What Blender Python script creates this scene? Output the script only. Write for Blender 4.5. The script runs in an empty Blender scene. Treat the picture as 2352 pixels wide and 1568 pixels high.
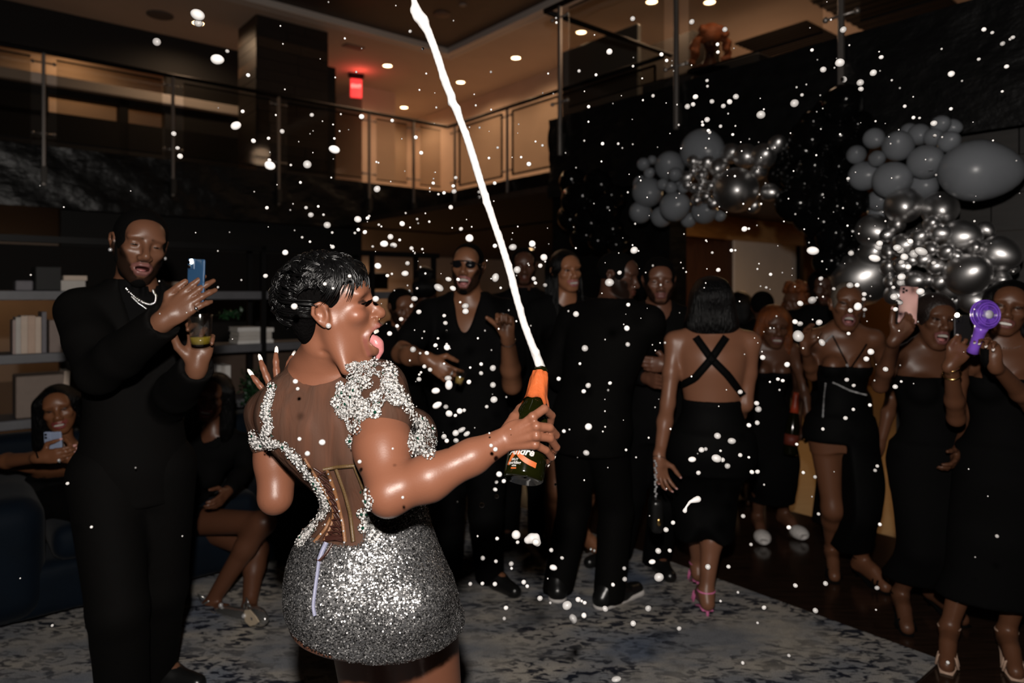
import bpy, bmesh, math, random, time
import numpy as np
from mathutils import Vector, Matrix
from mathutils.bvhtree import BVHTree

# ---------------------------------------------------------------- camera, world, flash, exposure
SC = bpy.context.scene
COL = SC.collection
FPX, HORIZON, EYE = 1595.0, 677.0, 1.55
cam_data = bpy.data.cameras.new('camera')
cam_data.sensor_width = 36.0
cam_data.lens = FPX / 2352.0 * 36.0
cam_data.shift_y = -(784.0 - HORIZON) / 2352.0
cam_data.clip_start = 0.05
cam_data.dof.use_dof = True
cam_data.dof.focus_distance = 1.6
cam_data.dof.aperture_fstop = 2.6
cam = bpy.data.objects.new('camera', cam_data)
cam.location = (0, 0, EYE)
cam.rotation_euler = (math.pi / 2, 0, 0)
COL.objects.link(cam)
SC.camera = cam

world = bpy.data.worlds.new('world')
SC.world = world
world.use_nodes = True
world.node_tree.nodes['Background'].inputs[0].default_value = (0.9, 0.75, 0.6, 1)
world.node_tree.nodes['Background'].inputs[1].default_value = 0.0012

SC.view_settings.view_transform = 'Standard'
SC.view_settings.look = 'None'
SC.view_settings.gamma = 1.0
SC.view_settings.use_curve_mapping = False
SC.view_settings.exposure = 0.0
SC.cycles.use_denoising = True
SC.cycles.max_bounces = 6
SC.cycles.diffuse_bounces = 3
SC.cycles.glossy_bounces = 3
SC.cycles.transmission_bounces = 6
SC.cycles.transparent_max_bounces = 10
SC.cycles.sample_clamp_indirect = 3.0
SC.cycles.caustics_reflective = False
SC.cycles.caustics_refractive = False

def lamp(kind, name, loc, energy, color, size=0.05, aim=None, angle=None):
    l = bpy.data.lights.new(name, kind)
    l.energy = energy
    l.color = color
    if kind == 'AREA':
        l.shape = 'DISK'; l.size = size
    else:
        l.shadow_soft_size = size
    if kind == 'SPOT':
        l.spot_size = math.radians(angle or 150); l.spot_blend = 0.6
    o = bpy.data.objects.new(name, l)
    o.location = loc
    d = Vector((0, 0, -1) if aim is None else tuple(aim))
    o.rotation_euler = d.to_track_quat('-Z', 'Y').to_euler()
    COL.objects.link(o)
    return o

# the photographer's flash gun, on a bracket above the lens
lamp('SPOT', 'camera_flash', (-0.03, -0.06, EYE + 0.34), 345.0, (1.0, 0.93, 0.86), 0.035, (0.02, 1, -0.12), 140)

# ---------------------------------------------------------------- small helpers
def P(px, py, Y):
    "world point seen at photograph pixel (px, py) at depth Y metres"
    return np.array([(px - 1176.0) / FPX * Y, Y, EYE - (py - HORIZON) / FPX * Y])

UX, UY = 0.769, 0.639            # room axis a (runs along the left balcony)
def room(a, b, z=0.0):
    "room coordinates (a along the left balcony, b along the right one) to world"
    return np.array([a * UX - b * UY, a * UY + b * UX, z])
ROOM_ANG = math.atan2(UY, UX)

def nrm(v):
    v = np.asarray(v, float)
    return v / (np.linalg.norm(v) + 1e-12)

def mesh_obj(name, verts, faces, mat, parent=None, smooth=True, col=None, origin=None):
    "verts (n,3) world; faces list of tuples or (n,k) array -> one mesh object"
    verts = np.asarray(verts, np.float32)
    if parent is not None:
        off = np.array(parent['_abs'], np.float32)
    else:
        off = np.zeros(3, np.float32) if origin is None else np.array(origin, np.float32)
    me = bpy.data.meshes.new(name)
    if isinstance(faces, np.ndarray):
        nf, k = faces.shape
        me.vertices.add(len(verts)); me.vertices.foreach_set('co', (verts - off).ravel())
        me.loops.add(nf * k); me.loops.foreach_set('vertex_index', faces.astype(np.int32).ravel())
        me.polygons.add(nf); me.polygons.foreach_set('loop_start', np.arange(0, nf * k, k, dtype=np.int32))
        me.update(calc_edges=True)
    else:
        me.from_pydata([tuple(map(float, v)) for v in verts - off], [], [tuple(map(int, f)) for f in faces])
        me.update()
    if smooth and len(me.polygons):
        me.polygons.foreach_set('use_smooth', np.ones(len(me.polygons), bool))
    if col is not None:
        at = me.attributes.new('Col', 'FLOAT_COLOR', 'POINT')
        c = np.ones((len(verts), 4), np.float32); c[:, :3] = col
        at.data.foreach_set('color', c.ravel())
    if mat is not None:
        me.materials.append(mat)
    o = bpy.data.objects.new(name, me)
    COL.objects.link(o)
    if parent is not None:
        o.parent = parent
        o['_abs'] = [float(x) for x in off]
    else:
        o.location = [float(x) for x in off]
        o['_abs'] = [float(x) for x in off]
    return o

def tag(o, label, cat, group=None, kind=None):
    o['label'] = label; o['category'] = cat
    if group: o['group'] = group
    if kind: o['kind'] = kind
    return o

def thing(name, loc, label, cat, group=None):
    o = bpy.data.objects.new(name, None)
    COL.objects.link(o)
    o.empty_display_size = 0.05
    o.location = [float(x) for x in loc]
    o['_abs'] = [float(x) for x in loc]
    tag(o, label, cat, group)
    return o

class MB:
    "collects simple shapes into one mesh"
    def __init__(s): s.v = []; s.f = []
    def raw(s, v, f):
        n = len(s.v); s.v += [tuple(x) for x in v]; s.f += [tuple(i + n for i in q) for q in f]
    def box(s, c, h, R=None, bev=0.0):
        c = np.asarray(c, float); h = np.asarray(h, float)
        R = np.eye(3) if R is None else R
        if bev <= 0:
            v = [c + R @ (h * np.array(q)) for q in [(-1,-1,-1),(1,-1,-1),(1,1,-1),(-1,1,-1),(-1,-1,1),(1,-1,1),(1,1,1),(-1,1,1)]]
            s.raw(v, [(3,2,1,0),(4,5,6,7),(0,1,5,4),(1,2,6,5),(2,3,7,6),(3,0,4,7)])
        else:
            b = bev; hx, hy, hz = h; rings = []
            for z, ins in ((-hz, b), (-hz + b, 0), (hz - b, 0), (hz, b)):
                x, y = hx - ins, hy - ins; e = b if ins == 0 else b * 0.6
                rings.append([(-x + e, -y, z), (x - e, -y, z), (x, -y + e, z), (x, y - e, z), (x - e, y, z), (-x + e, y, z), (-x, y - e, z), (-x, -y + e, z)])
            v = [c + R @ np.array(q) for r in rings for q in r]
            f = []
            for i in range(3):
                for j in range(8):
                    f.append((i*8+j, i*8+(j+1) % 8, i*8+8+(j+1) % 8, i*8+8+j))
            f.append(tuple(range(7, -1, -1))); f.append(tuple(range(24, 32)))
            s.raw(v, f)
    def tube(s, pts, rs, n=8, cap=True):
        pts = [np.asarray(p, float) for p in pts]
        if np.isscalar(rs): rs = [rs] * len(pts)
        v = []; ref = None
        for i, p in enumerate(pts):
            t = nrm(pts[min(i + 1, len(pts) - 1)] - pts[max(i - 1, 0)])
            if ref is None:
                ref = np.array([0, 0, 1.0]) if abs(t[2]) < 0.9 else np.array([1.0, 0, 0])
            a = nrm(np.cross(t, ref)); b = np.cross(a, t); ref = b
            for k in range(n):
                w = 2 * math.pi * k / n
                v.append(p + rs[i] * (math.cos(w) * a + math.sin(w) * b))
        f = []
        for i in range(len(pts) - 1):
            for k in range(n):
                f.append((i*n+k, i*n+(k+1) % n, (i+1)*n+(k+1) % n, (i+1)*n+k))
        if cap:
            f.append(tuple(range(n - 1, -1, -1))); f.append(tuple(range((len(pts)-1)*n, len(pts)*n)))
        s.raw(v, f)
    def lathe(s, prof, o, ax, n=24):
        "prof [(h, r)] along axis ax from o"
        ax = nrm(ax); ref = np.array([1.0, 0, 0]) if abs(ax[0]) < 0.8 else np.array([0, 1.0, 0])
        a = nrm(np.cross(ax, ref)); b = np.cross(ax, a); v = []
        for h, r in prof:
            for k in range(n):
                w = 2 * math.pi * k / n
                v.append(np.asarray(o) + ax * h + max(r, 1e-5) * (math.cos(w) * a + math.sin(w) * b))
        f = []
        for i in range(len(prof) - 1):
            for k in range(n):
                f.append((i*n+k, i*n+(k+1) % n, (i+1)*n+(k+1) % n, (i+1)*n+k))
        f.append(tuple(range(n - 1, -1, -1))); f.append(tuple(range((len(prof)-1)*n, len(prof)*n)))
        s.raw(v, f)
    def ball(s, c, r, R=None, nu=12, nv=8):
        r = np.ones(3) * r if np.isscalar(r) else np.asarray(r, float)
        R = np.eye(3) if R is None else R
        c = np.asarray(c, float)
        v = [c + R @ (r * np.array((0, 0, -1)))]
        for j in range(1, nv):
            ph = -math.pi / 2 + math.pi * j / nv
            for i in range(nu):
                t = 2 * math.pi * i / nu
                v.append(c + R @ (r * np.array((math.cos(ph) * math.cos(t), math.cos(ph) * math.sin(t), math.sin(ph)))))
        v.append(c + R @ (r * np.array((0, 0, 1))))
        f = []
        for i in range(nu): f.append((0, 1 + (i + 1) % nu, 1 + i))
        for j in range(nv - 2):
            for i in range(nu):
                f.append((1+j*nu+i, 1+j*nu+(i+1) % nu, 1+(j+1)*nu+(i+1) % nu, 1+(j+1)*nu+i))
        for i in range(nu): f.append((1+(nv-2)*nu+i, 1+(nv-2)*nu+(i+1) % nu, len(v)-1))
        s.raw(v, f)
    def torus(s, c, ax, R, r, n=16, m=6):
        ax = nrm(ax); ref = np.array([1.0, 0, 0]) if abs(ax[0]) < 0.8 else np.array([0, 1.0, 0])
        a = nrm(np.cross(ax, ref)); b = np.cross(ax, a); v = []; f = []
        for i in range(n):
            w = 2*math.pi*i/n; d = math.cos(w)*a + math.sin(w)*b
            for k in range(m):
                u = 2*math.pi*k/m
                v.append(np.asarray(c) + d*(R + r*math.cos(u)) + ax*r*math.sin(u))
        for i in range(n):
            for k in range(m):
                f.append((i*m+k, ((i+1) % n)*m+k, ((i+1) % n)*m+(k+1) % m, i*m+(k+1) % m))
        s.raw(v, f)
    def build(s, name, mat, parent=None, smooth=True, origin=None):
        return mesh_obj(name, s.v, s.f, mat, parent, smooth, origin=origin)

ROOM_R = np.array([[UX, -UY, 0], [UY, UX, 0], [0, 0, 1.0]])
def rbox(m, a0, a1, b0, b1, z0, z1, bev=0.0):
    m.box(room((a0+a1)/2, (b0+b1)/2, (z0+z1)/2), ((a1-a0)/2, (b1-b0)/2, (z1-z0)/2), ROOM_R, bev)

def structure(name, m, mat, smooth=False, kind='structure'):
    o = m.build(name, mat, None, smooth)
    o['kind'] = kind
    return o

# ---------------------------------------------------------------- materials
def new_mat(name):
    m = bpy.data.materials.new(name); m.use_nodes = True
    nt = m.node_tree
    return m, nt, nt.nodes['Principled BSDF']

def mat(name, color, rough=0.5, metal=0.0, spec=0.5, noise=0.0, nscale=20.0, stretch=(1, 1, 1), bump=0.0, bscale=None,
        color2=None, attr=False, emit=None, estr=0.0, coat=0.0, sheen=0.0, alpha=1.0, trans=0.0, ior=1.45, detail=4.0):
    m, nt, b = new_mat(name)
    L = nt.links.new
    b.inputs['Roughness'].default_value = rough
    b.inputs['Metallic'].default_value = metal
    b.inputs['Specular IOR Level'].default_value = spec
    b.inputs['Coat Weight'].default_value = coat
    b.inputs['Sheen Weight'].default_value = sheen
    b.inputs['Alpha'].default_value = alpha
    b.inputs['Transmission Weight'].default_value = trans
    b.inputs['IOR'].default_value = ior
    b.inputs['Base Color'].default_value = (*color, 1)
    tc = nt.nodes.new('ShaderNodeTexCoord')
    mp = nt.nodes.new('ShaderNodeMapping'); mp.inputs['Scale'].default_value = stretch
    L(tc.outputs['Object'], mp.inputs['Vector'])
    src = None
    if attr:
        at = nt.nodes.new('ShaderNodeAttribute'); at.attribute_name = 'Col'
        src = at.outputs['Color']
    if noise > 0:
        n = nt.nodes.new('ShaderNodeTexNoise'); n.inputs['Scale'].default_value = nscale; n.inputs['Detail'].default_value = detail
        L(mp.outputs[0], n.inputs['Vector'])
        mx = nt.nodes.new('ShaderNodeMix'); mx.data_type = 'RGBA'
        rmp = nt.nodes.new('ShaderNodeMapRange'); rmp.inputs[1].default_value = 0.35; rmp.inputs[2].default_value = 0.65
        rmp.inputs[4].default_value = noise
        L(n.outputs['Fac'], rmp.inputs[0]); L(rmp.outputs[0], mx.inputs[0])
        c2 = color2 or tuple(c * 0.5 for c in color)
        mx.inputs[6].default_value = (*color, 1); mx.inputs[7].default_value = (*c2, 1)
        if src is not None: L(src, mx.inputs[6])
        src = mx.outputs[2]
    if src is not None: L(src, b.inputs['Base Color'])
    if bump > 0:
        n2 = nt.nodes.new('ShaderNodeTexNoise'); n2.inputs['Scale'].default_value = bscale or nscale; n2.inputs['Detail'].default_value = detail
        L(mp.outputs[0], n2.inputs['Vector'])
        bp = nt.nodes.new('ShaderNodeBump'); bp.inputs['Strength'].default_value = bump; bp.inputs['Distance'].default_value = 0.01
        L(n2.outputs['Fac'], bp.inputs['Height']); L(bp.outputs[0], b.inputs['Normal'])
    if emit is not None:
        b.inputs['Emission Color'].default_value = (*emit, 1); b.inputs['Emission Strength'].default_value = estr
    return m
# ---------------------------------------------------------------- implicit sculpting: smooth unions of tapered limbs and ellipsoids
def axis(lo, hi, h, fine):
    out = [lo]; x = lo
    while x < hi:
        st = h
        for a, b, f in fine:
            if a <= x <= b: st = min(st, f)
            elif x < a < x + st: st = min(st, max(a - x, f))
        x += st; out.append(x)
    return np.array(out, np.float32)

class Prim:
    def __init__(s, lo, hi, fn): s.lo = np.asarray(lo, float); s.hi = np.asarray(hi, float); s.fn = fn

def cone(a, b, ra, rb=None):
    rb = ra if rb is None else rb
    a = np.asarray(a, float); b = np.asarray(b, float); d = b - a; L2 = float(d @ d) + 1e-12
    m = max(ra, rb)
    def fn(X, Y, Z):
        x = X - a[0]; y = Y - a[1]; z = Z - a[2]
        t = np.clip((x * d[0] + y * d[1] + z * d[2]) / L2, 0, 1)
        return np.sqrt((x - t * d[0])**2 + (y - t * d[1])**2 + (z - t * d[2])**2) - (ra + (rb - ra) * t)
    return Prim(np.minimum(a, b) - m, np.maximum(a, b) + m, fn)

def chain(pts, rs):
    if np.isscalar(rs): rs = [rs] * len(pts)
    ps = [cone(pts[i], pts[i+1], rs[i], rs[i+1]) for i in range(len(pts) - 1)]
    def fn(X, Y, Z):
        d = ps[0].fn(X, Y, Z)
        for p in ps[1:]: d = np.minimum(d, p.fn(X, Y, Z))
        return d
    return Prim(np.min([p.lo for p in ps], 0), np.max([p.hi for p in ps], 0), fn)

def ell(c, r, R=None):
    c = np.asarray(c, float); r = np.ones(3) * r if np.isscalar(r) else np.asarray(r, float)
    R = np.eye(3) if R is None else np.asarray(R)          # columns: local axes
    def fn(X, Y, Z):
        x = X - c[0]; y = Y - c[1]; z = Z - c[2]
        k0 = 0; k1 = 0
        for i in range(3):
            q = x * R[0, i] + y * R[1, i] + z * R[2, i]
            k0 = k0 + (q / r[i])**2; k1 = k1 + (q / r[i]**2)**2
        k0 = np.sqrt(k0); k1 = np.sqrt(k1) + 1e-6
        return k0 * (k0 - 1) / k1
    ext = np.abs(R) @ r
    return Prim(c - ext, c + ext, fn)

def boxp(c, h, R=None, rnd=0.01):
    c = np.asarray(c, float); h = np.asarray(h, float) - rnd
    R = np.eye(3) if R is None else np.asarray(R)
    def fn(X, Y, Z):
        x = X - c[0]; y = Y - c[1]; z = Z - c[2]
        q = [np.abs(x * R[0, i] + y * R[1, i] + z * R[2, i]) - h[i] for i in range(3)]
        o = np.sqrt(np.maximum(q[0], 0)**2 + np.maximum(q[1], 0)**2 + np.maximum(q[2], 0)**2)
        return o + np.minimum(np.maximum(q[0], np.maximum(q[1], q[2])), 0) - rnd
    ext = np.abs(R) @ (h + rnd)
    return Prim(c - ext, c + ext, fn)

def smooth_levels(levels):
    L = np.array(sorted(levels), float); z = L[:, 0]
    zs = np.linspace(z[0], z[-1], 120); out = []
    for k in range(1, L.shape[1]):
        y = L[:, k]; m = np.gradient(y, z)
        i = np.clip(np.searchsorted(z, zs) - 1, 0, len(z) - 2)
        h = z[i+1] - z[i]; t = (zs - z[i]) / h
        out.append((2*t**3-3*t**2+1)*y[i] + (t**3-2*t**2+t)*h*m[i] + (-2*t**3+3*t**2)*y[i+1] + (t**3-t**2)*h*m[i+1])
    return zs, out

def stack(levels, o, S, F):
    "levels (z, cx, cy, rx, ry): elliptical sections over height; S and F horizontal unit axes"
    o = np.asarray(o, float); S = np.asarray(S, float); F = np.asarray(F, float)
    zs, (cx, cy, rx, ry) = smooth_levels(levels)
    def fn(X, Y, Z):
        z = Z - o[2]
        a, b, c, d = (np.interp(z, zs, q).astype(np.float32) for q in (cx, cy, rx, ry))
        x = (X - o[0]) * S[0] + (Y - o[1]) * S[1] - a
        y = (X - o[0]) * F[0] + (Y - o[1]) * F[1] - b
        k0 = np.sqrt((x / c)**2 + (y / d)**2); k1 = np.sqrt((x / c**2)**2 + (y / d**2)**2) + 1e-5
        dd = k0 * (k0 - 1) / k1
        return np.maximum(dd, np.maximum(z - zs[-1], zs[0] - z))
    m = max(np.max(np.abs(cx) + rx), np.max(np.abs(cy) + ry)) * 1.3
    return Prim((o[0]-m, o[1]-m, o[2]+zs[0]), (o[0]+m, o[1]+m, o[2]+zs[-1]), fn)

class Field:
    def __init__(s, lo, hi, h, fine=()):
        ax = []
        for i in range(3):
            ax.append(axis(lo[i], hi[i], h, [(f[0][i], f[1][i], f[2]) for f in fine]))
        s.ax = ax
        s.d = np.full([len(a) for a in ax], 0.5, np.float32)
    def _loc(s, p, pad):
        sl = []
        for i in range(3):
            a = s.ax[i]
            i0 = max(int(np.searchsorted(a, p.lo[i] - pad)) - 1, 0); i1 = min(int(np.searchsorted(a, p.hi[i] + pad)) + 1, len(a))
            if i1 <= i0: return None
            sl.append(slice(i0, i1))
        X = s.ax[0][sl[0]][:, None, None]; Y = s.ax[1][sl[1]][None, :, None]; Z = s.ax[2][sl[2]][None, None, :]
        return tuple(sl), X, Y, Z
    def add(s, p, k=0.01, infl=0.0):
        r = s._loc(p, k + infl + 0.03)
        if r is None: return s
        sl, X, Y, Z = r
        b = (p.fn(X, Y, Z) - infl).astype(np.float32); a = s.d[sl]
        h = np.maximum(k - np.abs(a - b), 0)
        s.d[sl] = np.minimum(a, b) - h * h / (4 * k)
        return s
    def sub(s, p, k=0.005):
        r = s._loc(p, k + 0.03)
        if r is None: return s
        sl, X, Y, Z = r
        b = -p.fn(X, Y, Z).astype(np.float32); a = s.d[sl]
        h = np.maximum(k - np.abs(a - b), 0)
        s.d[sl] = np.maximum(a, b) + h * h / (4 * k)
        return s
    def adds(s, lst, infl=0.0):
        for p, k in lst: s.add(p, k, infl)
        return s
    def clip(s, n, off):
        "keep the half space n.p < off"
        n = np.asarray(n, float)
        X = s.ax[0][:, None, None]; Y = s.ax[1][None, :, None]; Z = s.ax[2][None, None, :]
        s.d = np.maximum(s.d, (X*n[0] + Y*n[1] + Z*n[2] - off).astype(np.float32))
        return s
    def keep(s, p):
        X = s.ax[0][:, None, None]; Y = s.ax[1][None, :, None]; Z = s.ax[2][None, None, :]
        s.d = np.maximum(s.d, p.fn(X, Y, Z).astype(np.float32))
        return s
    def mesh(s):
        d = s.d
        d[0] = d[-1] = 0.1; d[:, 0] = d[:, -1] = 0.1; d[:, :, 0] = d[:, :, -1] = 0.1
        ins = d < 0
        c = np.zeros([n - 1 for n in d.shape], np.uint8)
        offs = [(i, j, k) for i in (0, 1) for j in (0, 1) for k in (0, 1)]
        nx, ny, nz = d.shape
        for i, j, k in offs:
            c += ins[i:nx-1+i, j:ny-1+j, k:nz-1+k]
        act = (c > 0) & (c < 8)
        I = np.argwhere(act)
        if len(I) == 0: return np.zeros((0, 3), np.float32), np.zeros((0, 4), np.int32)
        acc = np.zeros((len(I), 3), np.float32); cnt = np.zeros(len(I), np.float32)
        vals = {o: d[I[:, 0]+o[0], I[:, 1]+o[1], I[:, 2]+o[2]] for o in offs}
        for o in offs:
            for axn in range(3):
                if o[axn]: continue
                q = list(o); q[axn] = 1; q = tuple(q)
                a, b = vals[o], vals[q]
                m = (a < 0) != (b < 0)
                t = np.where(m, a / np.where(m, a - b, 1), 0)
                p = np.array(o, np.float32)[None].repeat(len(I), 0); p[:, axn] += t
                acc += p * m[:, None]; cnt += m
        fr = acc / cnt[:, None]
        V = np.empty_like(fr)
        for i in range(3):
            a = s.ax[i]; V[:, i] = a[I[:, i]] + fr[:, i] * (a[I[:, i]+1] - a[I[:, i]])
        vid = np.full(act.shape, -1, np.int32); vid[act] = np.arange(len(I))
        F = []
        for axn in range(3):
            sl0 = [slice(1, -1)] * 3; sl1 = [slice(1, -1)] * 3
            sl0[axn] = slice(0, -1); sl1[axn] = slice(1, None)
            a = ins[tuple(sl0)]; b = ins[tuple(sl1)]
            for flip in (False, True):
                E = np.argwhere(a & ~b) if not flip else np.argwhere(~a & b)
                if len(E) == 0: continue
                for k in range(3):
                    if k != axn: E[:, k] += 1
                u, w = [(1, 2), (2, 0), (0, 1)][axn]
                qs = []
                for du, dw in ((-1, -1), (0, -1), (0, 0), (-1, 0)):
                    Q = E.copy(); Q[:, u] += du; Q[:, w] += dw
                    qs.append(vid[Q[:, 0], Q[:, 1], Q[:, 2]])
                q = np.stack(qs, 1)
                if flip: q = q[:, ::-1]
                F.append(q)
        F = np.concatenate(F) if F else np.zeros((0, 4), np.int32)
        F = F[(F >= 0).all(1)]
        return V, F

def relax(V, F, it=1, w=0.5):
    "a little Laplacian smoothing"
    e = np.concatenate([F[:, [0, 1]], F[:, [1, 2]], F[:, [2, 3]], F[:, [3, 0]]])
    for _ in range(it):
        acc = np.zeros_like(V); cnt = np.zeros(len(V), np.float32)
        np.add.at(acc, e[:, 0], V[e[:, 1]]); np.add.at(cnt, e[:, 0], 1)
        np.add.at(acc, e[:, 1], V[e[:, 0]]); np.add.at(cnt, e[:, 1], 1)
        V = V * (1 - w) + w * acc / np.maximum(cnt, 1)[:, None]
    return V

def evalp(p, V):
    return p.fn(V[:, 0], V[:, 1], V[:, 2])

def bounds(prims, pad):
    lo = np.min([p.lo for p, k in prims], 0) - pad; hi = np.max([p.hi for p, k in prims], 0) + pad
    return lo, hi

def sculpt(name, prims, h, mt, parent, pad=0.02, fine=(), infl=0.0, subs=(), clips=(), col=None, keeps=(), rel=1):
    lo, hi = bounds(prims, pad + infl)
    f = Field(lo, hi, h, fine)
    f.adds(prims, infl)
    for p in keeps: f.keep(p)
    for p, k in subs: f.sub(p, k)
    for n, off in clips: f.clip(n, off)
    V, F = f.mesh()
    if len(V) == 0: return None
    if rel: V = relax(V, F, rel)
    return mesh_obj(name, V, F, mt, parent, True, col(V) if col else None)
# ---------------------------------------------------------------- the room
M_paint = mat('warm_paint', (0.62, 0.47, 0.36), 0.8, noise=0.15, nscale=3)
M_ceil = mat('ceiling_paint', (0.55, 0.44, 0.36), 0.85, noise=0.12, nscale=2)
M_trim = mat('cove_trim', (0.60, 0.54, 0.50), 0.6)
M_darkceil = mat('dark_plank', (0.035, 0.018, 0.012), 0.5, noise=0.8, nscale=4, stretch=(1, 14, 1), color2=(0.012, 0.007, 0.005))
M_dark = mat('dark_wall', (0.006, 0.005, 0.0045), 0.7, noise=0.4, nscale=3)
M_brownwall = mat('brown_wall', (0.022, 0.015, 0.011), 0.7, noise=0.6, nscale=5)
M_stone = mat('black_split_stone', (0.0025, 0.0025, 0.0027), 0.33, spec=0.4, bump=1.0, bscale=9.0, detail=5, stretch=(1, 1, 1.6), noise=0.5, nscale=8, color2=(0.006, 0.0058, 0.0058))
M_white = mat('white_wall', (0.66, 0.60, 0.55), 0.75, noise=0.1, nscale=4)
M_door = mat('brown_door', (0.055, 0.022, 0.013), 0.45, noise=0.6, nscale=6, stretch=(6, 6, 0.6))
M_header = mat('oak_header', (0.42, 0.23, 0.09), 0.5, noise=0.5, nscale=5, stretch=(1, 1, 6))
M_floor = mat('dark_wood_floor', (0.022, 0.012, 0.008), 0.16, spec=0.4, noise=0.8, nscale=5, stretch=(1, 9, 1), color2=(0.010, 0.006, 0.004))
M_tile = mat('tan_floor_board', (0.50, 0.36, 0.20), 0.35, noise=0.5, nscale=4, stretch=(1, 6, 1), color2=(0.40, 0.27, 0.14))
M_upfloor = mat('upper_carpet', (0.30, 0.24, 0.18), 0.9)
M_steel = mat('brushed_steel', (0.30, 0.27, 0.25), 0.40, metal=0.85)
M_bracket = mat('dark_bracket', (0.06, 0.055, 0.05), 0.4, metal=0.7)
M_blackmetal = mat('black_metal', (0.004, 0.0036, 0.0036), 0.5, spec=0.12)
M_shelf = mat('grey_shelf', (0.085, 0.085, 0.095), 0.5, noise=0.3, nscale=12)
M_lamp = mat('warm_lamp_glow', (1, 0.8, 0.6), emit=(1.0, 0.66, 0.36), estr=14.0)
M_red = mat('red_exit_glow', (0.4, 0.02, 0.02), emit=(1.0, 0.05, 0.05), estr=1.1)

def mat_glass():
    m, nt, b = new_mat('clear_panel_glass'); L = nt.links.new
    nt.nodes.remove(b)
    tr = nt.nodes.new('ShaderNodeBsdfTransparent'); tr.inputs[0].default_value = (0.80, 0.79, 0.77, 1)
    gl = nt.nodes.new('ShaderNodeBsdfGlossy'); gl.inputs[0].default_value = (0.9, 0.9, 0.9, 1); gl.inputs['Roughness'].default_value = 0.06
    lw = nt.nodes.new('ShaderNodeLayerWeight'); lw.inputs[0].default_value = 0.5
    pw = nt.nodes.new('ShaderNodeMath'); pw.operation = 'POWER'; pw.inputs[1].default_value = 5.0
    fr = nt.nodes.new('ShaderNodeMath'); fr.operation = 'MULTIPLY_ADD'; fr.inputs[1].default_value = 0.5; fr.inputs[2].default_value = 0.02
    L(lw.outputs['Facing'], pw.inputs[0]); L(pw.outputs[0], fr.inputs[0])
    mx = nt.nodes.new('ShaderNodeMixShader')
    L(fr.outputs[0], mx.inputs[0]); L(tr.outputs[0], mx.inputs[1]); L(gl.outputs[0], mx.inputs[2])
    L(mx.outputs[0], nt.nodes['Material Output'].inputs[0])
    return m
M_glass = mat_glass()

def mat_rug():
    m, nt, b = new_mat('mottled_rug'); L = nt.links.new
    b.inputs['Roughness'].default_value = 0.95; b.inputs['Specular IOR Level'].default_value = 0.1
    tc = nt.nodes.new('ShaderNodeTexCoord')
    def noise(sc, det, st=(1, 1, 1), rot=0.0, dist=0.0):
        mp = nt.nodes.new('ShaderNodeMapping'); mp.inputs['Scale'].default_value = st; mp.inputs['Rotation'].default_value = (0, 0, rot)
        L(tc.outputs['Object'], mp.inputs[0])
        n = nt.nodes.new('ShaderNodeTexNoise'); n.inputs['Scale'].default_value = sc; n.inputs['Detail'].default_value = det
        n.inputs['Distortion'].default_value = dist
        L(mp.outputs[0], n.inputs['Vector']); return n.outputs['Fac']
    def ramp(f, a, c, ca, cb):
        r = nt.nodes.new('ShaderNodeValToRGB')
        r.color_ramp.elements[0].position = a; r.color_ramp.elements[1].position = c
        r.color_ramp.elements[0].color = (*ca, 1); r.color_ramp.elements[1].color = (*cb, 1)
        L(f, r.inputs[0]); return r.outputs[0]
    def mix(f, x, y, mode='MIX'):
        k = nt.nodes.new('ShaderNodeMix'); k.data_type = 'RGBA'; k.blend_type = mode
        if isinstance(f, float): k.inputs[0].default_value = f
        else: L(f, k.inputs[0])
        L(x, k.inputs[6]); L(y, k.inputs[7]); return k.outputs[2]
    base = ramp(noise(2.2, 6, (1, 2.2, 1), 0.8), 0.40, 0.62, (0.19, 0.195, 0.21), (0.37, 0.335, 0.29))
    blue = ramp(noise(1.6, 3, (1, 1.5, 1), 0.5), 0.52, 0.66, (1, 1, 1), (0.52, 0.62, 0.82))
    blots = ramp(noise(17.0, 7, (1.0, 2.2, 1), 0.8, 0.8), 0.49, 0.57, (1, 1, 1), (0.07, 0.08, 0.12))
    region = ramp(noise(1.9, 3, (1, 1.8, 1), 0.8), 0.36, 0.56, (0.10, 0.10, 0.10), (1, 1, 1))
    pile = ramp(noise(260.0, 2), 0.3, 0.7, (0.62, 0.62, 0.62), (1.15, 1.15, 1.15))
    c = mix(1.0, base, blue, 'MULTIPLY')
    dark = mix(1.0, c, blots, 'MULTIPLY')
    c = mix(region, c, dark)
    c = mix(1.0, c, pile, 'MULTIPLY')
    L(c, b.inputs['Base Color'])
    n = nt.nodes.new('ShaderNodeTexNoise'); n.inputs['Scale'].default_value = 300; L(tc.outputs['Object'], n.inputs['Vector'])
    bp = nt.nodes.new('ShaderNodeBump'); bp.inputs['Strength'].default_value = 0.6; bp.inputs['Distance'].default_value = 0.006
    L(n.outputs['Fac'], bp.inputs['Height']); L(bp.outputs[0], b.inputs['Normal'])
    return m
M_rug = mat_rug()

def a_at(px, b):
    d = (px - 1176) / FPX; Y = b / (-UY * d + UX); return (UX * d + UY) * Y
def b_at(px, a):
    d = (px - 1176) / FPX; Y = a / (UX * d + UY); return (-UY * d + UX) * Y
# floors
fl = MB(); rbox(fl, -5, 4.72, -3, 16, -0.10, 0.0); structure('floor', fl, M_floor)
ft = MB(); rbox(ft, 4.72, 14, -3, 16, -0.10, -0.0005); ft_o = structure('floor_vestibule', ft, M_tile)
rg = MB(); rbox(rg, -2.4, 3.27, 1.1, 6.4, 0.0005, 0.012, 0.004)
rug = rg.build('rug', M_rug, None, False, origin=room(1, 3, 0)); tag(rug, 'large grey and blue mottled rug covering the party floor', 'rug')

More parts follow.
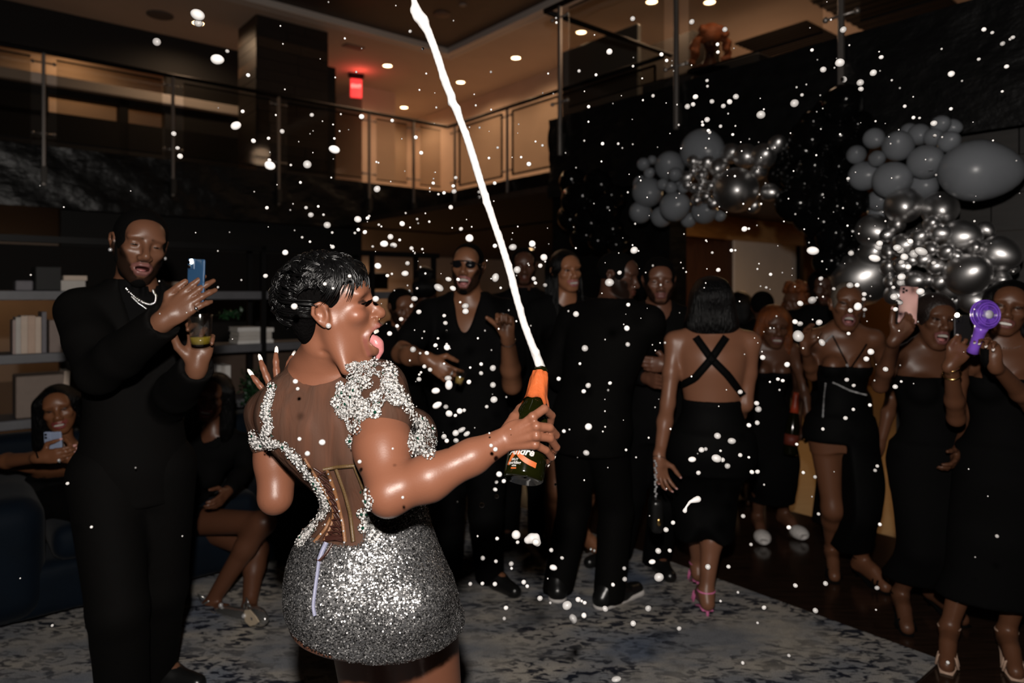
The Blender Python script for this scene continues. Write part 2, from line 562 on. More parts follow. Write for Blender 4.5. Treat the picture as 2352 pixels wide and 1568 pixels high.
# balconies: slabs with dark split-stone fascias
s = MB(); rbox(s, -5, 6.37, 9.25, 13.4, 2.60, 3.20); rbox(s, 6.37, 14, 6.8, 13.4, 2.60, 3.20); structure('floor_gallery', s, M_upfloor)
s = MB(); rbox(s, 4.5, 14, -3, 4.81, 2.60, 3.20); rbox(s, 6.37, 14, 4.81, 6.8, 2.60, 3.20); structure('floor_balcony', s, M_upfloor)
# split stone faces, with real relief
def stone_face(name, p0, p1, nrml, z0, z1, nu, nv, amp, seed):
    rs = np.random.RandomState(seed)
    a = np.array(p0, float); bb = np.array(p1, float); n = np.array(nrml, float)
    g = rs.rand(nv + 1, nu + 1) * amp
    g2 = np.sin(np.linspace(0, nu / 2.2, nu + 1)[None] + np.linspace(0, 9, nv + 1)[:, None] + rs.rand(nv + 1, nu + 1) * 2) * amp * 0.6
    V = []; F = []
    for j in range(nv + 1):
        for i in range(nu + 1):
            p = a + (bb - a) * i / nu; V.append((p[0] + n[0] * (g[j, i] + g2[j, i]), p[1] + n[1] * (g[j, i] + g2[j, i]), z0 + (z1 - z0) * j / nv))
    for j in range(nv):
        for i in range(nu):
            q = j * (nu + 1) + i; F.append((q, q + 1, q + nu + 2, q + nu + 1))
    o = mesh_obj(name, V, F, M_stone, None, True)
    o['kind'] = 'structure'
    return o
vd = np.array([-UY, UX, 0]); ud = np.array([UX, UY, 0])
stone_face('trim_1', room(-5, 9.22), room(6.34, 9.22), -vd, 2.52, 3.20, 190, 12, 0.012, 3)
stone_face('trim_2', room(6.34, 9.25), room(6.34, 4.7), -ud, 2.52, 3.20, 60, 10, 0.012, 4)
stone_face('trim_3', room(4.47, 4.83), room(4.47, -3), -ud, 2.46, 3.20, 110, 12, 0.016, 5)
m = MB(); rbox(m, -5, 14, 9.25, 16, 2.54, 2.60); rbox(m, 4.52, 14, -3, 9.25, 2.54, 2.60); structure('ceiling_under', m, M_darkceil)

# main ceiling: beige ring with dark plank centre and pale cove trim
m = MB(); rbox(m, -5, 14, 9.25, 13.6, 5.40, 5.55); rbox(m, 6.37, 14, -3, 9.25, 5.40, 5.55); structure('ceiling', m, M_ceil)
m = MB(); rbox(m, -6, 6.37, -4, 9.25, 5.46, 5.60); structure('ceiling_centre', m, M_darkceil)
m = MB(); rbox(m, -5, 6.37, 9.13, 9.27, 5.37, 5.50, 0.01); rbox(m, 6.25, 6.39, -3, 9.13, 5.37, 5.50, 0.01); structure('trim_4', m, M_trim)
m = MB(); rbox(m, -5, 6.42, 9.31, 9.36, 5.385, 5.41); rbox(m, 6.42, 6.47, -3, 9.36, 5.385, 5.41); structure('trim_5', m, M_trim)

# upper walls
m = MB(); rbox(m, 8.12, 8.3, 6.8, 13.3, 3.2, 5.42); structure('wall_upper_right', m, M_paint)
m = MB(); rbox(m, 4.4, 8.3, 13.2, 13.4, 3.2, 5.42); structure('wall_upper_back', m, M_paint)
m = MB(); rbox(m, -5, 4.4, 12.8, 13.0, 3.2, 5.42); structure('wall_gallery', m, M_paint)
m = MB(); rbox(m, 6.05, 6.75, 11.6, 13.2, 3.2, 5.40); structure('wall_pier', m, M_paint)
m = MB(); rbox(m, 12.5, 12.7, -3, 6.8, 3.2, 5.42); structure('wall_balcony', m, M_brownwall)
# dark bulkhead and panels of the left gallery, real openings between them
m = MB()
rbox(m, -5, 3.8, 11.2, 11.4, 4.84, 5.40)
rbox(m, -5, 0.2, 11.2, 11.4, 4.50, 4.64)
rbox(m, 2.64, 3.8, 11.2, 11.4, 4.50, 4.84)
rbox(m, -5, 1.18, 11.2, 11.4, 3.95, 4.36)
rbox(m, 2.02, 2.14, 11.2, 11.4, 3.2, 4.36); rbox(m, 2.62, 3.8, 11.2, 11.4, 3.2, 4.36)
rbox(m, -5, 3.8, 11.2, 11.4, 3.2, 4.02)
rbox(m, 1.1, 3.8, 11.2, 11.4, 4.26, 4.36)
structure('wall_partition', m, M_dark)
m = MB(); rbox(m, -5, 3.7, 11.1, 11.24, 4.36, 4.50, 0.01); structure('trim_6', m, M_trim)
# dark timber clad column with real planks
M_plank = [mat('column_plank', (0.030, 0.019, 0.013), 0.5, noise=0.7, nscale=5, stretch=(1, 1, 12)), mat('column_plank_b', (0.016, 0.011, 0.009), 0.5, noise=0.7, nscale=5, stretch=(1, 1, 12)),
           mat('column_plank_c', (0.060, 0.036, 0.022), 0.5, noise=0.7, nscale=5, stretch=(1, 1, 12))]
m = MB(); rbox(m, 3.42, 4.41, 9.58, 10.28, 3.2, 5.40); colm = structure('wall_column', m, M_dark)
colm['kind'] = 'structure'
rs = random.Random(4)
for i in range(15):
    z0 = 3.21 + i * 0.146
    for face in (0, 1):
        m = MB()
        cut = 3.42 + rs.uniform(0.25, 0.75)
        if face == 0:
            for x0, x1 in ((3.40, cut - 0.003), (cut + 0.003, 4.43)):
                rbox(m, x0, x1, 9.555 - rs.uniform(0, 0.008), 9.585, z0, z0 + 0.141)
        else:
            rbox(m, 3.385 - rs.uniform(0, 0.008), 3.425, 9.56, 10.28, z0, z0 + 0.141)
        m.build('plank', rs.choice(M_plank), colm, False)
m = MB(); rbox(m, 4.43, 4.62, 9.7, 10.3, 3.2, 4.95); structure('wall_stub', m, M_dark)

# exit sign hanging over the gallery
ex = thing('exit_sign', P(818, 200, 12.1), 'red glowing exit sign hung below the gallery ceiling', 'sign')
c = P(818, 203, 12.1)
R_ex = np.array([[0.93, -0.37, 0], [0.37, 0.93, 0], [0, 0, 1.0]])
m = MB(); m.box(c + (0, 0, 0.245), (0.13, 0.05, 0.06), R_ex, 0.01); m.build('bracket', M_blackmetal, ex, False)
m = MB(); m.box(c, (0.10, 0.02, 0.165), R_ex, 0.01); m.build('panel', M_red, ex, False)
cu = bpy.data.curves.new('lettering', 'FONT'); cu.body = 'EXIT'; cu.size = 0.085; cu.align_x = 'CENTER'; cu.align_y = 'CENTER'
to = bpy.data.objects.new('lettering', cu); COL.objects.link(to); me = bpy.data.meshes.new_from_object(to.evaluated_get(bpy.context.evaluated_depsgraph_get())); bpy.data.objects.remove(to)
mesh_obj('lettering', [c + R_ex @ np.array((q.co.x, -0.0215, q.co.y + 0.03)) for q in me.vertices], [tuple(p.vertices) for p in me.polygons], mat('exit_letter_glow', (1, .5, .45), emit=(1, 0.35, 0.30), estr=2.5), ex, False); bpy.data.meshes.remove(me)
lamp('POINT', 'exit_glow', P(828, 185, 11.9) , 3.5, (1, 0.10, 0.08), 0.1)

# recessed downlights
M_ring = mat('lamp_ring', (0.55, 0.5, 0.45), 0.4)
dl_px = [(455, 52, 5.4), (890, 150, 5.4), (928, 246, 5.4), (800, 222, 5.4), (862, 276, 5.4), (1058, 188, 5.4), (1185, 132, 5.4), (1335, 73, 5.4), (1497, 3, 5.4), (1630, 4, 5.4), (1710, 155, 5.4), (1728, 162, 5.4),
         (37, 540, 2.54), (790, 575, 2.54), (827, 580, 2.54), (1215, 571, 2.54)]
names = ['above the timber column', 'beside the exit sign', 'above the gallery rail', 'behind the exit sign', 'low over the gallery railing', 'beside the foam jet', 'over the far balcony',
         'over the near balcony rail corner', 'at the ceiling over the glass', 'above the orange haired guest', 'small lamp behind the balcony guest', 'small lamp at the balcony wood panel',
         'over the bookcase', 'behind the raised dark hair', 'beside another above the short haired woman', 'above the braided woman']
for (px, py, z), nm in zip(dl_px, names):
    Y = (z - EYE) * FPX / (HORIZON - py)
    p = P(px, py, Y)
    r = 0.075 if z > 4 else 0.11
    t = thing('downlight', p, 'warm recessed ceiling downlight ' + nm, 'light', 'recessed downlights')
    m = MB(); m.torus(p - (0, 0, 0.004), (0, 0, 1), r * 1.08, 0.012, 20, 6); m.build('ring', M_ring, t)
    m = MB(); m.lathe([(-0.006, 0.001), (-0.006, r), (0.0, r), (0.0, 0.001)], p, (0, 0, 1), 20); m.build('lens', M_lamp, t)
    if z > 4:
        lamp('SPOT', 'downlight_beam', p - (0, 0, 0.03), 46.0, (1.0, 0.66, 0.40), 0.06, (0, 0, -1), 165)
    else:
        lamp('SPOT', 'downlight_beam', p - (0, 0, 0.03), 10.0, (1.0, 0.60, 0.32), 0.06, (0, 0, -1), 150)
# lights of the left gallery and the vestibule (lamps hidden by the dark bulkheads), plus added balcony fills
lamp('AREA', 'gallery_lamp', room(1.6, 12.2, 5.3), 7, (1.0, 0.60, 0.30), 0.8)
lamp('AREA', 'vestibule_lamp', room(6.6, 3.7, 2.5), 11, (1.0, 0.62, 0.32), 0.5)
lamp('AREA', 'vestibule_lamp', room(5.9, 1.6, 2.5), 9, (1.0, 0.62, 0.32), 0.5)
lamp('AREA', 'vestibule_lamp', room(11.5, 4.0, 2.5), 6, (1.0, 0.55, 0.25), 0.5)
lamp('POINT', 'balcony_fill', room(9.6, 5.6, 4.1), 26, (1.0, 0.62, 0.38), 0.2)  # unseen fill light, added to lift the ceiling over the near balcony
lamp('POINT', 'balcony_fill', room(5.4, 3.4, 4.5), 12, (1.0, 0.66, 0.42), 0.2)  # unseen fill light, added to brighten the orange haired guest up there
lamp('AREA', 'backroom_lamp', room(-1.5, 14.0, 2.5), 7, (1.0, 0.55, 0.25), 0.5)
lamp('AREA', 'backroom_lamp', room(7.5, 13.5, 2.5), 14, (1.0, 0.62, 0.38), 0.5)

# ceiling plates, speakers, vents
def disc(px, py, z, r, label, mt):
    Y = (z - EYE) * FPX / (HORIZON - py); p = P(px, py, Y)
    m = MB(); m.lathe([(-0.02, 0.001), (-0.02, r * 0.8), (-0.012, r), (0, r), (0, 0.001)], p, (0, 0, 1), 24)
    o = m.build('ceiling_speaker', mt, None, True, origin=p); tag(o, label, 'speaker')
M_plate = mat('grey_plate', (0.10, 0.08, 0.07), 0.7)
disc(368, 34, 5.4, 0.17, 'round dark ceiling speaker above the left gallery', M_plate)
disc(1015, 32, 5.46, 0.12, 'round ceiling speaker set in the dark plank ceiling', mat('brown_plate', (0.16, 0.10, 0.075), 0.6))
disc(1063, 10, 5.46, 0.05, 'tiny round sprinkler plate in the dark plank ceiling', mat('pale_plate', (0.3, 0.25, 0.22), 0.6))
M_vent = mat('black_grille', (0.012, 0.009, 0.008), 0.6)
for a0, a1, b0, b1, lb in ((9.4, 10.4, 4.85, 6.0, 'black louvred ceiling grille above the balcony guest'), (8.8, 10.7, 3.3, 4.5, 'large black ceiling grille over the near balcony')):
    t = thing('ceiling_grille', room((a0+a1)/2, (b0+b1)/2, 5.4), lb, 'grille')
    m = MB(); rbox(m, a0, a1, b0, b1, 5.392, 5.405); m.build('backing', M_vent, t, False)
    for i in range(10):
        m = MB(); x = a0 + (a1 - a0) * (i + 0.5) / 10; rbox(m, x - 0.02, x + 0.02, b0, b1, 5.375, 5.392); m.build('slat', M_vent, t, False)
m = MB(); Yv = 3.85*FPX/(677-107); p = P(812, 107, Yv); rbox(m, 0, 0.001, 0, 0.001, -9, -8.999); m = MB(); m.box(p, (0.16, 0.08, 0.012), ROOM_R, 0.004)
o = m.build('ceiling_vent', mat('vent_grey', (0.16, 0.12, 0.10), 0.7), None, False, origin=p); tag(o, 'small flat grey ceiling vent near the exit sign', 'vent')
# dark screen standing on the near balcony and low dark shelving beside it
m = MB(); rbox(m, 6.96, 7.04, 5.85, 7.25, 3.2, 5.05, 0.01)
o = m.build('screen_panel', mat('grey_screen', (0.10, 0.105, 0.10), 0.6), None, False, origin=room(7, 6.5, 3.2)); tag(o, 'tall dark grey screen panel standing behind the balcony glass', 'screen')
m = MB(); rbox(m, 7.6, 8.2, b_at(1592, 7.6), b_at(1462, 7.6), 3.2, 5.0); structure('wall_balcony_stub', m, M_brownwall)
m = MB(); rbox(m, 5.6, 6.1, b_at(1740, 5.6), b_at(1470, 5.6), 3.2, 3.72, 0.03); o = m.build('low_cabinet', M_dark, None, False, origin=room(5.8, 3.6, 3.2)); tag(o, 'long low dark cabinet on the near balcony behind the glass', 'cabinet')
m = MB(); rbox(m, 8.9, 9.1, b_at(1780, 8.9), b_at(1690, 8.9), 4.0, 4.62); structure('trim_9', m, M_header)

# railings: posts with clamps, glass panes, top rail
def railing(name, label, pts_post, rail_pts, panes, zb, zt, zpost, fw=0.012, upright=True):
    t = thing(name, rail_pts[0], label, 'railing')
    m = MB()
    for i in range(len(rail_pts) - 1):
        m.tube([rail_pts[i] + (0, 0, zt), rail_pts[i+1] + (0, 0, zt)], 0.026, 10)
    m.build('handrail', M_blackmetal, t)
    for p, d in pts_post:
        m = MB(); m.box(p + (0, 0, (zt + zpost) / 2), (0.017, 0.017, (zt - zpost) / 2), ROOM_R, 0.004)
        po = m.build('post', M_steel, t, False)
        for zc in (zb + 0.12, zt - 0.12):
            m = MB()
            m.tube([p + d * -0.10 + (0, 0, zc), p + d * 0.10 + (0, 0, zc)], 0.010, 8)
            for sg in (-1, 1):
                m.ball(p + d * 0.10 * sg + (0, 0, zc), 0.020, None, 8, 6)
            m.build('clamp', M_steel, po)
        m = MB(); m.box(p + (0, 0, zpost + 0.12) + nrm(np.cross(d, (0, 0, 1))) * 0.03, (0.030, 0.02, 0.09), ROOM_R, 0.004); m.build('bracket', M_bracket, po, False)
    for p0, p1 in panes:
        m = MB(); c = (p0 + p1) / 2; L = np.linalg.norm(p1 - p0) / 2; d = nrm(p1 - p0)
        R = np.column_stack([d, np.cross((0, 0, 1.0), d), (0, 0, 1.0)])
        m.box(c + (0, 0, (zb + zt) / 2 - 0.01), (L, 0.006, (zt - zb) / 2 - 0.06), R)
        pn = m.build('glass_pane', M_glass, t, False)
        for zc in (zb + 0.05, zt - 0.07):
            m = MB(); m.box(c + (0, 0, zc), (L, fw, fw), R); m.build('pane_frame', M_blackmetal, pn, False)
        for sg in ((-1, 1) if upright else ()):
            m = MB(); m.box(c + d * L * sg + (0, 0, (zb + zt) / 2 - 0.01), (fw * .8, fw, (zt - zb) / 2 - 0.06), R); m.build('pane_frame', M_blackmetal, pn, False)
LB = 9.16
la = [a_at(x, LB) for x in (100, 397, 640, 848, 950)]
post = [(room(a, LB), ud) for a in la]
edges = [-4.0] + la + [6.26]
panes = [(room(edges[i] + 0.12, LB), room(edges[i+1] - 0.12, LB)) for i in range(len(edges) - 1) if edges[i+1] - edges[i] > 0.4]
railing('gallery_railing', 'long glass and steel railing along the left gallery edge', post, [room(-4, LB), room(6.28, LB)], panes, 3.2, 4.22, 2.75, 0.008, False)
RA = 6.28
rb = [b_at(x, RA) for x in (1045, 1165)]
post = [(room(RA, b), vd) for b in rb]
edges = [4.9] + sorted(rb) + [9.16]
panes = [(room(RA, edges[i] + 0.12), room(RA, edges[i+1] - 0.12)) for i in range(len(edges) - 1) if edges[i+1] - edges[i] > 0.4]
railing('far_railing', 'glass and steel railing of the far balcony behind the foam jet', post, [room(RA, 4.9), room(RA, 9.16)], panes, 3.2, 4.22, 2.75)
NA = 4.42
nb = [b_at(x, NA) for x in (1286, 1553, 1932)]
post = [(room(NA, b), vd) for b in nb]
edges = [-2.0] + sorted(nb)
panes = [(room(NA, edges[i] + 0.12), room(NA, edges[i+1] - 0.12)) for i in range(len(edges) - 1)]
railing('near_railing', 'glass railing of the near balcony above the balloon garland', post, [room(NA, -2.0), room(NA, 4.83), room(NA + 1.9, 4.83)], panes, 3.2, 4.22, 2.83, 0.005, False)

# lower walls, vestibule
m = MB(); rbox(m, 4.72, 4.95, 3.62, 5.05, 0, 2.56); structure('wall_right_end', m, M_stone)
m = MB(); rbox(m, 4.72, 4.95, -3, 1.84, 0, 2.56); wr = structure('wall_right', m, M_brownwall)
rs = random.Random(9)
M_wp = [mat('stone_plank', (0.016, 0.0135, 0.012), 0.6, noise=0.7, nscale=6, stretch=(1, 1, 6)), mat('stone_plank_b', (0.009, 0.0078, 0.0074), 0.6, noise=0.7, nscale=6, stretch=(1, 1, 6))]
for i in range(12):
    b0 = -2.6 + rs.uniform(0, 0.4)
    while b0 < 1.8:
        b1 = min(b0 + rs.uniform(0.8, 1.4), 1.84)
        m = MB(); rbox(m, 4.70 - rs.uniform(0, 0.012), 4.725, b0, b1 - 0.006, 0.01 + i * 0.212, 0.215 + i * 0.212)
        m.build('plank', rs.choice(M_wp), wr, False); b0 = b1
m = MB(); rbox(m, 4.95, 6.1, 5.03, 5.2, 0, 2.25); rbox(m, 7.9, 9.45, 5.03, 5.2, 0, 2.25); structure('wall_vestibule', m, M_white)
m = MB(); rbox(m, 4.95, 9.6, 4.99, 5.2, 2.25, 2.56); structure('trim_7', m, M_header)
m = MB(); rbox(m, 6.1, 7.9, 5.06, 5.14, 0, 2.25); d1 = structure('door_1', m, M_door)
m = MB(); m.tube([room(7.7, 5.03, 0.95), room(7.7, 4.97, 0.95), room(7.5, 4.97, 0.95)], 0.012, 8); m.build('door_handle', M_steel, d1)
m = MB(); rbox(m, 9.45, 9.55, 4.97, 5.25, 0, 2.25); structure('trim_8', m, M_blackmetal)
m = MB(); rbox(m, 12.2, 12.4, -3, 8, 0, 2.56); structure('wall_vestibule_end', m, mat('amber_wall', (0.22, 0.11, 0.04), 0.7, noise=0.4, nscale=2))
# rooms under the gallery
m = MB(); rbox(m, 1.13, 5.0, 9.6, 9.8, 0, 2.56); structure('wall_left', m, M_dark)
m = MB(); rbox(m, -5, 14, 15.3, 15.5, 0, 2.56); structure('wall_back', m, M_paint)
m = MB(); rbox(m, 5.1, 6.2, 10.4, 11.0, 0.0, 1.06, 0.01); o = m.build('bar_counter', mat('bar_wood', (0.05, 0.03, 0.02), 0.4), None, False, origin=room(5.6, 10.7, 0)); tag(o, 'dark bar counter in the far room behind the guests', 'counter')
pm = P(868, 645, 15.0); m = MB(); m.box(pm, (0.24, 0.03, 0.18), ROOM_R, 0.01)
o = m.build('picture_frame', M_blackmetal, None, False, origin=pm); tag(o, 'black screen on the beige far wall', 'screen')
pm = P(655, 580, 9.95); m = MB(); m.box(pm, (0.065, 0.012, 0.075), ROOM_R, 0.006)
o = m.build('wall_plate', mat('plate_white', (0.5, 0.45, 0.42), 0.5), None, False, origin=pm); tag(o, 'small square white control plate on the dark wall', 'wall plate')
# ---------------------------------------------------------------- bookcase, books, sofa
BB = 5.09
bc = thing('bookcase', room(1.5, BB + 0.16, 0), 'long open metal bookcase with grey shelves behind the sofa', 'bookcase')
SH = [1.576, 1.194, 0.80, 0.42]
post_a = [-1.3, a_at(310, BB), a_at(606, BB), 2.75, 3.35]
for z in SH:
    for i in range(len(post_a) - 1):
        m = MB(); rbox(m, post_a[i] + 0.012, post_a[i+1] - 0.012, BB, BB + 0.32, z - 0.058, z, 0.004); m.build('shelf', M_shelf, bc, False)
for a in post_a:
    m = MB()
    rbox(m, a - 0.018, a + 0.018, BB - 0.004, BB + 0.03, 0, 1.91); rbox(m, a - 0.018, a + 0.018, BB + 0.29, BB + 0.324, 0, 1.91)
    m.build('upright', M_blackmetal, bc, False)
m = MB(); rbox(m, -1.35, 3.4, BB - 0.004, BB + 0.05, 1.87, 1.91); m.build('top_rail', M_blackmetal, bc, False)
for i in (1, 2):
    m = MB(); rbox(m, post_a[i] + 0.03, post_a[i+1] - 0.03, BB + 0.30, BB + 0.315, SH[2] + 0.0, SH[1] - 0.06); m.build('back_panel', mat('wood_back', (0.055, 0.032, 0.02), 0.6), bc, False)

M_backp = mat('added_black_back', (0.004, 0.003, 0.0026), 0.7, spec=0.1)  # sheets added to hide the lit back wall, keeping the top bay dark
for i in range(3):
    m = MB(); rbox(m, post_a[i] + 0.02, post_a[i+1] - 0.02, BB + 0.30, BB + 0.315, SH[0] + 0.002, 1.87); m.build('back_panel', M_backp, bc, False)
def M_book(c): return mat('book_cloth', c, 0.7, noise=0.15, nscale=30)
MBK = {'cream': M_book((0.55, 0.44, 0.36)), 'pale': M_book((0.46, 0.43, 0.40)), 'rose': M_book((0.50, 0.36, 0.28)), 'mauve': M_book((0.35, 0.27, 0.25)), 'grey': M_book((0.16, 0.15, 0.165)),
       'taupe': M_book((0.22, 0.17, 0.15)), 'white': M_book((0.62, 0.60, 0.58)), 'black': M_book((0.01, 0.01, 0.01)), 'tan': M_book((0.19, 0.145, 0.12)), 'brown': M_book((0.05, 0.03, 0.02))}
M_page = mat('book_page', (0.60, 0.56, 0.50), 0.9, noise=0.4, nscale=5, stretch=(200, 200, 200))
def book_v(px0, px1, zs, h, mk, label, group=None, lean=0.0, dp=0.2):
    a0 = a_at(px0, BB + 0.03); a1 = a_at(px1, BB + 0.03)
    t = thing('book', room((a0+a1)/2, BB + 0.13, zs), label, 'book', group)
    c = room((a0+a1)/2, BB + 0.03 + dp/2, zs + h/2)
    w = (a1 - a0) / 2 * 0.97
    Rl = np.array([[math.cos(lean), 0, math.sin(lean)], [0, 1, 0], [-math.sin(lean), 0, math.cos(lean)]])
    R = ROOM_R @ Rl
    m = MB()
    for sg in (-1, 1): m.box(c + R @ np.array((sg * (w - 0.0015), 0, 0)), (0.0018, dp/2, h/2), R)
    m.box(c + R @ np.array((0, -dp/2 + 0.002, 0)), (w, 0.004, h/2), R, 0.0015)
    m.build('cover', MBK[mk], t, False)
    m = MB(); m.box(c + R @ np.array((0, 0.003, 0)), (max(w - 0.004, 0.002), dp/2 - 0.006, h/2 - 0.004), R); m.build('pages', M_page, t, False)
def book_h(px0, px1, z0, th, mk, label, group=None, dp=0.2):
    a0 = a_at(px0, BB + 0.03); a1 = a_at(px1, BB + 0.03)
    t = thing('book', room((a0+a1)/2, BB + 0.13, z0), label, 'book', group)
    c = room((a0+a1)/2, BB + 0.03 + dp/2, z0 + th/2); w = (a1-a0)/2
    m = MB()
    for sg in (-1, 1): m.box(c + (0, 0, sg * (th/2 - 0.002)), (w, dp/2, 0.002), ROOM_R)
    m.box(c + ROOM_R @ np.array((0, -dp/2, 0)), (w, 0.003, th/2), ROOM_R, 0.001)
    m.build('cover', MBK[mk], t, False)
    m = MB(); m.box(c, (w - 0.003, dp/2 - 0.006, th/2 - 0.004), ROOM_R); m.build('pages', M_page, t, False)
z2 = SH[1]
book_v(29, 36, z2, 0.205, 'mauve', 'slim mauve book at the start of the upright pale row', 'books on the middle shelf')
book_v(36, 48, z2, 0.222, 'pale', 'pale grey upright book second in the pale row', 'books on the middle shelf')
book_v(48, 64, z2, 0.230, 'cream', 'thick cream upright book in the pale row', 'books on the middle shelf')
book_v(64, 81, z2, 0.230, 'rose', 'thick rose beige upright book in the pale row', 'books on the middle shelf')
book_v(81, 95, z2, 0.222, 'cream', 'cream upright book beside the taller grey one', 'books on the middle shelf')
book_v(96, 107, z2, 0.252, 'grey', 'tall slim grey book ending the pale row', 'books on the middle shelf')
book_v(113, 140, z2, 0.20, 'taupe', 'wide taupe book standing alone after the pale row', 'books on the middle shelf')
book_h(546, 602, z2, 0.024, 'white', 'lowest white book of the flat stack by the black upright', 'flat white books on the shelf')
book_h(548, 600, z2 + 0.0245, 0.03, 'pale', 'second pale book of the flat stack by the black upright', 'flat white books on the shelf')
book_h(549, 602, z2 + 0.055, 0.034, 'pale', 'third pale book of the flat stack by the black upright', 'flat white books on the shelf')
book_h(546, 601, z2 + 0.0895, 0.030, 'white', 'topmost white book of the flat stack by the black upright', 'flat white books on the shelf')
book_h(610, 628, z2, 0.026, 'white', 'lowest white book just past the black upright', 'flat white books on the shelf')
book_h(610, 624, z2 + 0.0265, 0.055, 'pale', 'thick pale book second past the black upright', 'flat white books on the shelf')
book_h(610, 629, z2 + 0.082, 0.030, 'white', 'topmost white book just past the black upright', 'flat white books on the shelf')
z3 = SH[2]
book_v(486, 497, z3, 0.235, 'tan', 'tan grey upright book leaning behind the seated woman', 'white books on the lower shelf', -0.1)
book_v(498, 508, z3, 0.250, 'white', 'white upright book first of the lower row', 'white books on the lower shelf')
book_v(508, 517, z3, 0.245, 'pale', 'pale upright book in the middle of the lower row', 'white books on the lower shelf')
book_v(517, 530, z3, 0.245, 'white', 'white upright book last of the lower row', 'white books on the lower shelf')
m = MB(); a0, a1 = a_at(36, BB + 0.05), a_at(150, BB + 0.05)
rbox(m, a0, a1, BB + 0.05, BB + 0.29, z3, z3 + 0.255, 0.006); o = m.build('storage_box', MBK['tan'], None, False, origin=room((a0+a1)/2, BB+0.17, z3)); tag(o, 'large tan storage box on the shelf behind the seated woman', 'box')
book_v(144, 158, z3, 0.275, 'cream', 'cream upright book beside the tan storage box', None, 0.06)
m = MB(); a0, a1 = a_at(81, BB + 0.05), a_at(142, BB + 0.05)
rbox(m, a0, a1, BB + 0.05, BB + 0.29, SH[0], SH[0] + 0.15, 0.006); o = m.build('storage_box', MBK['black'], None, False, origin=room((a0+a1)/2, BB+0.17, SH[0])); tag(o, 'black box on the top shelf beside the man in the suit', 'box')
m = MB(); a0, a1 = a_at(38, BB + 0.05), a_at(79, BB + 0.05)
rbox(m, a0, a1, BB + 0.12, BB + 0.30, SH[0], SH[0] + 0.062, 0.006); o = m.build('storage_box', MBK['grey'], None, False, origin=room((a0+a1)/2, BB+0.2, SH[0])); tag(o, 'low grey box on the top shelf', 'box')
book_h(146, 200, SH[0] + 0.065, 0.03, 'cream', 'cream book lying on top by the suited man\'s shoulder', None)
book_h(140, 196, SH[0], 0.064, 'pale', 'thick pale book lying under the cream one on the top shelf', None)
book_h(352, 414, SH[0] + 0.0, 0.028, 'cream', 'lower cream book lying behind the blue phone', 'flat cream books on the top shelf')
book_h(356, 420, SH[0] + 0.032, 0.030, 'cream', 'upper cream book lying behind the blue phone', 'flat cream books on the top shelf')
m = MB(); rbox(m, a_at(592, BB), a_at(614, BB), BB + 0.06, BB + 0.2, SH[0] - 0.225, SH[0] - 0.16)  # small amber lantern glow
# trailing plant on the lower shelf
def leafy(name, label, c, n, spread, mt, seed):
    rs = random.Random(seed)
    t = thing(name, c - (0, 0, spread[2]), label, 'plant')
    st = MB(); lv = MB()
    for i in range(9):
        e = c + np.array([rs.uniform(-1, 1) * spread[0], rs.uniform(-1, 1) * spread[1], rs.uniform(-1, 1) * spread[2]])
        st.tube([c - (0, 0, spread[2]), (c + e) / 2 + (0, 0, 0.02), e], [0.004, 0.003, 0.002], 5)
    for i in range(n):
        e = c + np.array([rs.gauss(0, .5) * spread[0], rs.gauss(0, .5) * spread[1], rs.uniform(-1, 1) * spread[2]])
        d = nrm([rs.uniform(-1, 1), rs.uniform(-1, .4), rs.uniform(-.8, .6)]); w = nrm(np.cross(d, (rs.uniform(-1, 1), rs.uniform(-1, 1), 1)))
        up = np.cross(d, w); L = rs.uniform(.025, .045)
        lv.raw([e, e + d*L*.4 + w*L*.32, e + d*L - up*L*.1, e + d*L*.4 - w*L*.32, e + d*L*.45 + up*L*.12], [(0, 1, 4), (1, 2, 4), (2, 3, 4), (3, 0, 4)])
    st.build('stem', mt, t); o = lv.build('leaves', mt, t); o['kind'] = 'stuff'
M_leaf = mat('dark_leaf', (0.012, 0.045, 0.016), 0.4, noise=0.5, nscale=20)
leafy('trailing_plant', 'dark green trailing plant on the lower shelf behind the raised hand', P(578, 888, 4.95), 150, (0.08, 0.08, 0.13), M_leaf, 5)
leafy('potted_sprig', 'small green sprig on the shelf behind the drinking cup', P(532, 722, 4.7), 40, (0.09, 0.05, 0.02), M_leaf, 6)

M_velvet = mat('blue_velvet', (0.0012, 0.0042, 0.009), 0.7, spec=0.1, sheen=0.03, noise=0.5, nscale=6, bump=0.15, bscale=8)
sf = thing('sofa', room(1.3, 4.3, 0), 'dark blue velvet sofa below the bookcase', 'sofa')
def rprim(a0, a1, b0, b1, z0, z1, r): return boxp(room((a0+a1)/2, (b0+b1)/2, (z0+z1)/2), ((a1-a0)/2, (b1-b0)/2, (z1-z0)/2), ROOM_R, r)
sculpt('base', [(rprim(0.12, 2.62, 3.86, 4.78, 0.05, 0.30, 0.03), 0.001)], 0.03, M_velvet, sf)
for i in range(2):
    sculpt('seat_cushion', [(rprim(0.42 + i*0.98, 1.39 + i*0.98, 3.84, 4.6, 0.29, 0.46, 0.06), 0.001)], 0.025, M_velvet, sf)
    sculpt('back_cushion', [(rprim(0.42 + i*0.98, 1.39 + i*0.98, 4.48, 4.72, 0.44, 0.80, 0.07), 0.001)], 0.025, M_velvet, sf)
sculpt('arm', [(rprim(0.06, 0.40, 3.82, 4.80, 0.05, 0.62, 0.11), 0.001)], 0.025, M_velvet, sf)
sculpt('arm', [(rprim(2.38, 2.68, 3.82, 4.80, 0.05, 0.62, 0.11), 0.001)], 0.025, M_velvet, sf)
sculpt('back', [(rprim(0.12, 2.62, 4.66, 4.84, 0.05, 0.78, 0.06), 0.001)], 0.03, M_velvet, sf)
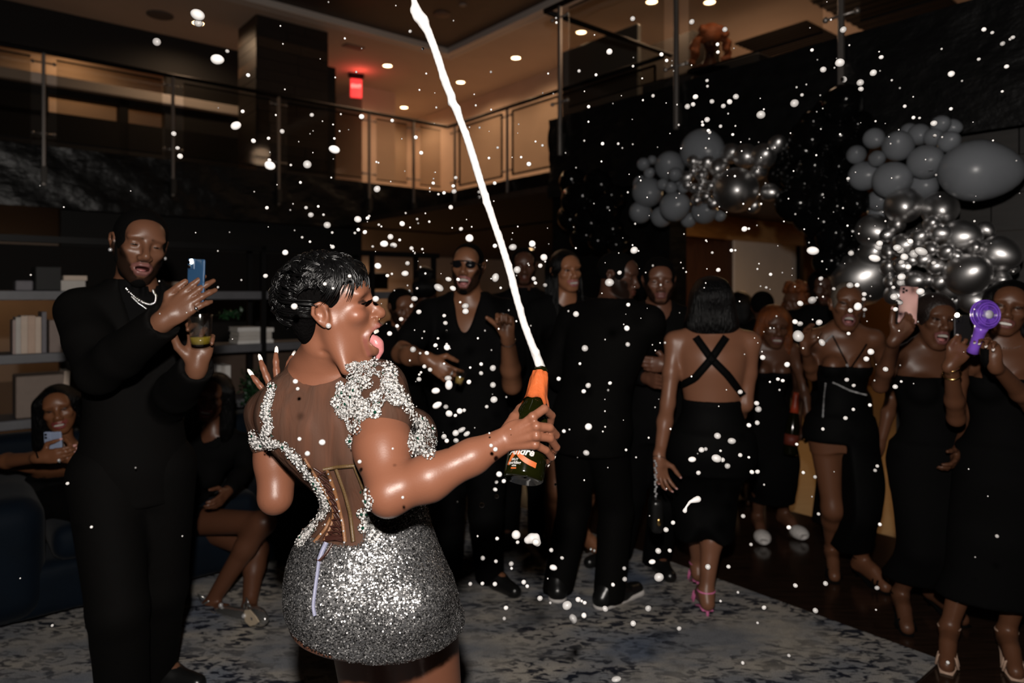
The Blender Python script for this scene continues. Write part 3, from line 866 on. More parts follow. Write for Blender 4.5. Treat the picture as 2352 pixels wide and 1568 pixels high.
for a in (0.2, 2.5):
    for b in (3.95, 4.7):
        m = MB(); p = room(a, b, 0); m.tube([p, p + (0, 0, 0.06)], [0.018, 0.024], 8); m.build('foot', M_blackmetal, sf)
m = MB(); c = room(2.05, 4.52, 0.62)
sculpt('throw_pillow', [(ell(c, (0.24, 0.09, 0.17), ROOM_R), 0.001)], 0.02, mat('teal_pillow', (0.02, 0.07, 0.12), 0.6, sheen=0.4), None)
tp = bpy.data.objects['throw_pillow']; tag(tp, 'blue velvet cushion on the sofa behind the raised hand', 'cushion')
# ---------------------------------------------------------------- people: one sculpted body each, clothes and hair as children
M_skin = mat('skin', (0.2, 0.1, 0.06), 0.40, spec=0.38, attr=True, bump=0.04, bscale=220)
M_eye = mat('eye', (0.6, 0.56, 0.52), 0.12, attr=True)
M_teeth = mat('teeth', (0.42, 0.39, 0.35), 0.3)
M_tongue = mat('tongue', (0.36, 0.135, 0.135), 0.3, bump=0.1, bscale=300)
M_hair = mat('black_hair', (0.0014, 0.0013, 0.0014), 0.34, spec=0.16, bump=0.9, bscale=60, stretch=(3, 3, 0.35))
M_hairmat = mat('black_short_hair', (0.0022, 0.0020, 0.0019), 0.9, spec=0.06, bump=0.4, bscale=160)
M_orange = mat('orange_hair', (0.17, 0.045, 0.010), 0.5, spec=0.3, bump=0.8, bscale=70, stretch=(2, 2, 0.6), noise=0.7, nscale=18, color2=(0.05, 0.014, 0.005))
M_blonde = mat('blonde_hair', (0.13, 0.105, 0.085), 0.5, spec=0.4, bump=0.7, bscale=70, noise=0.5, nscale=40)
M_black = mat('black_cloth', (0.0022, 0.0021, 0.0022), 0.85, spec=0.07, bump=0.25, bscale=14)
M_suit = mat('black_suit', (0.0025, 0.0023, 0.0022), 0.8, spec=0.06, bump=0.2, bscale=12)
M_satin = mat('black_satin', (0.0022, 0.0022, 0.0023), 0.7, spec=0.06, bump=0.3, bscale=12)
M_leather = mat('black_leather', (0.006, 0.006, 0.006), 0.28, spec=0.5)
M_sole = mat('white_sole', (0.55, 0.52, 0.50), 0.6)
M_silver = mat('silver', (0.75, 0.74, 0.73), 0.18, metal=1.0)
M_gold = mat('gold', (0.75, 0.50, 0.20), 0.22, metal=1.0)
M_crystal = mat('crystal', (0.9, 0.9, 0.92), 0.08, metal=0.7)
M_lens = mat('dark_lens', (0.004, 0.004, 0.005), 0.06, spec=0.8)
M_nailw = mat('white_nail', (0.72, 0.66, 0.62), 0.2)
M_nailp = mat('pink_nail', (0.55, 0.30, 0.28), 0.2)

def dull_dark(m):
    "dark hair growth on skin is matte: highlights follow the skin's own lightness"
    nt = m.node_tree; b = nt.nodes['Principled BSDF']; at = [n for n in nt.nodes if n.type == 'ATTRIBUTE'][0]
    mr = nt.nodes.new('ShaderNodeMapRange'); mr.inputs[1].default_value = 0.010; mr.inputs[2].default_value = 0.045; mr.inputs[3].default_value = 0.03; mr.inputs[4].default_value = b.inputs['Specular IOR Level'].default_value
    nt.links.new(at.outputs['Fac'], mr.inputs[0]); nt.links.new(mr.outputs[0], b.inputs['Specular IOR Level'])
dull_dark(M_skin)
class Frame:
    "local head or hand axes at a point: x, y, z columns"
    def __init__(s, o, x, y, z, k=1.0):
        s.o = np.asarray(o, float); s.R = np.column_stack([nrm(x), nrm(y), nrm(z)]); s.k = k
    def __call__(s, x, y, z): return s.o + s.R @ (np.array((x, y, z), float) * s.k)
    def e(s, c, r, rot=None):
        R = s.R if rot is None else s.R @ rot
        return ell(s(*c), np.asarray(r, float) * s.k, R)
    def c(s, a, b, ra, rb=None): return cone(s(*a), s(*b), ra * s.k, (ra if rb is None else rb) * s.k)
    def ch(s, pts, rs):
        if np.isscalar(rs): rs = [rs] * len(pts)
        return chain([s(*p) for p in pts], [r * s.k for r in rs])
    def loc(s, V): return ((V - s.o) @ s.R) / s.k

def head_frame(c, yaw, pitch=0.0, roll=0.0, k=1.0):
    y, p, r = (math.radians(q) for q in (yaw, pitch, roll))
    f = np.array([math.sin(y) * math.cos(p), -math.cos(y) * math.cos(p), math.sin(p)])
    l = np.array([math.cos(y), math.sin(y), 0.0]); u = np.cross(f, l)
    l, u = l * math.cos(r) - u * math.sin(r), u * math.cos(r) + l * math.sin(r)
    return Frame(c, l, f, u, k)

def rotx(a):
    c, s = math.cos(a), math.sin(a); return np.array([[1, 0, 0], [0, c, -s], [0, s, c]])
def rotz(a):
    c, s = math.cos(a), math.sin(a); return np.array([[c, -s, 0], [s, c, 0], [0, 0, 1]])

def head_prims(h, m=0.0, w=0.027, smile=0.004, fem=False, cy=0.080, jb=0.5, cw=0.86):
    "h: head frame. m: mouth opening. returns adds, subs, info"
    A = []; S = []
    jw = 0.92 if fem else 1.0
    A.append((h.e((0, -0.016, 0.036), (0.074, 0.093, 0.082)), 0.03))
    A.append((h.e((0, 0.020, -0.020), (0.062 * jw, 0.068, 0.085)), 0.03))
    A.append((h.e((0, 0.034 - m*jb*0.7, -0.070 - m*0.7), (0.050 * jw, 0.048, 0.036)), 0.03))
    A.append((h.e((0, 0.070 - m*jb, -0.097 - m), (0.021 * jw, 0.016, 0.016)), 0.025))
    for s in (-1, 1):
        A.append((h.c((s*0.056*jw, 0.0, -0.035), (s*0.020*jw, 0.066 - m*jb, -0.097 - m*0.95), 0.016, 0.013), 0.03))
        A.append((h.e((s*0.043, 0.058, -0.024), (0.022, 0.020, 0.017)), 0.022))
        A.append((h.e((s*0.034, 0.074, 0.024), (0.024, 0.014, 0.010)), 0.018))
    A.append((h.e((0, 0.050, 0.045), (0.052, 0.040, 0.040)), 0.03))
    # eye sockets, then lids
    for s in (-1, 1):
        S.append((h.e((s*0.0325, 0.094, 0.001), (0.018, 0.017, 0.013)), 0.016))
    B = []
    for s in (-1, 1):
        B.append((h.e((s*0.0325, 0.069, 0.000), (0.0155, 0.0130, 0.0125)), 0.005))
    # nose
    B.append((h.c((0, 0.086, 0.006), (0, 0.106, -0.030), 0.0085, 0.0115), 0.014))
    B.append((h.e((0, 0.106, -0.036), (0.0135, 0.0125, 0.0115)), 0.010))
    for s in (-1, 1): B.append((h.e((s*0.0150, 0.095, -0.041), (0.0105, 0.0125, 0.0095)), 0.007))
    B.append((h.e((0, 0.0855, -0.051), (0.018, 0.011, 0.012)), 0.010))
    # lips
    z0 = -0.064
    up = [(-w, cy, z0 - 0.003 + smile - m*0.25), (-0.012, 0.0965, z0 + 0.001), (0, 0.0985, z0 - 0.0005), (0.012, 0.0965, z0 + 0.001), (w, cy, z0 - 0.003 + smile - m*0.25)]
    lo = [(-w, cy - 0.001, z0 - 0.007 + smile - m*0.35), (-0.012, 0.0945 - m*jb*0.9, z0 - 0.013 - m), (0.012, 0.0945 - m*jb*0.9, z0 - 0.013 - m), (w, cy - 0.001, z0 - 0.007 + smile - m*0.35)]
    upl = h.ch(up, [0.0048, 0.0065, 0.006, 0.0065, 0.0048]); lol = h.ch(lo, [0.0048, 0.0078, 0.0078, 0.0048])
    B.append((h.e((0, 0.078 - m*0.1, z0 - 0.006 - m*0.5), (w + 0.004, 0.018, 0.016 + m*0.6)), 0.014))
    C = []
    D = [(upl, 0.006), (lol, 0.006)]
    if m > 0.004:
        C.append((h.e((0, 0.094, z0 - 0.006 - m*0.5), (w*cw, 0.040, 0.001 + m*0.56)), 0.004))
    else:
        C.append((h.ch([(-w, 0.086, z0 - 0.005 + smile), (-0.010, 0.103, z0 - 0.0065), (0.010, 0.103, z0 - 0.0065), (w, 0.086, z0 - 0.005 + smile)], 0.0016), 0.002))
    # smile folds
    if w > 0.028 or m > 0.01:
        for s in (-1, 1):
            C.append((h.ch([(s*0.020, 0.094, -0.042), (s*(w+0.010), 0.078, -0.062)], 0.002), 0.009))
    # ears
    for s in (-1, 1):
        D.append((h.e((s*0.075, -0.014, -0.002), (0.010, 0.018, 0.030), rotz(-s*0.35)), 0.008))
        rim = [(s*0.078, 0.002, 0.012), (s*0.084, -0.010, 0.026), (s*0.088, -0.026, 0.022), (s*0.087, -0.032, 0.004), (s*0.081, -0.024, -0.016), (s*0.077, -0.012, -0.028), (s*0.074, -0.004, -0.030)]
        D.append((h.ch(rim, [0.004, 0.0045, 0.005, 0.005, 0.0045, 0.007, 0.005]), 0.004))
        C.append((h.e((s*0.087, -0.013, 0.0), (0.009, 0.009, 0.015), rotz(-s*0.35)), 0.005))
    cav = h.e((0, 0.094, z0 - 0.006 - m*0.5), (w*cw, 0.040, 0.001 + m*0.56))
    return A, S, B, C, D, dict(cav=cav, up=upl, lo=lol, m=m, w=w, z0=z0)

def head_into(f, H):
    A, S, B, C, D, info = H
    f.adds(A)
    for p, k in S: f.sub(p, k)
    f.adds(B); f.adds(D)
    for p, k in C: f.sub(p, k)

def hand_prims(w, d, n, side, s=1.0, curl=(0.3, 0.35, 0.4, 0.45), thumb=0.4, spread=0.0, thumb_dir=None):
    d = nrm(d); n = np.asarray(n, float); n = nrm(n - d * (n @ d))
    t = np.cross(d, n) if side == 'R' else np.cross(n, d)
    w = np.asarray(w, float); s = s * 1.0
    R = np.column_stack([t, d, n])
    A = [(cone(w - d*0.02*s, w + d*0.03*s, 0.024*s, 0.026*s), 0.02), (ell(w + d*0.052*s - n*0.002*s, (0.038*s, 0.048*s, 0.0145*s), R), 0.015)]
    kd = (0.090, 0.094, 0.090, 0.080); kt = (0.029, 0.0095, -0.010, -0.0275); L = (0.074, 0.083, 0.077, 0.060)
    tips = []; joints = []
    for i in range(4):
        b = w + d*kd[i]*s + t*kt[i]*s
        A.append((cone(w + d*0.02*s + t*kt[i]*0.6*s, b, 0.011*s, 0.0105*s), 0.008))
        th = 0.0; p = b; r = 0.0100 if i < 3 else 0.0088; r *= s
        sd = t * (0.34 - i*0.22) * spread
        J = [b]
        for q, (fr, bend, rr) in enumerate(((0.46, 70, 0.90), (0.30, 95, 0.84), (0.24, 60, 0.72))):
            th += math.radians(bend) * curl[i]
            dr = nrm(d * math.cos(th) + n * math.sin(th) + sd)
            e = p + dr * L[i] * fr * s
            A.append((cone(p, e, r, r * (0.93 if q < 2 else 0.8)), 0.0035)); p = e; r *= 0.93; J.append(e)
        tips.append((p, dr, nrm(np.cross(t, dr)) * (1 if side == 'R' else 1))); joints.append(J)
    b = w + d*0.024*s + t*0.022*s + n*0.008*s
    if thumb_dir is None:
        d1 = nrm(d*0.55 + t*0.75 + n*0.30); d2 = nrm(d*(0.95 - 0.4*thumb) + t*(0.5 - 0.7*thumb) + n*(0.15 + 0.6*thumb))
    else: d1, d2 = nrm(thumb_dir[0]), nrm(thumb_dir[1])
    e1 = b + d1*0.044*s; e2 = e1 + d2*0.034*s; e3 = e2 + nrm(d2 + n*0.15)*0.024*s
    A += [(cone(b, e1, 0.0155*s, 0.0120*s), 0.012), (cone(e1, e2, 0.0120*s, 0.0105*s), 0.004), (cone(e2, e3, 0.0105*s, 0.0085*s), 0.004)]
    tips.append((e3, d2, -n)); joints.append([b, e1, e2, e3])
    return A, tips, joints

def ik(a, b, l1, l2, pole):
    d = b - a; L = np.linalg.norm(d)
    if L > (l1 + l2) * 0.995: b = a + d / L * (l1 + l2) * 0.995; d = b - a; L = np.linalg.norm(d)
    x = (l1*l1 - l2*l2 + L*L) / (2*L); h = math.sqrt(max(l1*l1 - x*x, 0))
    u = d / L; p = np.asarray(pole, float); p = nrm(p - u * (p @ u))
    return a + u*x + p*h, b

def hair_cap(h, infl=0.010, low=-0.055):
    "short crop: the skull, cut away from face, ears and nape"
    A = [(h.e((0, -0.016, 0.036), (0.074 + infl, 0.093 + infl, 0.082 + infl)), 0.01), (h.e((0, 0.020, -0.01), (0.063 + infl*.6, 0.060, 0.075)), 0.02)]
    S = [(h.e((0, 0.098, 0.000), (0.066, 0.075, 0.068)), 0.006), (h.e((0, 0.07, -0.075), (0.12, 0.075, 0.075)), 0.006), (h.e((0, -0.03, -0.120), (0.13, 0.16, 0.075 + (0.055 + low) * -1)), 0.01)]
    return A, S

def tooth_arc(h, w, z, rad=0.0072, up=1):
    m = MB(); n = 8
    for i in range(n):
        x = -w * 0.80 + 2 * w * 0.80 * (i + 0.5) / n
        y = 0.0895 - (abs(x) / 0.03)**2 * 0.009
        m.box(h(x, y, z), np.array((w * 0.80 / n * 0.93, 0.003, rad)) * h.k, h.R, 0.0012)
    return m

def thin_out(o, ratio):
    "fewer triangles where the surface is smooth"
    md = o.modifiers.new('thin', 'DECIMATE'); md.ratio = ratio
    me = bpy.data.meshes.new_from_object(o.evaluated_get(bpy.context.evaluated_depsgraph_get()))
    o.modifiers.clear(); old = o.data; o.data = me; bpy.data.meshes.remove(old)
    me.polygons.foreach_set('use_smooth', np.ones(len(me.polygons), bool))
    return o

class Person:
    def __init__(s, name, label, hx, hy, Y, yaw, hyaw=None, pitch=0, roll=0, fem=False, skin=(0.12, 0.055, 0.032), bx=0.0, by=0.0, H=None,
                 arms=None, feet=None, mouth=0.0, mw=0.027, smile=0.003, teeth=False, tongue=False, lip=None, hs=1.0, res=(0.013, 0.0052), wide=1.0,
                 eyes=True, beard=False, sit=None, legs=None, nails=None, group=None, base_z=0.0, makeup=False, brow=True):
        hyaw = yaw if hyaw is None else hyaw
        s.fem = fem; s.skin = np.array(skin); s.name = name
        hc = P(hx, hy, Y); s.hc = hc
        H = (hc[2] - base_z + 0.115 * hs) if H is None else H
        s.H = H; q = H / 1.78
        s.h = head_frame(hc, hyaw, pitch, roll, hs * 0.97)
        y = math.radians(yaw)
        F = np.array([math.sin(y), -math.cos(y), 0.0]); S = np.array([math.cos(y), math.sin(y), 0.0])
        s.F, s.S = F, S
        z0 = base_z
        neck0 = hc - s.h.R[:, 1] * 0.025 - s.h.R[:, 2] * 0.075
        base = np.array([hc[0] + bx, hc[1] + by, z0]) - F * 0.04
        s.base = base
        s.root = thing(name, (base[0], base[1], z0), label, 'person', group)
        tb = np.array([neck0[0], neck0[1], 0]) - F * 0.02   # top of spine
        shz = z0 + 0.815 * H if sit is None else hc[2] - 0.315 * q * 0.93
        shz -= 0.0 if fem else 0.018
        s.shz = shz
        lean = (tb - base); lean[2] = 0
        zp = z0 + 0.50 * H if sit is None else sit[2]
        pel = np.array([base[0], base[1], zp]) if sit is None else np.asarray(sit, float)
        if sit is not None: lean = (tb - pel); lean[2] = 0
        s.pel = pel
        def cx(z):
            t = np.clip((z - zp) / (shz - zp), 0, 1.15); t = t*t*(3-2*t) if t < 1 else t
            return lean @ S * t, lean @ F * t
        W = wide * q
        if fem: lv = [(-0.10, .150, .105), (0.0, .178, .125), (0.07, .170, .118), (0.20, .122, .090), (0.30, .132, .098), (0.41, .148, .108), (0.50, .150, .095), (0.545, .120, .075), (0.60, .055, .05)]
        else: lv = [(-0.10, .150, .105), (0.0, .172, .120), (0.10, .158, .112), (0.20, .150, .108), (0.32, .165, .118), (0.43, .180, .122), (0.52, .172, .105), (0.57, .135, .082), (0.62, .060, .055)]
        span = shz - zp; k = span / 0.53
        s.tor = [(zp + z * k, cx(zp + z*k)[0], cx(zp + z*k)[1] - (0.01 if 0.3 < z < 0.6 else -0.0), rx * W, ry * W) for z, rx, ry in lv]
        o = np.array([pel[0], pel[1], 0.0])
        s.o = o
        torso = [(stack(s.tor, o, S, F), 0.03)]
        top = o + S * cx(shz)[0] + F * cx(shz)[1]
        sw = (0.168 if fem else 0.188) * W
        sh = {'L': np.array([top[0], top[1], shz]) + S * sw, 'R': np.array([top[0], top[1], shz]) - S * sw}
        s.sh = sh
        nb = np.array([top[0], top[1], shz + 0.045 * q])
        nr = 0.046 if fem else 0.058
        s.neck = [(cone(nb - (0, 0, 0.03), neck0 + s.h.R[:, 2] * 0.02, nr * 1.15 * q, nr * q), 0.03)]
        s.bust = []
        if fem:
            for sg in (-1, 1):
                c = o + S * (cx(shz - .17*q)[0] + sg * 0.072 * W) + F * (cx(shz - .17*q)[1] + 0.085 * W); c[2] = shz - 0.165 * q
                s.bust.append((ell(c, (0.062 * W, 0.058 * W, 0.065 * W)), 0.03))
        s.trap = []
        for sd in 'LR':
            s.trap.append((cone(nb + (0, 0, 0.02), sh[sd] + (0, 0, 0.0), 0.045 * W, 0.050 * W if not fem else 0.042 * W), 0.05))
        torso += s.trap + s.bust
        s.torso = torso
        # arms
        l1, l2 = 0.168 * H, 0.150 * H
        ar = (0.046, 0.036, 0.038, 0.025) if fem else (0.056, 0.044, 0.046, 0.030)
        ar = [a * q for a in ar]
        s.arm = {}; s.hand = {}; s.tips = {}; s.joint = {}; s.wr = {}; s.el = {}; hands_c = []
        arms = arms or {}
        for sd in 'LR':
            sg = 1 if sd == 'L' else -1
            a = arms.get(sd, {})
            if a is None: continue
            if 'wr' in a: wr = P(*a['wr']) if not isinstance(a['wr'], np.ndarray) else a['wr']
            else: wr = sh[sd] + S * sg * 0.075 + F * 0.06 - np.array((0, 0, (l1 + l2) * 0.955))
            if 'el' in a: el = P(*a['el']) if not isinstance(a['el'], np.ndarray) else a['el']
            else: el, wr = ik(sh[sd], wr, l1, l2, a.get('pole', S * sg * 0.6 - F * 0.8 + np.array((0, 0, -0.4))))
            s.el[sd] = el; s.wr[sd] = wr
            up = [(cone(sh[sd], (sh[sd] + el) / 2, ar[0], (ar[0] + ar[1]) / 2 * 1.03), 0.03), (cone((sh[sd] + el) / 2, el, (ar[0] + ar[1]) / 2 * 1.03, ar[1]), 0.02)]
            fo = [(cone(el, el * .65 + wr * .35, ar[1], ar[2]), 0.02), (cone(el * .65 + wr * .35, wr, ar[2], ar[3]), 0.02)]
            s.arm[sd] = (up, fo)
            d = a.get('d', wr - el); d = nrm(d)
            n = a.get('n', S * -sg)
            hp, tips, joints = hand_prims(wr, d, n, sd, (0.90 if fem else 1.04) * a.get('hs', 1.0), a.get('curl', (0.25, 0.28, 0.32, 0.36)), a.get('thumb', 0.3), a.get('spread', 0.0), a.get('tdir'))
            s.hand[sd] = hp; s.tips[sd] = tips; s.joint[sd] = joints
            hands_c.append(wr + d * 0.09)
        # legs
        hipw = 0.088 * q
        kz = 0.285 * H; az = 0.055 * H
        lr = [r * q for r in ((0.090, 0.056, 0.056, 0.036) if fem else (0.092, 0.060, 0.058, 0.042))]
        s.leg = {}; s.footp = {}; s.ank = {}; s.toe = {}; s.knee = {}
        for sd in 'LR':
            sg = 1 if sd == 'L' else -1
            hip = np.array([pel[0], pel[1], zp - 0.02]) + S * sg * hipw
            if legs and sd in legs:
                kn, an, to = (np.asarray(v, float) for v in legs[sd])
            else:
                f = (feet or {}).get(sd)
                fw = F * 0.17
                if f is not None:
                    an = np.array([f[0], f[1], z0 + (0.09 if not fem else 0.12)])
                    if len(f) > 2: fw = np.array([math.sin(math.radians(f[2])), -math.cos(math.radians(f[2])), 0]) * 0.17
                else:
                    an = np.array([base[0], base[1], z0 + (0.09 if not fem else 0.12)]) + S * sg * 0.105
                to = an + fw; to[2] = z0 + 0.028
                kn, an = ik(hip, an, (hip[2] - z0) * 0.505, (hip[2] - z0) * 0.505 - (an[2] - z0) * 0.6, F)
            s.ank[sd] = an; s.toe[sd] = to; s.knee[sd] = kn
            calf = kn * .7 + an * .3 - nrm(to - an) * 0.012
            s.leg[sd] = [(cone(hip, kn, lr[0], lr[1]), 0.04), (cone(kn, calf, lr[1] * 1.0, lr[2]), 0.045), (cone(calf, an, lr[2], lr[3]), 0.03)]
            fd = nrm((to - an) * (1, 1, 0)); heel = an - fd * 0.03; heel[2] = an[2] - 0.05
            s.footp[sd] = [(cone(an, heel, lr[3], 0.028), 0.02), (chain([an - (0, 0, 0.015), (an * .45 + to * .55) + (0, 0, 0.012), to], [0.036, 0.034, 0.022]), 0.025), (cone(heel, to, 0.026, 0.024), 0.03)]
        # build the body
        H_ = head_prims(s.h, mouth, mw, smile, fem); s.info = H_[5]
        allp = list(torso) + s.neck
        for sd in 'LR':
            if sd in s.arm: allp += s.arm[sd][0] + s.arm[sd][1] + s.hand[sd]
            allp += s.leg[sd] + s.footp[sd]
        s.limb = allp
        lo, hi = bounds(allp + H_[0], 0.035)
        fine = [(hc - 0.145 * hs, hc + 0.145 * hs, res[1])] + [(c - 0.10, c + 0.10, res[1]) for c in hands_c]
        s.fine = fine
        f = Field(lo, hi, res[0], fine)
        f.adds(allp); head_into(f, H_)
        V, Fc = f.mesh(); V = relax(V, Fc, 1, 0.4)
        s.V, s.Fc = V, Fc
        col = s.paint(V, lip, beard, makeup, brow)
        thin_out(mesh_obj('body', V, Fc, M_skin, s.root, True, col), 0.42 if res[1] < 0.0055 else 0.32)
        if eyes: s.eyes(mouth, makeup)
        if mouth > 0.004:
            if teeth or mouth > 0.012:
                t = tooth_arc(s.h, mw, s.info['z0'] - 0.0085); t.build('teeth', M_teeth, s.root, False)
            mm = MB(); mm.ball(s.h(0, 0.066, s.info['z0'] - 0.010 - mouth*0.75), np.array((mw*0.72, 0.022, mouth*0.30 + 0.003)) * s.h.k, s.h.R, 14, 10); mm.build('tongue', M_tongue, s.root)

    def paint(s, V, lip, beard, makeup, brow=True):
        h = s.h; q = h.loc(V)
        c = np.tile(s.skin, (len(V), 1)).astype(np.float32)
        def blend(mask, colr):
            nonlocal c
            m = np.clip(mask, 0, 1)[:, None]; c = c * (1 - m) + np.asarray(colr) * m
        near = np.linalg.norm(q, axis=1) < 0.18
        dl = np.minimum(evalp(s.info['up'], V), evalp(s.info['lo'], V))
        lipc = np.array(lip) if lip is not None else s.skin * np.array((1.25, 0.9, 0.95)) * 0.8
        blend(near * np.clip(1 - (dl - 0.0005) / 0.0035, 0, 1), lipc)
        if s.info['m'] > 0.004: blend(near * np.clip(1 - (evalp(s.info['cav'], V) - 0.0004) / 0.0012, 0, 1), (0.035, 0.010, 0.009))
        br = h.ch([(-0.050, 0.066, 0.019), (-0.034, 0.082, 0.0265), (-0.014, 0.088, 0.023)], 0.0042); bl = h.ch([(0.050, 0.066, 0.019), (0.034, 0.082, 0.0265), (0.014, 0.088, 0.023)], 0.0042)
        db = np.minimum(evalp(br, V), evalp(bl, V))
        if brow: blend(near * np.clip(1 - db / 0.003, 0, 1) * 0.85, (0.008, 0.005, 0.004))
        if makeup:
            for sg in (-1, 1):
                ls = h.ch([(sg*0.019, 0.080, 0.000), (sg*0.033, 0.083, 0.0065), (sg*0.050, 0.073, 0.005)], 0.003)
                blend(near * np.clip(1 - evalp(ls, V) / 0.003, 0, 1) * 0.9, (0.004, 0.003, 0.003))
        if beard:
            edge = (-q[:, 2] - 0.056 + (np.abs(q[:, 0]) - 0.034) * 1.6) / 0.014
            bd = ((q[:, 1] > -0.02) & (q[:, 1] < 0.085) & (q[:, 2] < 0.0)) * np.clip(edge, 0, 1) * np.clip((q[:, 2] + 0.125 + s.info['m']) / 0.015, 0, 1) * np.clip((q[:, 1] + 0.014 - np.maximum(0, -q[:, 2] - 0.075) * 1.1) / 0.012, 0, 1)
            must = np.clip(1 - evalp(h.ch([(-0.028, 0.083, -0.066), (-0.012, 0.098, -0.054), (0.012, 0.098, -0.054), (0.028, 0.083, -0.066)], 0.004), V) / 0.003, 0, 1)
            chin = np.clip(1 - evalp(h.e((0, 0.066 - s.info['m']*.25, -0.100 - s.info['m']), (0.032, 0.022, 0.018)), V) / 0.006, 0, 1)
            blend(near * np.maximum(np.maximum(bd, must), chin) * (dl > 0.0035) * 0.93, (0.007, 0.0045, 0.0035))
        # paler palms
        return c

    def eyes(s, mouth, makeup):
        h = s.h
        for sg in (-1, 1):
            m = MB(); c = h(sg*0.0325, 0.0725, -0.0008)
            m.ball(c, np.array((0.0135, 0.0115, 0.0046)) * h.k, h.R, 16, 12)
            v = np.array(m.v); q = (h.loc(v) - (sg*0.0325, 0.0725, -0.0008))
            r = np.sqrt(q[:, 0]**2 + q[:, 2]**2)
            col = np.tile(np.array((0.07, 0.058, 0.052)), (len(v), 1)); col[(r < 0.0062) & (q[:, 1] > 0)] = (0.012, 0.006, 0.004)
            mesh_obj('eye', v, m.f, M_eye, s.root, True, col)

    # -- clothes -------------------------------------------------------------------
    def cut(s, z): return ((0, 0, -1.0), -z)
    def trousers(s, mt, loose=0.02, low=0.05):
        pr = [(stack([(z, x, y, rx, ry) for z, x, y, rx, ry in s.tor if z < s.pel[2] + 0.22], s.o, s.S, s.F), 0.03)]
        for sd in 'LR':
            kn, an = s.knee[sd], s.ank[sd]
            hip = np.array([s.pel[0], s.pel[1], s.pel[2] - 0.02]) + s.S * (1 if sd == 'L' else -1) * 0.088 * s.H / 1.78
            pr += [(cone(hip, kn, 0.098, 0.074), 0.04), (cone(kn, an - (0, 0, low), 0.072, 0.066), 0.03)] + [(p, 0.03) for p, k in s.leg[sd]]
        return sculpt('trousers', pr, 0.014, mt, s.root, infl=loose * 0.6, clips=[((0, 0, 1.0), s.pel[2] + 0.15), ((0, 0, -1.0), -(min(s.ank['L'][2], s.ank['R'][2]) - 0.060))])
    def shirt(s, mt, sleeve='long', infl=0.014, low=-0.06, vneck=None, flare=0.0, name='shirt', collar=True, hole=0.062):
        t = [(stack([(z, x, y, rx + flare * max(0, (s.pel[2] + 0.25 - z)) / 0.3, ry + flare * max(0, (s.pel[2] + 0.25 - z)) / 0.3) for z, x, y, rx, ry in s.tor], s.o, s.S, s.F), 0.03)] + s.trap + s.bust
        for sd in s.arm:
            up, fo = s.arm[sd]
            if sleeve == 'long': t += [(p, 0.02) for p, k in up + fo]
            elif sleeve == 'short':
                e = s.sh[sd] * 0.35 + s.el[sd] * 0.65; t += [(cone(s.sh[sd], e, 0.060, 0.060), 0.02)]
        subs = []
        if sleeve == 'long':
            for sd in s.arm:
                d = nrm(s.wr[sd] - s.el[sd]); subs.append((ell(s.wr[sd] + d * 0.045, 0.062), 0.004))
        if vneck:
            c = s.o + s.F * 0.02; top = np.array([*(s.hc - s.F * 0.01)[:2], s.shz + 0.06])
            tip = np.array([top[0], top[1], s.shz + 0.06 - vneck]) + s.F * 0.16
            subs.append((chain([top + s.F * 0.05 + (0, 0, 0.03), tip], [0.070, 0.004]), 0.006))
            subs.append((cone(top + (0, 0, 0.0), top + (0, 0, 0.1), hole, hole * 1.2), 0.004))
        else:
            top = np.array([*(s.hc - s.F * 0.03)[:2], s.shz + 0.085]); subs.append((cone(top, top + (0, 0, 0.1), 0.060, 0.075), 0.004))
        if collar:
            nb = s.neck[0][0]; t.append((s.neck[0][0], 0.015))
        return sculpt(name, t, 0.012, mt, s.root, infl=infl, subs=subs, clips=[((0, 0, -1.0), -(s.pel[2] + low)), ((0, 0, 1.0), s.shz + 0.115)])
    def jacket(s, mt, low=-0.14, vneck=0.30):
        return s.shirt(mt, 'long', 0.024, low, vneck, 0.012, 'jacket')
    def dress(s, mt, top, hem, infl=0.009, straps=None, slit=None, flare=0.03, back=None, name='dress'):
        q = s.H / 1.78; p0 = s.pel
        lv = [(z, x, y, rx, ry) for z, x, y, rx, ry in s.tor if z >= p0[2] - 0.001]
        mid = (s.knee['L'] + s.knee['R']) / 2; md = (mid - s.o); an = ((s.ank['L'] + s.ank['R']) / 2 - s.o)
        spread = abs((s.knee['L'] - s.knee['R']) @ s.S) / 2
        sp2 = abs((s.ank['L'] - s.ank['R']) @ s.S) / 2; sp3 = abs((s.ank['L'] - s.ank['R']) @ s.F) / 2
        lv += [(mid[2] + 0.12, md @ s.S, md @ s.F, 0.165 * q + spread * 0.2, 0.125 * q), (mid[2], md @ s.S, md @ s.F, 0.13 * q + spread * .4 + flare * .3, 0.105 * q + sp3 * .4),
               (0.12 + s.root.location[2], an @ s.S, an @ s.F, 0.105 * q + sp2 * .7 + flare, 0.10 * q + sp3 * .8 + flare)]
        t = [(stack(lv, s.o, s.S, s.F), 0.03), (stack([l for l in s.tor if l[0] < p0[2] + 0.12], s.o, s.S, s.F), 0.05)] + s.bust + [(x, 0.06) for sd in 'LR' for x, k in s.leg[sd][:1]]
        subs = []
        if slit: subs += slit
        if back: subs += back
        return sculpt(name, t, 0.013, mt, s.root, infl=infl, subs=subs, clips=[((0, 0, 1.0), top), ((0, 0, -1.0), -hem)])
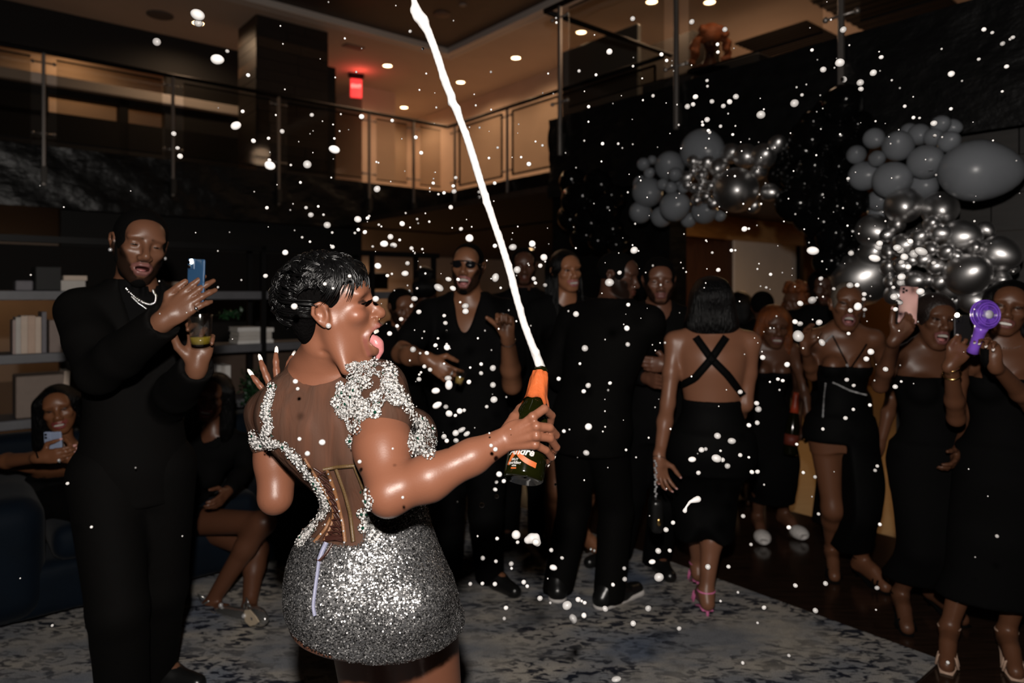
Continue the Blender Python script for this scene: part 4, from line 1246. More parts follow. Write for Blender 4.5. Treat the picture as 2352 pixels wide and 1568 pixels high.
    def heels(s, mt, mt_sole=None, kind='strap'):
        for sd in 'LR':
            an, to = s.ank[sd], s.toe[sd]; fd = nrm((to - an) * (1, 1, 0)); z0 = s.root.location[2]
            sh = thing_child('shoe', s.root)
            m = MB(); hl = an - fd * 0.035; hl = np.array([hl[0], hl[1], z0])
            zt = an[2] - 0.075
            m.tube([hl, hl + fd * 0.004 + (0, 0, zt * 0.7), hl + fd * 0.015 + (0, 0, zt + 0.01)], [0.006, 0.008, 0.020], 8); m.build('heel', mt, sh)
            m = MB(); pts = [an - fd * 0.04 + (0, 0, -0.078), an + fd * 0.02 + (0, 0, -0.085), an * .4 + to * .6, to + fd * 0.03]
            pts = [np.array([p[0], p[1], max(min(p[2], an[2] - 0.06), z0 + 0.006)]) for p in pts]; pts[2][2] = z0 + 0.008; pts[3][2] = z0 + 0.008
            sd2 = nrm(np.cross(fd, (0, 0, 1)))
            v = []; f = []
            for i, (p, w) in enumerate(zip(pts, (0.026, 0.028, 0.040, 0.022))):
                v += [p - sd2 * w, p + sd2 * w, p + sd2 * w - (0, 0, 0.007), p - sd2 * w - (0, 0, 0.007)]
            for i in range(3):
                for k in range(4): f.append((i*4+k, i*4+(k+1) % 4, i*4+4+(k+1) % 4, i*4+4+k))
            f += [(3, 2, 1, 0), (12, 13, 14, 15)]
            m.raw(v, f); m.build('sole', mt_sole or mt, sh)
            c = (an * .30 + to * .70); c = np.array([c[0], c[1], z0 + 0.012])
            for off in (0.0, 0.03):
                cc = c + fd * off; m = MB(); m.tube([cc - sd2 * 0.040, cc - sd2 * 0.030 + (0, 0, 0.040), cc + (0, 0, 0.052), cc + sd2 * 0.030 + (0, 0, 0.040), cc + sd2 * 0.040], 0.0055, 8); m.build('strap', mt, sh)
            m = MB(); m.torus(an + (0, 0, 0.0), (0, 0, 1), 0.040, 0.005, 18, 6); m.build('ankle_strap', mt, sh)
    def shoes(s, mt, sole=None):
        for sd in 'LR':
            an, to = s.ank[sd], s.toe[sd]; fd = nrm((to - an) * (1, 1, 0)); z0 = s.root.location[2]
            hl = an - fd * 0.045; hl = np.array([hl[0], hl[1], z0 + 0.045]); tt = np.array([to[0], to[1], z0 + 0.036]) + fd * 0.035
            R = np.column_stack([fd, np.cross((0, 0, 1.0), fd), (0, 0, 1.0)])
            o = sculpt('shoe', [(chain([hl, (hl + tt) / 2 + (0, 0, 0.004), tt], [0.042, 0.046, 0.036]), 0.02), (cone(hl + (0, 0, 0.01), an + (0, 0, 0.02), 0.046, 0.054), 0.03), (cone((hl + tt) / 2 + (0, 0, 0.012), an, 0.044, 0.050), 0.03)], 0.010, mt, s.root, clips=[((0, 0, -1.0), -(z0 + 0.004))])
            if sole: sculpt('sole', [(chain([hl * (1, 1, 0) + (0, 0, z0 + 0.02), tt * (1, 1, 0) + (0, 0, z0 + 0.02)], [0.047, 0.043]), 0.01)], 0.011, sole, o, clips=[((0, 0, -1.0), -(z0 + 0.003)), ((0, 0, 1.0), z0 + 0.036)])
    def cap(s, mt=None, infl=0.010, low=-0.055):
        A, S = hair_cap(s.h, infl, low); return sculpt('hair', A, 0.0075, mt or M_hairmat, s.root, subs=S)
    def beard_mesh(s, long=0.0):
        h = s.h; m = s.info['m']
        A = [(h.e((0, 0.026 - m*.2, -0.072 - m*.7), (0.060, 0.055, 0.042 + long)), 0.02), (h.e((0, 0.062 - m*.25, -0.100 - m), (0.030, 0.026, 0.022 + long)), 0.02)]
        for sg in (-1, 1): A.append((h.c((sg*0.068, 0.004, -0.004), (sg*0.058, 0.018, -0.055), 0.010, 0.016), 0.015))
        S = [(h.e((0, 0.090, -0.062 - m*.4), (0.044, 0.044, 0.034 + m*.55)), 0.006), (h.e((0, 0.065, -0.01), (0.062, 0.06, 0.045)), 0.004)]
        return sculpt('beard', A, 0.007, M_hairmat, s.root, subs=S)
    def necklace(s, mt, r=0.068, drop=0.05, bead=0.005, name='necklace'):
        m = MB(); c = np.array([*((s.hc * .35 + np.array([*s.sh['L'][:2], 0]) * .325 + np.array([*s.sh['R'][:2], 0]) * .325)[:2]), s.shz + 0.07])
        for i in range(40):
            w = math.pi * 2 * i / 40
            f = (1 - math.cos(w)) / 2
            p = c + s.S * math.sin(w) * r + s.F * (-math.cos(w)) * r * 1.05 - np.array((0, 0, drop * 2 * f))
            m.ball(p + s.F * 0.01, bead, None, 6, 5)
        o = m.build(name, mt, s.root); o['kind'] = 'stuff'
    def ring(s, sd, fi, mt, r=0.0105, stone=0.006):
        J = s.joint[sd][fi]; p = J[0] * .5 + J[1] * .5; ax = nrm(J[1] - J[0])
        m = MB(); m.torus(p, ax, r, 0.0022, 14, 6)
        tc = nrm(np.array((0, 0, EYE)) - 0 + np.array((0, 0, 0)) - p * np.array((1, 1, 0)) - np.array((0, 0, p[2])))
        up = nrm(tc - ax * (tc @ ax)); m.ball(p + up * (r + 0.002), stone, None, 8, 6)
        m.build('ring', mt, s.root)
    def bracelet(s, sd, mt, r=0.032, t=0.004, f=0.90):
        p = s.el[sd] * (1 - f) + s.wr[sd] * f; m = MB(); m.torus(p, s.wr[sd] - s.el[sd], r, t, 22, 6); m.build('bracelet', mt, s.root)
    def nails(s, sd, mt, L=0.012, w=0.0055):
        m = MB()
        for p, d, n in s.tips[sd]:
            t = np.cross(d, n); R = np.column_stack([t, d, n]); m2 = MB()
            m2.ball(p + d * (L * 0.55) - n * 0.002, (w, L, 0.0022), R, 8, 6); m2.build('fingernail', mt, s.root)
    def earring(s, mt, r=0.005, sides=(-1, 1), drop=0.0):
        for sg in sides:
            m = MB(); m.ball(s.h(sg*0.084, -0.006, -0.031 - drop), r, None, 10, 8)
            if drop: m.tube([s.h(sg*0.084, -0.006, -0.031), s.h(sg*0.084, -0.006, -0.031 - drop)], 0.002, 6)
            m.build('earring', mt, s.root)

def thing_child(name, parent):
    o = bpy.data.objects.new(name, None); COL.objects.link(o); o.parent = parent; o['_abs'] = list(parent['_abs']); o.empty_display_size = 0.03
    return o
# ---------------------------------------------------------------- the guests
def gx(px, py, yaw=None):
    "a foot on the floor at photograph pixel"
    Y = FPX * EYE / (py - HORIZON); X = (px - 1176) / FPX * Y
    return (X, Y) if yaw is None else (X, Y, yaw)
SKA, SKB, SKC, SKD = (0.115, 0.050, 0.028), (0.085, 0.036, 0.020), (0.15, 0.066, 0.036), (0.060, 0.026, 0.016)

def phone(name, label, c, up, nb, w, h, mt, cams=2, led=None, group=None, th=0.0085):
    "nb: outward normal of the phone's back"
    up = nrm(up); nb = nrm(np.asarray(nb, float) - up * (np.asarray(nb, float) @ up)); r = np.cross(up, nb)
    R = np.column_stack([r, up, nb]); c = np.asarray(c, float)
    t = thing(name, c, label, 'phone', group)
    sculpt('case', [(boxp(c, (w/2, h/2, th/2), R, 0.0042), 0.001)], 0.0036, mt, t)
    m = MB(); m.box(c - nb * (th/2 + 0.0003), (w/2 - 0.004, h/2 - 0.004, 0.0008), R); m.build('screen', mat('phone_screen', (0.01, 0.01, 0.012), 0.1), t, False)
    cc = c + up * (h/2 - 0.019) - r * (w/2 - 0.019) + nb * (th/2)
    m = MB(); m.box(cc, (0.014, 0.015, 0.0022), R, 0.002); cb = m.build('camera_bump', mt, t, False)
    for i, (x, y) in enumerate([(-0.006, 0.007), (-0.006, -0.007), (0.006, 0.0)][:cams + 1]):
        m = MB(); m.lathe([(0, 0.001), (0, 0.0055), (0.0022, 0.0052), (0.0022, 0.001)], cc + r * x + up * y + nb * 0.002, nb, 14); m.build('camera_lens', M_lens, cb)
    if led is not None:
        p = c + up * led[1] + r * led[0] + nb * (th/2 + 0.001)
        m = MB(); m.lathe([(0, 0.001), (0, 0.0075), (0.002, 0.0068), (0.002, 0.001)], p, nb, 14)
        m.build('torch_lamp', mat('torch_glow', (1, 0.9, 0.75), emit=(1, 0.80, 0.55), estr=400.0), t)
        lamp('SPOT', 'phone_torch', p + nb * 0.006, 2.2, (1, 0.86, 0.68), 0.004, nb, 120)
    return t
M_navy = mat('navy_case', (0.02, 0.06, 0.13), 0.45)
M_bluecase = mat('grey_blue_case', (0.20, 0.24, 0.34), 0.4)
M_pinkcase = mat('pink_case', (0.55, 0.33, 0.32), 0.4)
M_blackcase = mat('black_case', (0.006, 0.006, 0.006), 0.4)

def surf_strap(pers, pts, w, mt, name='strap', off=0.004, th=0.004):
    "ribbon laid over the body mesh, pts as pixels with the depth to search around"
    bv = bvh_of(pers.V, pers.Fc); P0 = np.array((0, 0, EYE)); out = []
    n = 14
    for i in range(n + 1):
        f = i / n * (len(pts) - 1); k = min(int(f), len(pts) - 2); q = f - k
        px = pts[k][0] * (1 - q) + pts[k+1][0] * q; py = pts[k][1] * (1 - q) + pts[k+1][1] * q
        d = nrm(P(px, py, 1.0) - P0); hit = bv.ray_cast(Vector(P0), Vector(d))
        if hit[0] is not None: out.append((np.array(hit[0]), np.array(hit[1])))
    m = MB(); v = []; f = []
    for i, (p, nn) in enumerate(out):
        t = nrm(out[min(i+1, len(out)-1)][0] - out[max(i-1, 0)][0]); s = nrm(np.cross(nn, t)); nn = nrm(np.cross(t, s)) * (1 if np.cross(t, s) @ nn > 0 else -1)
        v += [p - s*w/2 + nn*off, p + s*w/2 + nn*off, p + s*w/2 - nn*th, p - s*w/2 - nn*th]
    for i in range(len(out) - 1):
        for k in range(4): f.append((i*4+k, i*4+(k+1) % 4, i*4+4+(k+1) % 4, i*4+4+k))
    if v: m.raw(v, f); return m.build(name, mt, pers.root)
def bvh_of(V, Fc): return BVHTree.FromPolygons([tuple(map(float, v)) for v in V], [tuple(map(int, q)) for q in Fc])
# man in the dark suit filming beside the bookcase
pm = Person('person', 'tall bearded man in a dark suit filming with a blue phone beside the bookcase', 322, 563, 2.5, 34, 40, -5, 8, hs=1.10, wide=0.86, skin=SKA, mouth=0.0115, mw=0.026, smile=0.002, beard=True,
            lip=(0.15, 0.062, 0.055), res=(0.012, 0.0042), bx=-0.02,
            arms={'R': dict(el=(228, 856, 2.28), wr=(374, 738, 2.10), d=(0.76, 0.06, 0.62), n=(0.08, 1, -0.05), curl=(0.10, 0.14, 0.18, 0.22), spread=0.22, tdir=((0.15, -0.05, 1), (0.75, 0.10, 0.65)), hs=1.04),
                  'L': dict(el=(386, 925, 2.52), wr=(452, 842, 2.20), d=(0.20, -0.12, 0.97), n=(0.1, -1, -0.12), curl=(0.10, 0.50, 0.55, 0.60), spread=0.9, tdir=((-0.55, -0.35, 0.75), (-0.25, -0.3, 0.95)), hs=1.05)},
            feet={'L': ((352 - 1176) / FPX * 2.76, 2.76, 75), 'R': ((285 - 1176) / FPX * 2.5, 2.5, 30)})
pm.trousers(M_suit, 0.03); pm.jacket(M_suit, -0.20, 0.30); pm.shoes(M_leather); pm.cap(None, 0.009, -0.05); pm.beard_mesh(0.006)
pm.shirt(M_black, 'none', 0.012, 0.0, None, name='dress_shirt')

def chain_on(pers, pts, r, n, mt, name, off=0.004, big=None):
    "a chain of beads lying on the person's clothes along the given line of sight points"
    obs = [o for o in pers.root.children if o.type == 'MESH' and o.name.split('.')[0] in ('jacket', 'dress_shirt', 'body', 'shirt', 'dress', 'beard')]
    V = []; F = []; n0 = 0; base = np.array(pers.root['_abs'])
    for o in obs:
        co = np.empty(len(o.data.vertices) * 3); o.data.vertices.foreach_get('co', co); V += [tuple(q) for q in co.reshape(-1, 3) + base]; F += [tuple(i + n0 for i in p.vertices) for p in o.data.polygons]; n0 = len(V)
    bv = BVHTree.FromPolygons(V, F); P0 = np.array((0, 0, EYE)); m = MB()
    for i in range(n):
        f = i / (n - 1) * (len(pts) - 1); k = min(int(f), len(pts) - 2); q = f - k
        hit = bv.ray_cast(Vector(P0), Vector(nrm(P(pts[k][0]*(1-q) + pts[k+1][0]*q, pts[k][1]*(1-q) + pts[k+1][1]*q, 1.0) - P0)))
        if hit[0] is not None: m.ball(np.array(hit[0]) + np.array(hit[1]) * off, r * (1.6 if big and i in big else 1.0), None, 8, 6)
    o = m.build(name, mt, pers.root); o['kind'] = 'stuff'; return o
chain_on(pm, [(289, 660), (297, 671), (312, 684), (330, 696), (345, 700), (355, 695), (357, 682), (352, 668)], 0.0058, 30, M_silver, 'necklace', 0.005, (1, 2))
chain_on(pm, [(303, 682), (318, 697), (335, 709)], 0.0042, 20, M_silver, 'chain_necklace'); pm.earring(M_crystal, 0.0068)
pm.ring('R', 3, M_silver); pm.ring('R', 4, M_silver, 0.0135, 0.004); pm.ring('L', 2, M_silver); pm.bracelet('R', M_leather, 0.036, 0.008, 0.95); pm.bracelet('L', M_gold, 0.034, 0.004, 0.97)
phone('phone', 'navy blue phone with its torch lit in the suited man\'s hand', P(450, 650, 2.13), (0.06, -0.05, 1), (-0.45, -1, 0.0), 0.072, 0.150, M_navy, 1, (-0.016, 0.065))
# his plastic cup
cup_c = P(461, 792, 2.13); cup_ax = nrm((0.02, -0.10, 1))
def mat_cup():
    m, nt, b = new_mat('clear_plastic'); L = nt.links.new; nt.nodes.remove(b)
    tr = nt.nodes.new('ShaderNodeBsdfTransparent'); tr.inputs[0].default_value = (0.93, 0.93, 0.92, 1); gl = nt.nodes.new('ShaderNodeBsdfGlossy'); gl.inputs['Roughness'].default_value = 0.10; gl.inputs[0].default_value = (1, 1, 1, 1)
    mx = nt.nodes.new('ShaderNodeMixShader'); mx.inputs[0].default_value = 0.16
    L(tr.outputs[0], mx.inputs[1]); L(gl.outputs[0], mx.inputs[2]); L(mx.outputs[0], nt.nodes['Material Output'].inputs[0]); return m
M_cup = mat_cup()
t = thing('drinking_cup', cup_c, 'clear plastic cup with yellow drink in the suited man\'s hand', 'cup')
m = MB(); m.lathe([(0, 0.001), (0, 0.029), (0.09, 0.037), (0.092, 0.0375), (0.092, 0.0355), (0.004, 0.0275), (0.004, 0.001)], cup_c, cup_ax, 32); m.build('cup_wall', M_cup, t)
m = MB(); m.lathe([(0.005, 0.001), (0.005, 0.0272), (0.026, 0.0295), (0.026, 0.001)], cup_c, cup_ax, 28); m.build('drink', mat('yellow_drink', (0.26, 0.19, 0.02), 0.2), t)

# seated woman with a phone, arm over the sofa arm
wa = Person('person', 'smiling woman with long black hair sitting at the sofa arm holding a grey blue phone', 136, 938, 3.5, 25, 26, 0, -10, fem=True, skin=(0.135, 0.053, 0.024), H=1.62, mouth=0.006, mw=0.030, smile=0.008, teeth=True,
            lip=(0.16, 0.03, 0.03), makeup=True, res=(0.014, 0.0052), sit=P(120, 1130, 3.75),
            arms={'R': dict(el=(-20, 1062, 3.35), wr=(92, 1050, 3.15), d=(0.9, -0.05, 0.10), n=(0.1, 1, 0.15), curl=(0.25, 0.3, 0.35, 0.4), tdir=((0.3, 0, 1), (0.9, 0.0, 0.3))),
                  'L': dict(el=(215, 1110, 3.4), wr=(168, 1052, 3.2), d=(-0.8, -0.1, 0.3), n=(-0.2, 1, 0), curl=(0.5, 0.5, 0.5, 0.5))},
            legs={'L': (P(330, 1200, 3.35), P(275, 1440, 3.3), P(310, 1500, 3.1)), 'R': (P(250, 1190, 3.3), P(235, 1430, 3.25), P(262, 1490, 3.05))})
sculpt('top', [(stack(wa.tor, wa.o, wa.S, wa.F), 0.03)] + wa.bust, 0.012, M_black, wa.root, infl=0.010, clips=[((0, 0, 1.0), wa.shz - 0.085)])
surf_strap(wa, [(72, 1000), (80, 1030), (88, 1052)], 0.006, M_black, 'strap'); wa.nails('R', M_nailp); wa.ring('R', 3, M_crystal, 0.010, 0.008); wa.heels(M_black)
A = [(wa.h.e((0, -0.022, 0.034), (0.092, 0.108, 0.094)), 0.02), (wa.h.ch([(-0.076, -0.01, 0.03), (-0.088, -0.015, -0.06), (-0.105, -0.03, -0.17), (-0.12, -0.06, -0.25)], [0.045, 0.048, 0.05, 0.03]), 0.03),
     (wa.h.ch([(0.072, -0.02, 0.03), (0.084, -0.03, -0.05), (0.090, -0.05, -0.14)], [0.040, 0.038, 0.028]), 0.03)]
sculpt('hair', A, 0.010, M_hair, wa.root, subs=[(wa.h.e((0.006, 0.098, -0.022), (0.061, 0.075, 0.094)), 0.012)])
wa.trousers(M_black, 0.01); wa.earring(M_crystal, 0.006, (-1,))
phone('phone', 'grey blue phone held by the woman at the sofa arm', P(123, 1024, 3.17), (0.0, -0.1, 1), (0.05, -1, 0.25), 0.080, 0.135, M_bluecase, 1)

# woman leaning behind the suited man, bare crossed legs and silver heels
wb = Person('person', 'laughing woman leaning on the sofa with crossed bare legs and silver heels', 490, 908, 3.70, 10, 4, -6, 10, fem=True, skin=(0.085, 0.034, 0.018), H=1.66, mouth=0.012, mw=0.031, smile=0.007, teeth=True,
            lip=(0.22, 0.06, 0.06), makeup=True, res=(0.013, 0.0055), sit=P(400, 1185, 3.82), arms={'R': dict(wr=(380, 1120, 3.5)), 'L': dict(el=(560, 1080, 3.7), wr=(520, 1130, 3.5))},
            legs={'L': (P(590, 1262, 3.62), P(572, 1398, 3.42), P(588, 1425, 3.24)), 'R': (P(606, 1200, 3.45), P(480, 1392, 3.48), P(548, 1421, 3.36))})
wb.shirt(M_black, 'long', 0.012, 0.0, 0.12, name='top', collar=False); wb.dress(M_black, 1.2, 0.30, name='dress', slit=[(boxp(P(560, 1290, 3.45), (0.28, 0.6, 0.42), None, 0.02), 0.01)])
A = [(wb.h.e((0, -0.022, 0.034), (0.090, 0.106, 0.092)), 0.02), (wb.h.ch([(0.074, 0.0, 0.03), (0.085, 0.0, -0.06), (0.10, 0.01, -0.18), (0.10, 0.0, -0.30)], [0.040, 0.04, 0.04, 0.025]), 0.03),
     (wb.h.ch([(-0.074, 0.01, 0.03), (-0.085, 0.015, -0.06), (-0.10, 0.0, -0.18)], [0.040, 0.042, 0.035]), 0.03)]
sculpt('hair', A, 0.010, M_hair, wb.root, subs=[(wb.h.e((0.0, 0.100, -0.040), (0.058, 0.075, 0.080)), 0.012)])
M_silverpatent = mat('silver_patent', (0.55, 0.54, 0.52), 0.14, metal=0.9)
M_beige = mat('beige_sole', (0.62, 0.50, 0.36), 0.5)
for sd, (hl, ank, ball, toe, sole_up) in {'R': (P(455, 1374, 3.55), P(480, 1396, 3.46), P(508, 1404, 3.38), P(592, 1420, 3.26), (0, 0, 1)), 'L': (P(560, 1398, 3.36), P(566, 1402, 3.33), P(575, 1410, 3.25), P(612, 1421, 3.16), (0, -1, 0.15))}.items():
    sh = thing_child('shoe', wb.root); fd = nrm(toe - ank); up = nrm(np.array(sole_up, float) - fd * (np.array(sole_up, float) @ fd)); w = np.cross(fd, up)
    R = np.column_stack([fd, w, up])
    sculpt('vamp', [(ell((ball * .55 + toe * .45), (np.linalg.norm(toe - ball) * 0.70, 0.043, 0.033), R), 0.01), (cone(ball * .4 + toe * .6, toe, 0.026, 0.004), 0.02)], 0.006, M_silverpatent, sh)
    m = MB(); c0 = ball * .5 + toe * .5 + up * (0.034 if sd == 'L' else -0.030); L = np.linalg.norm(toe - ball)
    m.raw([c0 - fd*L*.62, c0 - fd*L*.5 + w*.026, c0 - fd*L*.1 + w*.036, c0 + fd*L*.35 + w*.018, c0 + fd*L*.62, c0 + fd*L*.35 - w*.018, c0 - fd*L*.1 - w*.036, c0 - fd*L*.5 - w*.026] +
          [q - up*.004 for q in (c0 - fd*L*.62, c0 - fd*L*.5 + w*.026, c0 - fd*L*.1 + w*.036, c0 + fd*L*.35 + w*.018, c0 + fd*L*.62, c0 + fd*L*.35 - w*.018, c0 - fd*L*.1 - w*.036, c0 - fd*L*.5 - w*.026)],
          [tuple(range(8)), tuple(range(15, 7, -1))] + [(i, i+8, (i+1) % 8 + 8, (i+1) % 8) for i in range(8)])
    m.build('sole', M_beige, sh, False)
    m = MB(); m.tube([ball + w*.034, ank + w*.028 + (0, 0, .012), hl + (0, 0, .02), ank - w*.028 + (0, 0, .012), ball - w*.034], 0.006, 8); m.tube([ank + w*.03 + (0, 0, .03), ank + fd*.02 + (0, 0, .045), ank - w*.03 + (0, 0, .03)], 0.005, 8); m.build('slingback_strap', M_silverpatent, sh)
    m = MB(); hb = np.array([hl[0], hl[1], 0.014]); m.tube([hl + (0, 0, 0.0), hb], [0.012, 0.005], 8); m.build('heel', M_silverpatent, sh)
    m = MB(); m.ball(ball + up * 0.03, 0.011, None, 10, 8); m.build('buckle', M_crystal, sh)

# sunglasses man
sm = Person('person', 'laughing man in sunglasses and an open black shirt', 1074, 612, 3.45, -8, -8, 2, 3, wide=1.06, skin=(0.15, 0.064, 0.033), mouth=0.026, mw=0.031, smile=0.008, beard=True, lip=(0.24, 0.09, 0.085), eyes=False,
            bx=0.0, arms={'R': dict(el=(922, 812, 3.32), wr=(985, 826, 3.10), d=(0.72, -0.15, -0.52), n=(0.1, 1, -0.05), curl=(0.3, 0.45, 0.5, 0.5), spread=0.5, thumb=0.6),
                  'L': dict(el=(1176, 884, 3.42), wr=(1166, 772, 3.22), d=(-0.12, -0.25, 0.96), n=(-0.15, -1, -0.1), curl=(0.75, 0.95, 0.95, 0.95), tdir=((-0.5, -0.4, 0.7), (-0.75, -0.3, 0.6)))},
            feet={'L': gx(1125, 1345, 40), 'R': gx(1030, 1330, -10)}, res=(0.013, 0.0045))
sm.trousers(M_satin, 0.02); sm.shirt(M_black, 'short', 0.018, -0.12, 0.25, 0.01); sm.shoes(M_leather); sm.cap(None, 0.006, -0.02); sm.beard_mesh()
sm.ring('R', 1, M_crystal); sm.ring('L', 1, M_crystal, 0.011, 0.008); sm.bracelet('L', M_silver, 0.034, 0.004); sm.necklace(M_gold, 0.066, 0.035, 0.0026)
h = sm.h; m = MB(); gl = thing_child('sunglasses', sm.root)
for sg in (-1, 1):
    m2 = MB(); R = h.R @ rotz(-sg * 0.22); m2.ball(h(sg*0.034, 0.097, 0.003), np.array((0.0255, 0.0045, 0.0175)) * h.k, R, 18, 12); m2.build('lens', M_lens, gl, False)
    m2 = MB(); m2.tube([h(sg*0.060, 0.088, 0.010), h(sg*0.078, 0.05, 0.010), h(sg*0.082, -0.01, 0.006)], 0.0028, 6); m2.build('temple', M_leather, gl)
m.tube([h(-0.060, 0.092, 0.016), h(-0.03, 0.101, 0.021), h(0.03, 0.101, 0.021), h(0.060, 0.092, 0.016)], 0.0035, 6); m.build('frame', M_leather, gl)
c = P(1056, 868, 3.02); t = thing('shot_glass', c, 'small glass with amber drink in the sunglasses man\'s hand', 'glass')
m = MB(); m.lathe([(-0.03, 0.001), (-0.03, 0.018), (0.03, 0.024), (0.03, 0.022), (-0.024, 0.016), (-0.024, 0.001)], c, (0.3, 0, 1), 20); m.build('glass_wall', M_cup, t)
m = MB(); m.lathe([(-0.023, 0.001), (-0.023, 0.0155), (0.005, 0.0185), (0.005, 0.001)], c, (0.3, 0, 1), 18); m.build('drink', mat('amber_drink', (0.45, 0.30, 0.08), 0.1), t)

# man behind the foam jet
tm = Person('person', 'man in black with a thin gold chain standing behind the foam jet', 1203, 612, 4.35, 2, 2, -3, 0, skin=SKD, beard=True, mw=0.025, res=(0.016, 0.0058), bx=0.0)
tm.trousers(M_black); tm.shirt(M_black, 'long', 0.014, -0.1); tm.shoes(M_leather); tm.cap(None, 0.006, -0.02); tm.necklace(M_gold, 0.07, 0.045, 0.003)

# braided woman
um = Person('person', 'smiling woman with long dark braids in a short black dress', 1300, 622, 4.0, 12, 24, 0, -4, fem=True, skin=(0.21, 0.088, 0.044), mouth=0.007, mw=0.031, smile=0.008, teeth=True, lip=(0.26, 0.09, 0.09), makeup=True, res=(0.015, 0.0050),
            feet={'R': gx(1266, 1268, 10), 'L': gx(1336, 1262, 35)})
um.dress(M_black, 1.30, 0.80); um.shirt(M_black, 'long', 0.012, -0.02, 0.12, name='top', collar=False); um.heels(M_silver)
A = [(um.h.e((0, -0.022, 0.036), (0.090, 0.108, 0.094)), 0.02)]
sculpt('hair', A, 0.009, M_hair, um.root, subs=[(um.h.e((0.0, 0.100, -0.025), (0.059, 0.075, 0.088)), 0.010)])
rs = random.Random(3); nbr = 0
for sg in (-1, 1):
    for i in range(9):
        x = sg * (0.066 + 0.010 * rs.random() + 0.002*i); y = 0.03 - 0.013 * i; m = MB(); L = 0.30 + 0.12 * rs.random()
        pts = [um.h(x, y - 0.01, 0.03), um.h(x*1.12, y, -0.06), um.h(x*1.25, y - 0.005, -0.06 - L*.5), um.h(x*1.3, y + 0.02, -0.06 - L)]
        m.tube(pts, [0.008, 0.008, 0.008, 0.005], 7); m.build('braid', M_hair, um.root)

# man in the suit seen from behind, white soled sneakers
vm = Person('person', 'man in a black suit seen from behind with white soled black sneakers', 1420, 634, 3.55, 152, 64, -10, 0, wide=1.10, skin=SKD, mw=0.025, beard=True, res=(0.014, 0.0046), hs=1.04,
            feet={'L': gx(1280, 1372, 178), 'R': gx(1398, 1392, 128)}, arms={'L': dict(wr=(1330, 900, 3.85)), 'R': dict(wr=(1490, 880, 3.9))}, bx=-0.13)
vm.trousers(M_suit, 0.02, 0.06); vm.jacket(M_suit, -0.22, 0.26); vm.shoes(M_leather, M_sole); vm.cap(None, 0.007, -0.045)

# man with folded arms
wm = Person('person', 'man with a short beard and folded hands in a black shirt', 1514, 645, 3.75, -4, -6, -4, 0, wide=1.05, skin=(0.105, 0.044, 0.026), mw=0.025, beard=True, lip=(0.12, 0.045, 0.04), res=(0.014, 0.0046), hs=1.05,
            arms={'L': dict(el=(1592, 870, 3.72), wr=(1538, 838, 3.50), d=(-1, -0.12, 0.05), n=(0.05, 1, 0.05), curl=(0.35, 0.35, 0.4, 0.4)), 'R': dict(el=(1436, 850, 3.8), wr=(1486, 868, 3.58))},
            feet={'R': gx(1420, 1290, -60), 'L': gx(1506, 1305, 10)})
wm.trousers(M_black); wm.shirt(M_black, 'long', 0.016, -0.14, 0.18); wm.shoes(M_leather); wm.cap(None, 0.012, -0.03)

# woman with the bob, crossed back straps
xm = Person('person', 'woman with a black bob seen from behind in a black dress with crossed straps', 1632, 694, 3.33, 172, 176, 0, 0, fem=True, skin=(0.17, 0.074, 0.042), wide=1.14, res=(0.012, 0.0050), eyes=False,
            arms={'L': dict(el=(1534, 925, 3.27), wr=(1514, 1052, 3.15), d=(0.12, -0.12, -1), n=(0.35, -1, -0.1), curl=(0.2, 0.25, 0.3, 0.35), spread=0.9, thumb=0.0), 'R': dict(el=(1712, 928, 3.26), wr=(1672, 985, 3.52))},
            feet={'L': gx(1603, 1356, 170), 'R': gx(1622, 1412, 176)})
xm.dress(M_satin, 1.06, 0.34, 0.011, slit=[(chain([P(1616, 1440, 3.30), P(1622, 1290, 3.30), P(1612, 1175, 3.24)], [0.17, 0.11, 0.01]), 0.02)])
surf_strap(xm, [(1598, 774), (1634, 824), (1672, 862), (1706, 908)], 0.036, M_satin); surf_strap(xm, [(1668, 774), (1634, 824), (1596, 868), (1566, 884)], 0.036, M_satin)
A = [(xm.h.e((0, -0.022, 0.036), (0.092, 0.112, 0.096)), 0.02), (stack([(-0.175, 0, 0, .118, .085), (-0.14, 0, 0, .128, .098), (-0.04, 0, 0, .114, .105), (0.06, 0, 0, .090, .098), (0.10, 0, 0, .06, .07)], xm.hc - xm.F * 0.025, xm.S, xm.F), 0.03)]
sculpt('hair', A, 0.009, M_hair, xm.root, subs=[(xm.h.e((0.0, 0.110, -0.05), (0.064, 0.080, 0.125)), 0.012)])
M_pinks = mat('pink_strap', (0.62, 0.16, 0.34), 0.35)
xm.heels(M_pinks, M_pinks); xm.nails('L', M_nailp, 0.008); xm.bracelet('L', M_silver, 0.028, 0.002, 1.0)
c = P(1506, 1165, 3.1); t = thing('clutch_bag', c, 'small black clutch bag with a beaded chain hanging from the bob haired woman\'s hand', 'bag')
sculpt('bag_body', [(boxp(c - (0, 0, 0.03), (0.028, 0.05, 0.075), None, 0.02), 0.002)], 0.008, M_leather, t)
m = MB()
for i in range(16): m.ball(c + (0.004 * math.sin(i * 2.0), 0, 0.05 + 0.0105 * i), 0.0055, None, 6, 5)
o = m.build('bead_chain', M_crystal, t); o['kind'] = 'stuff'
m = MB(); m.ball(c + (0.004, -0.05, -0.05), (0.010, 0.006, 0.018), None, 8, 6); m.build('charm', M_gold, t)

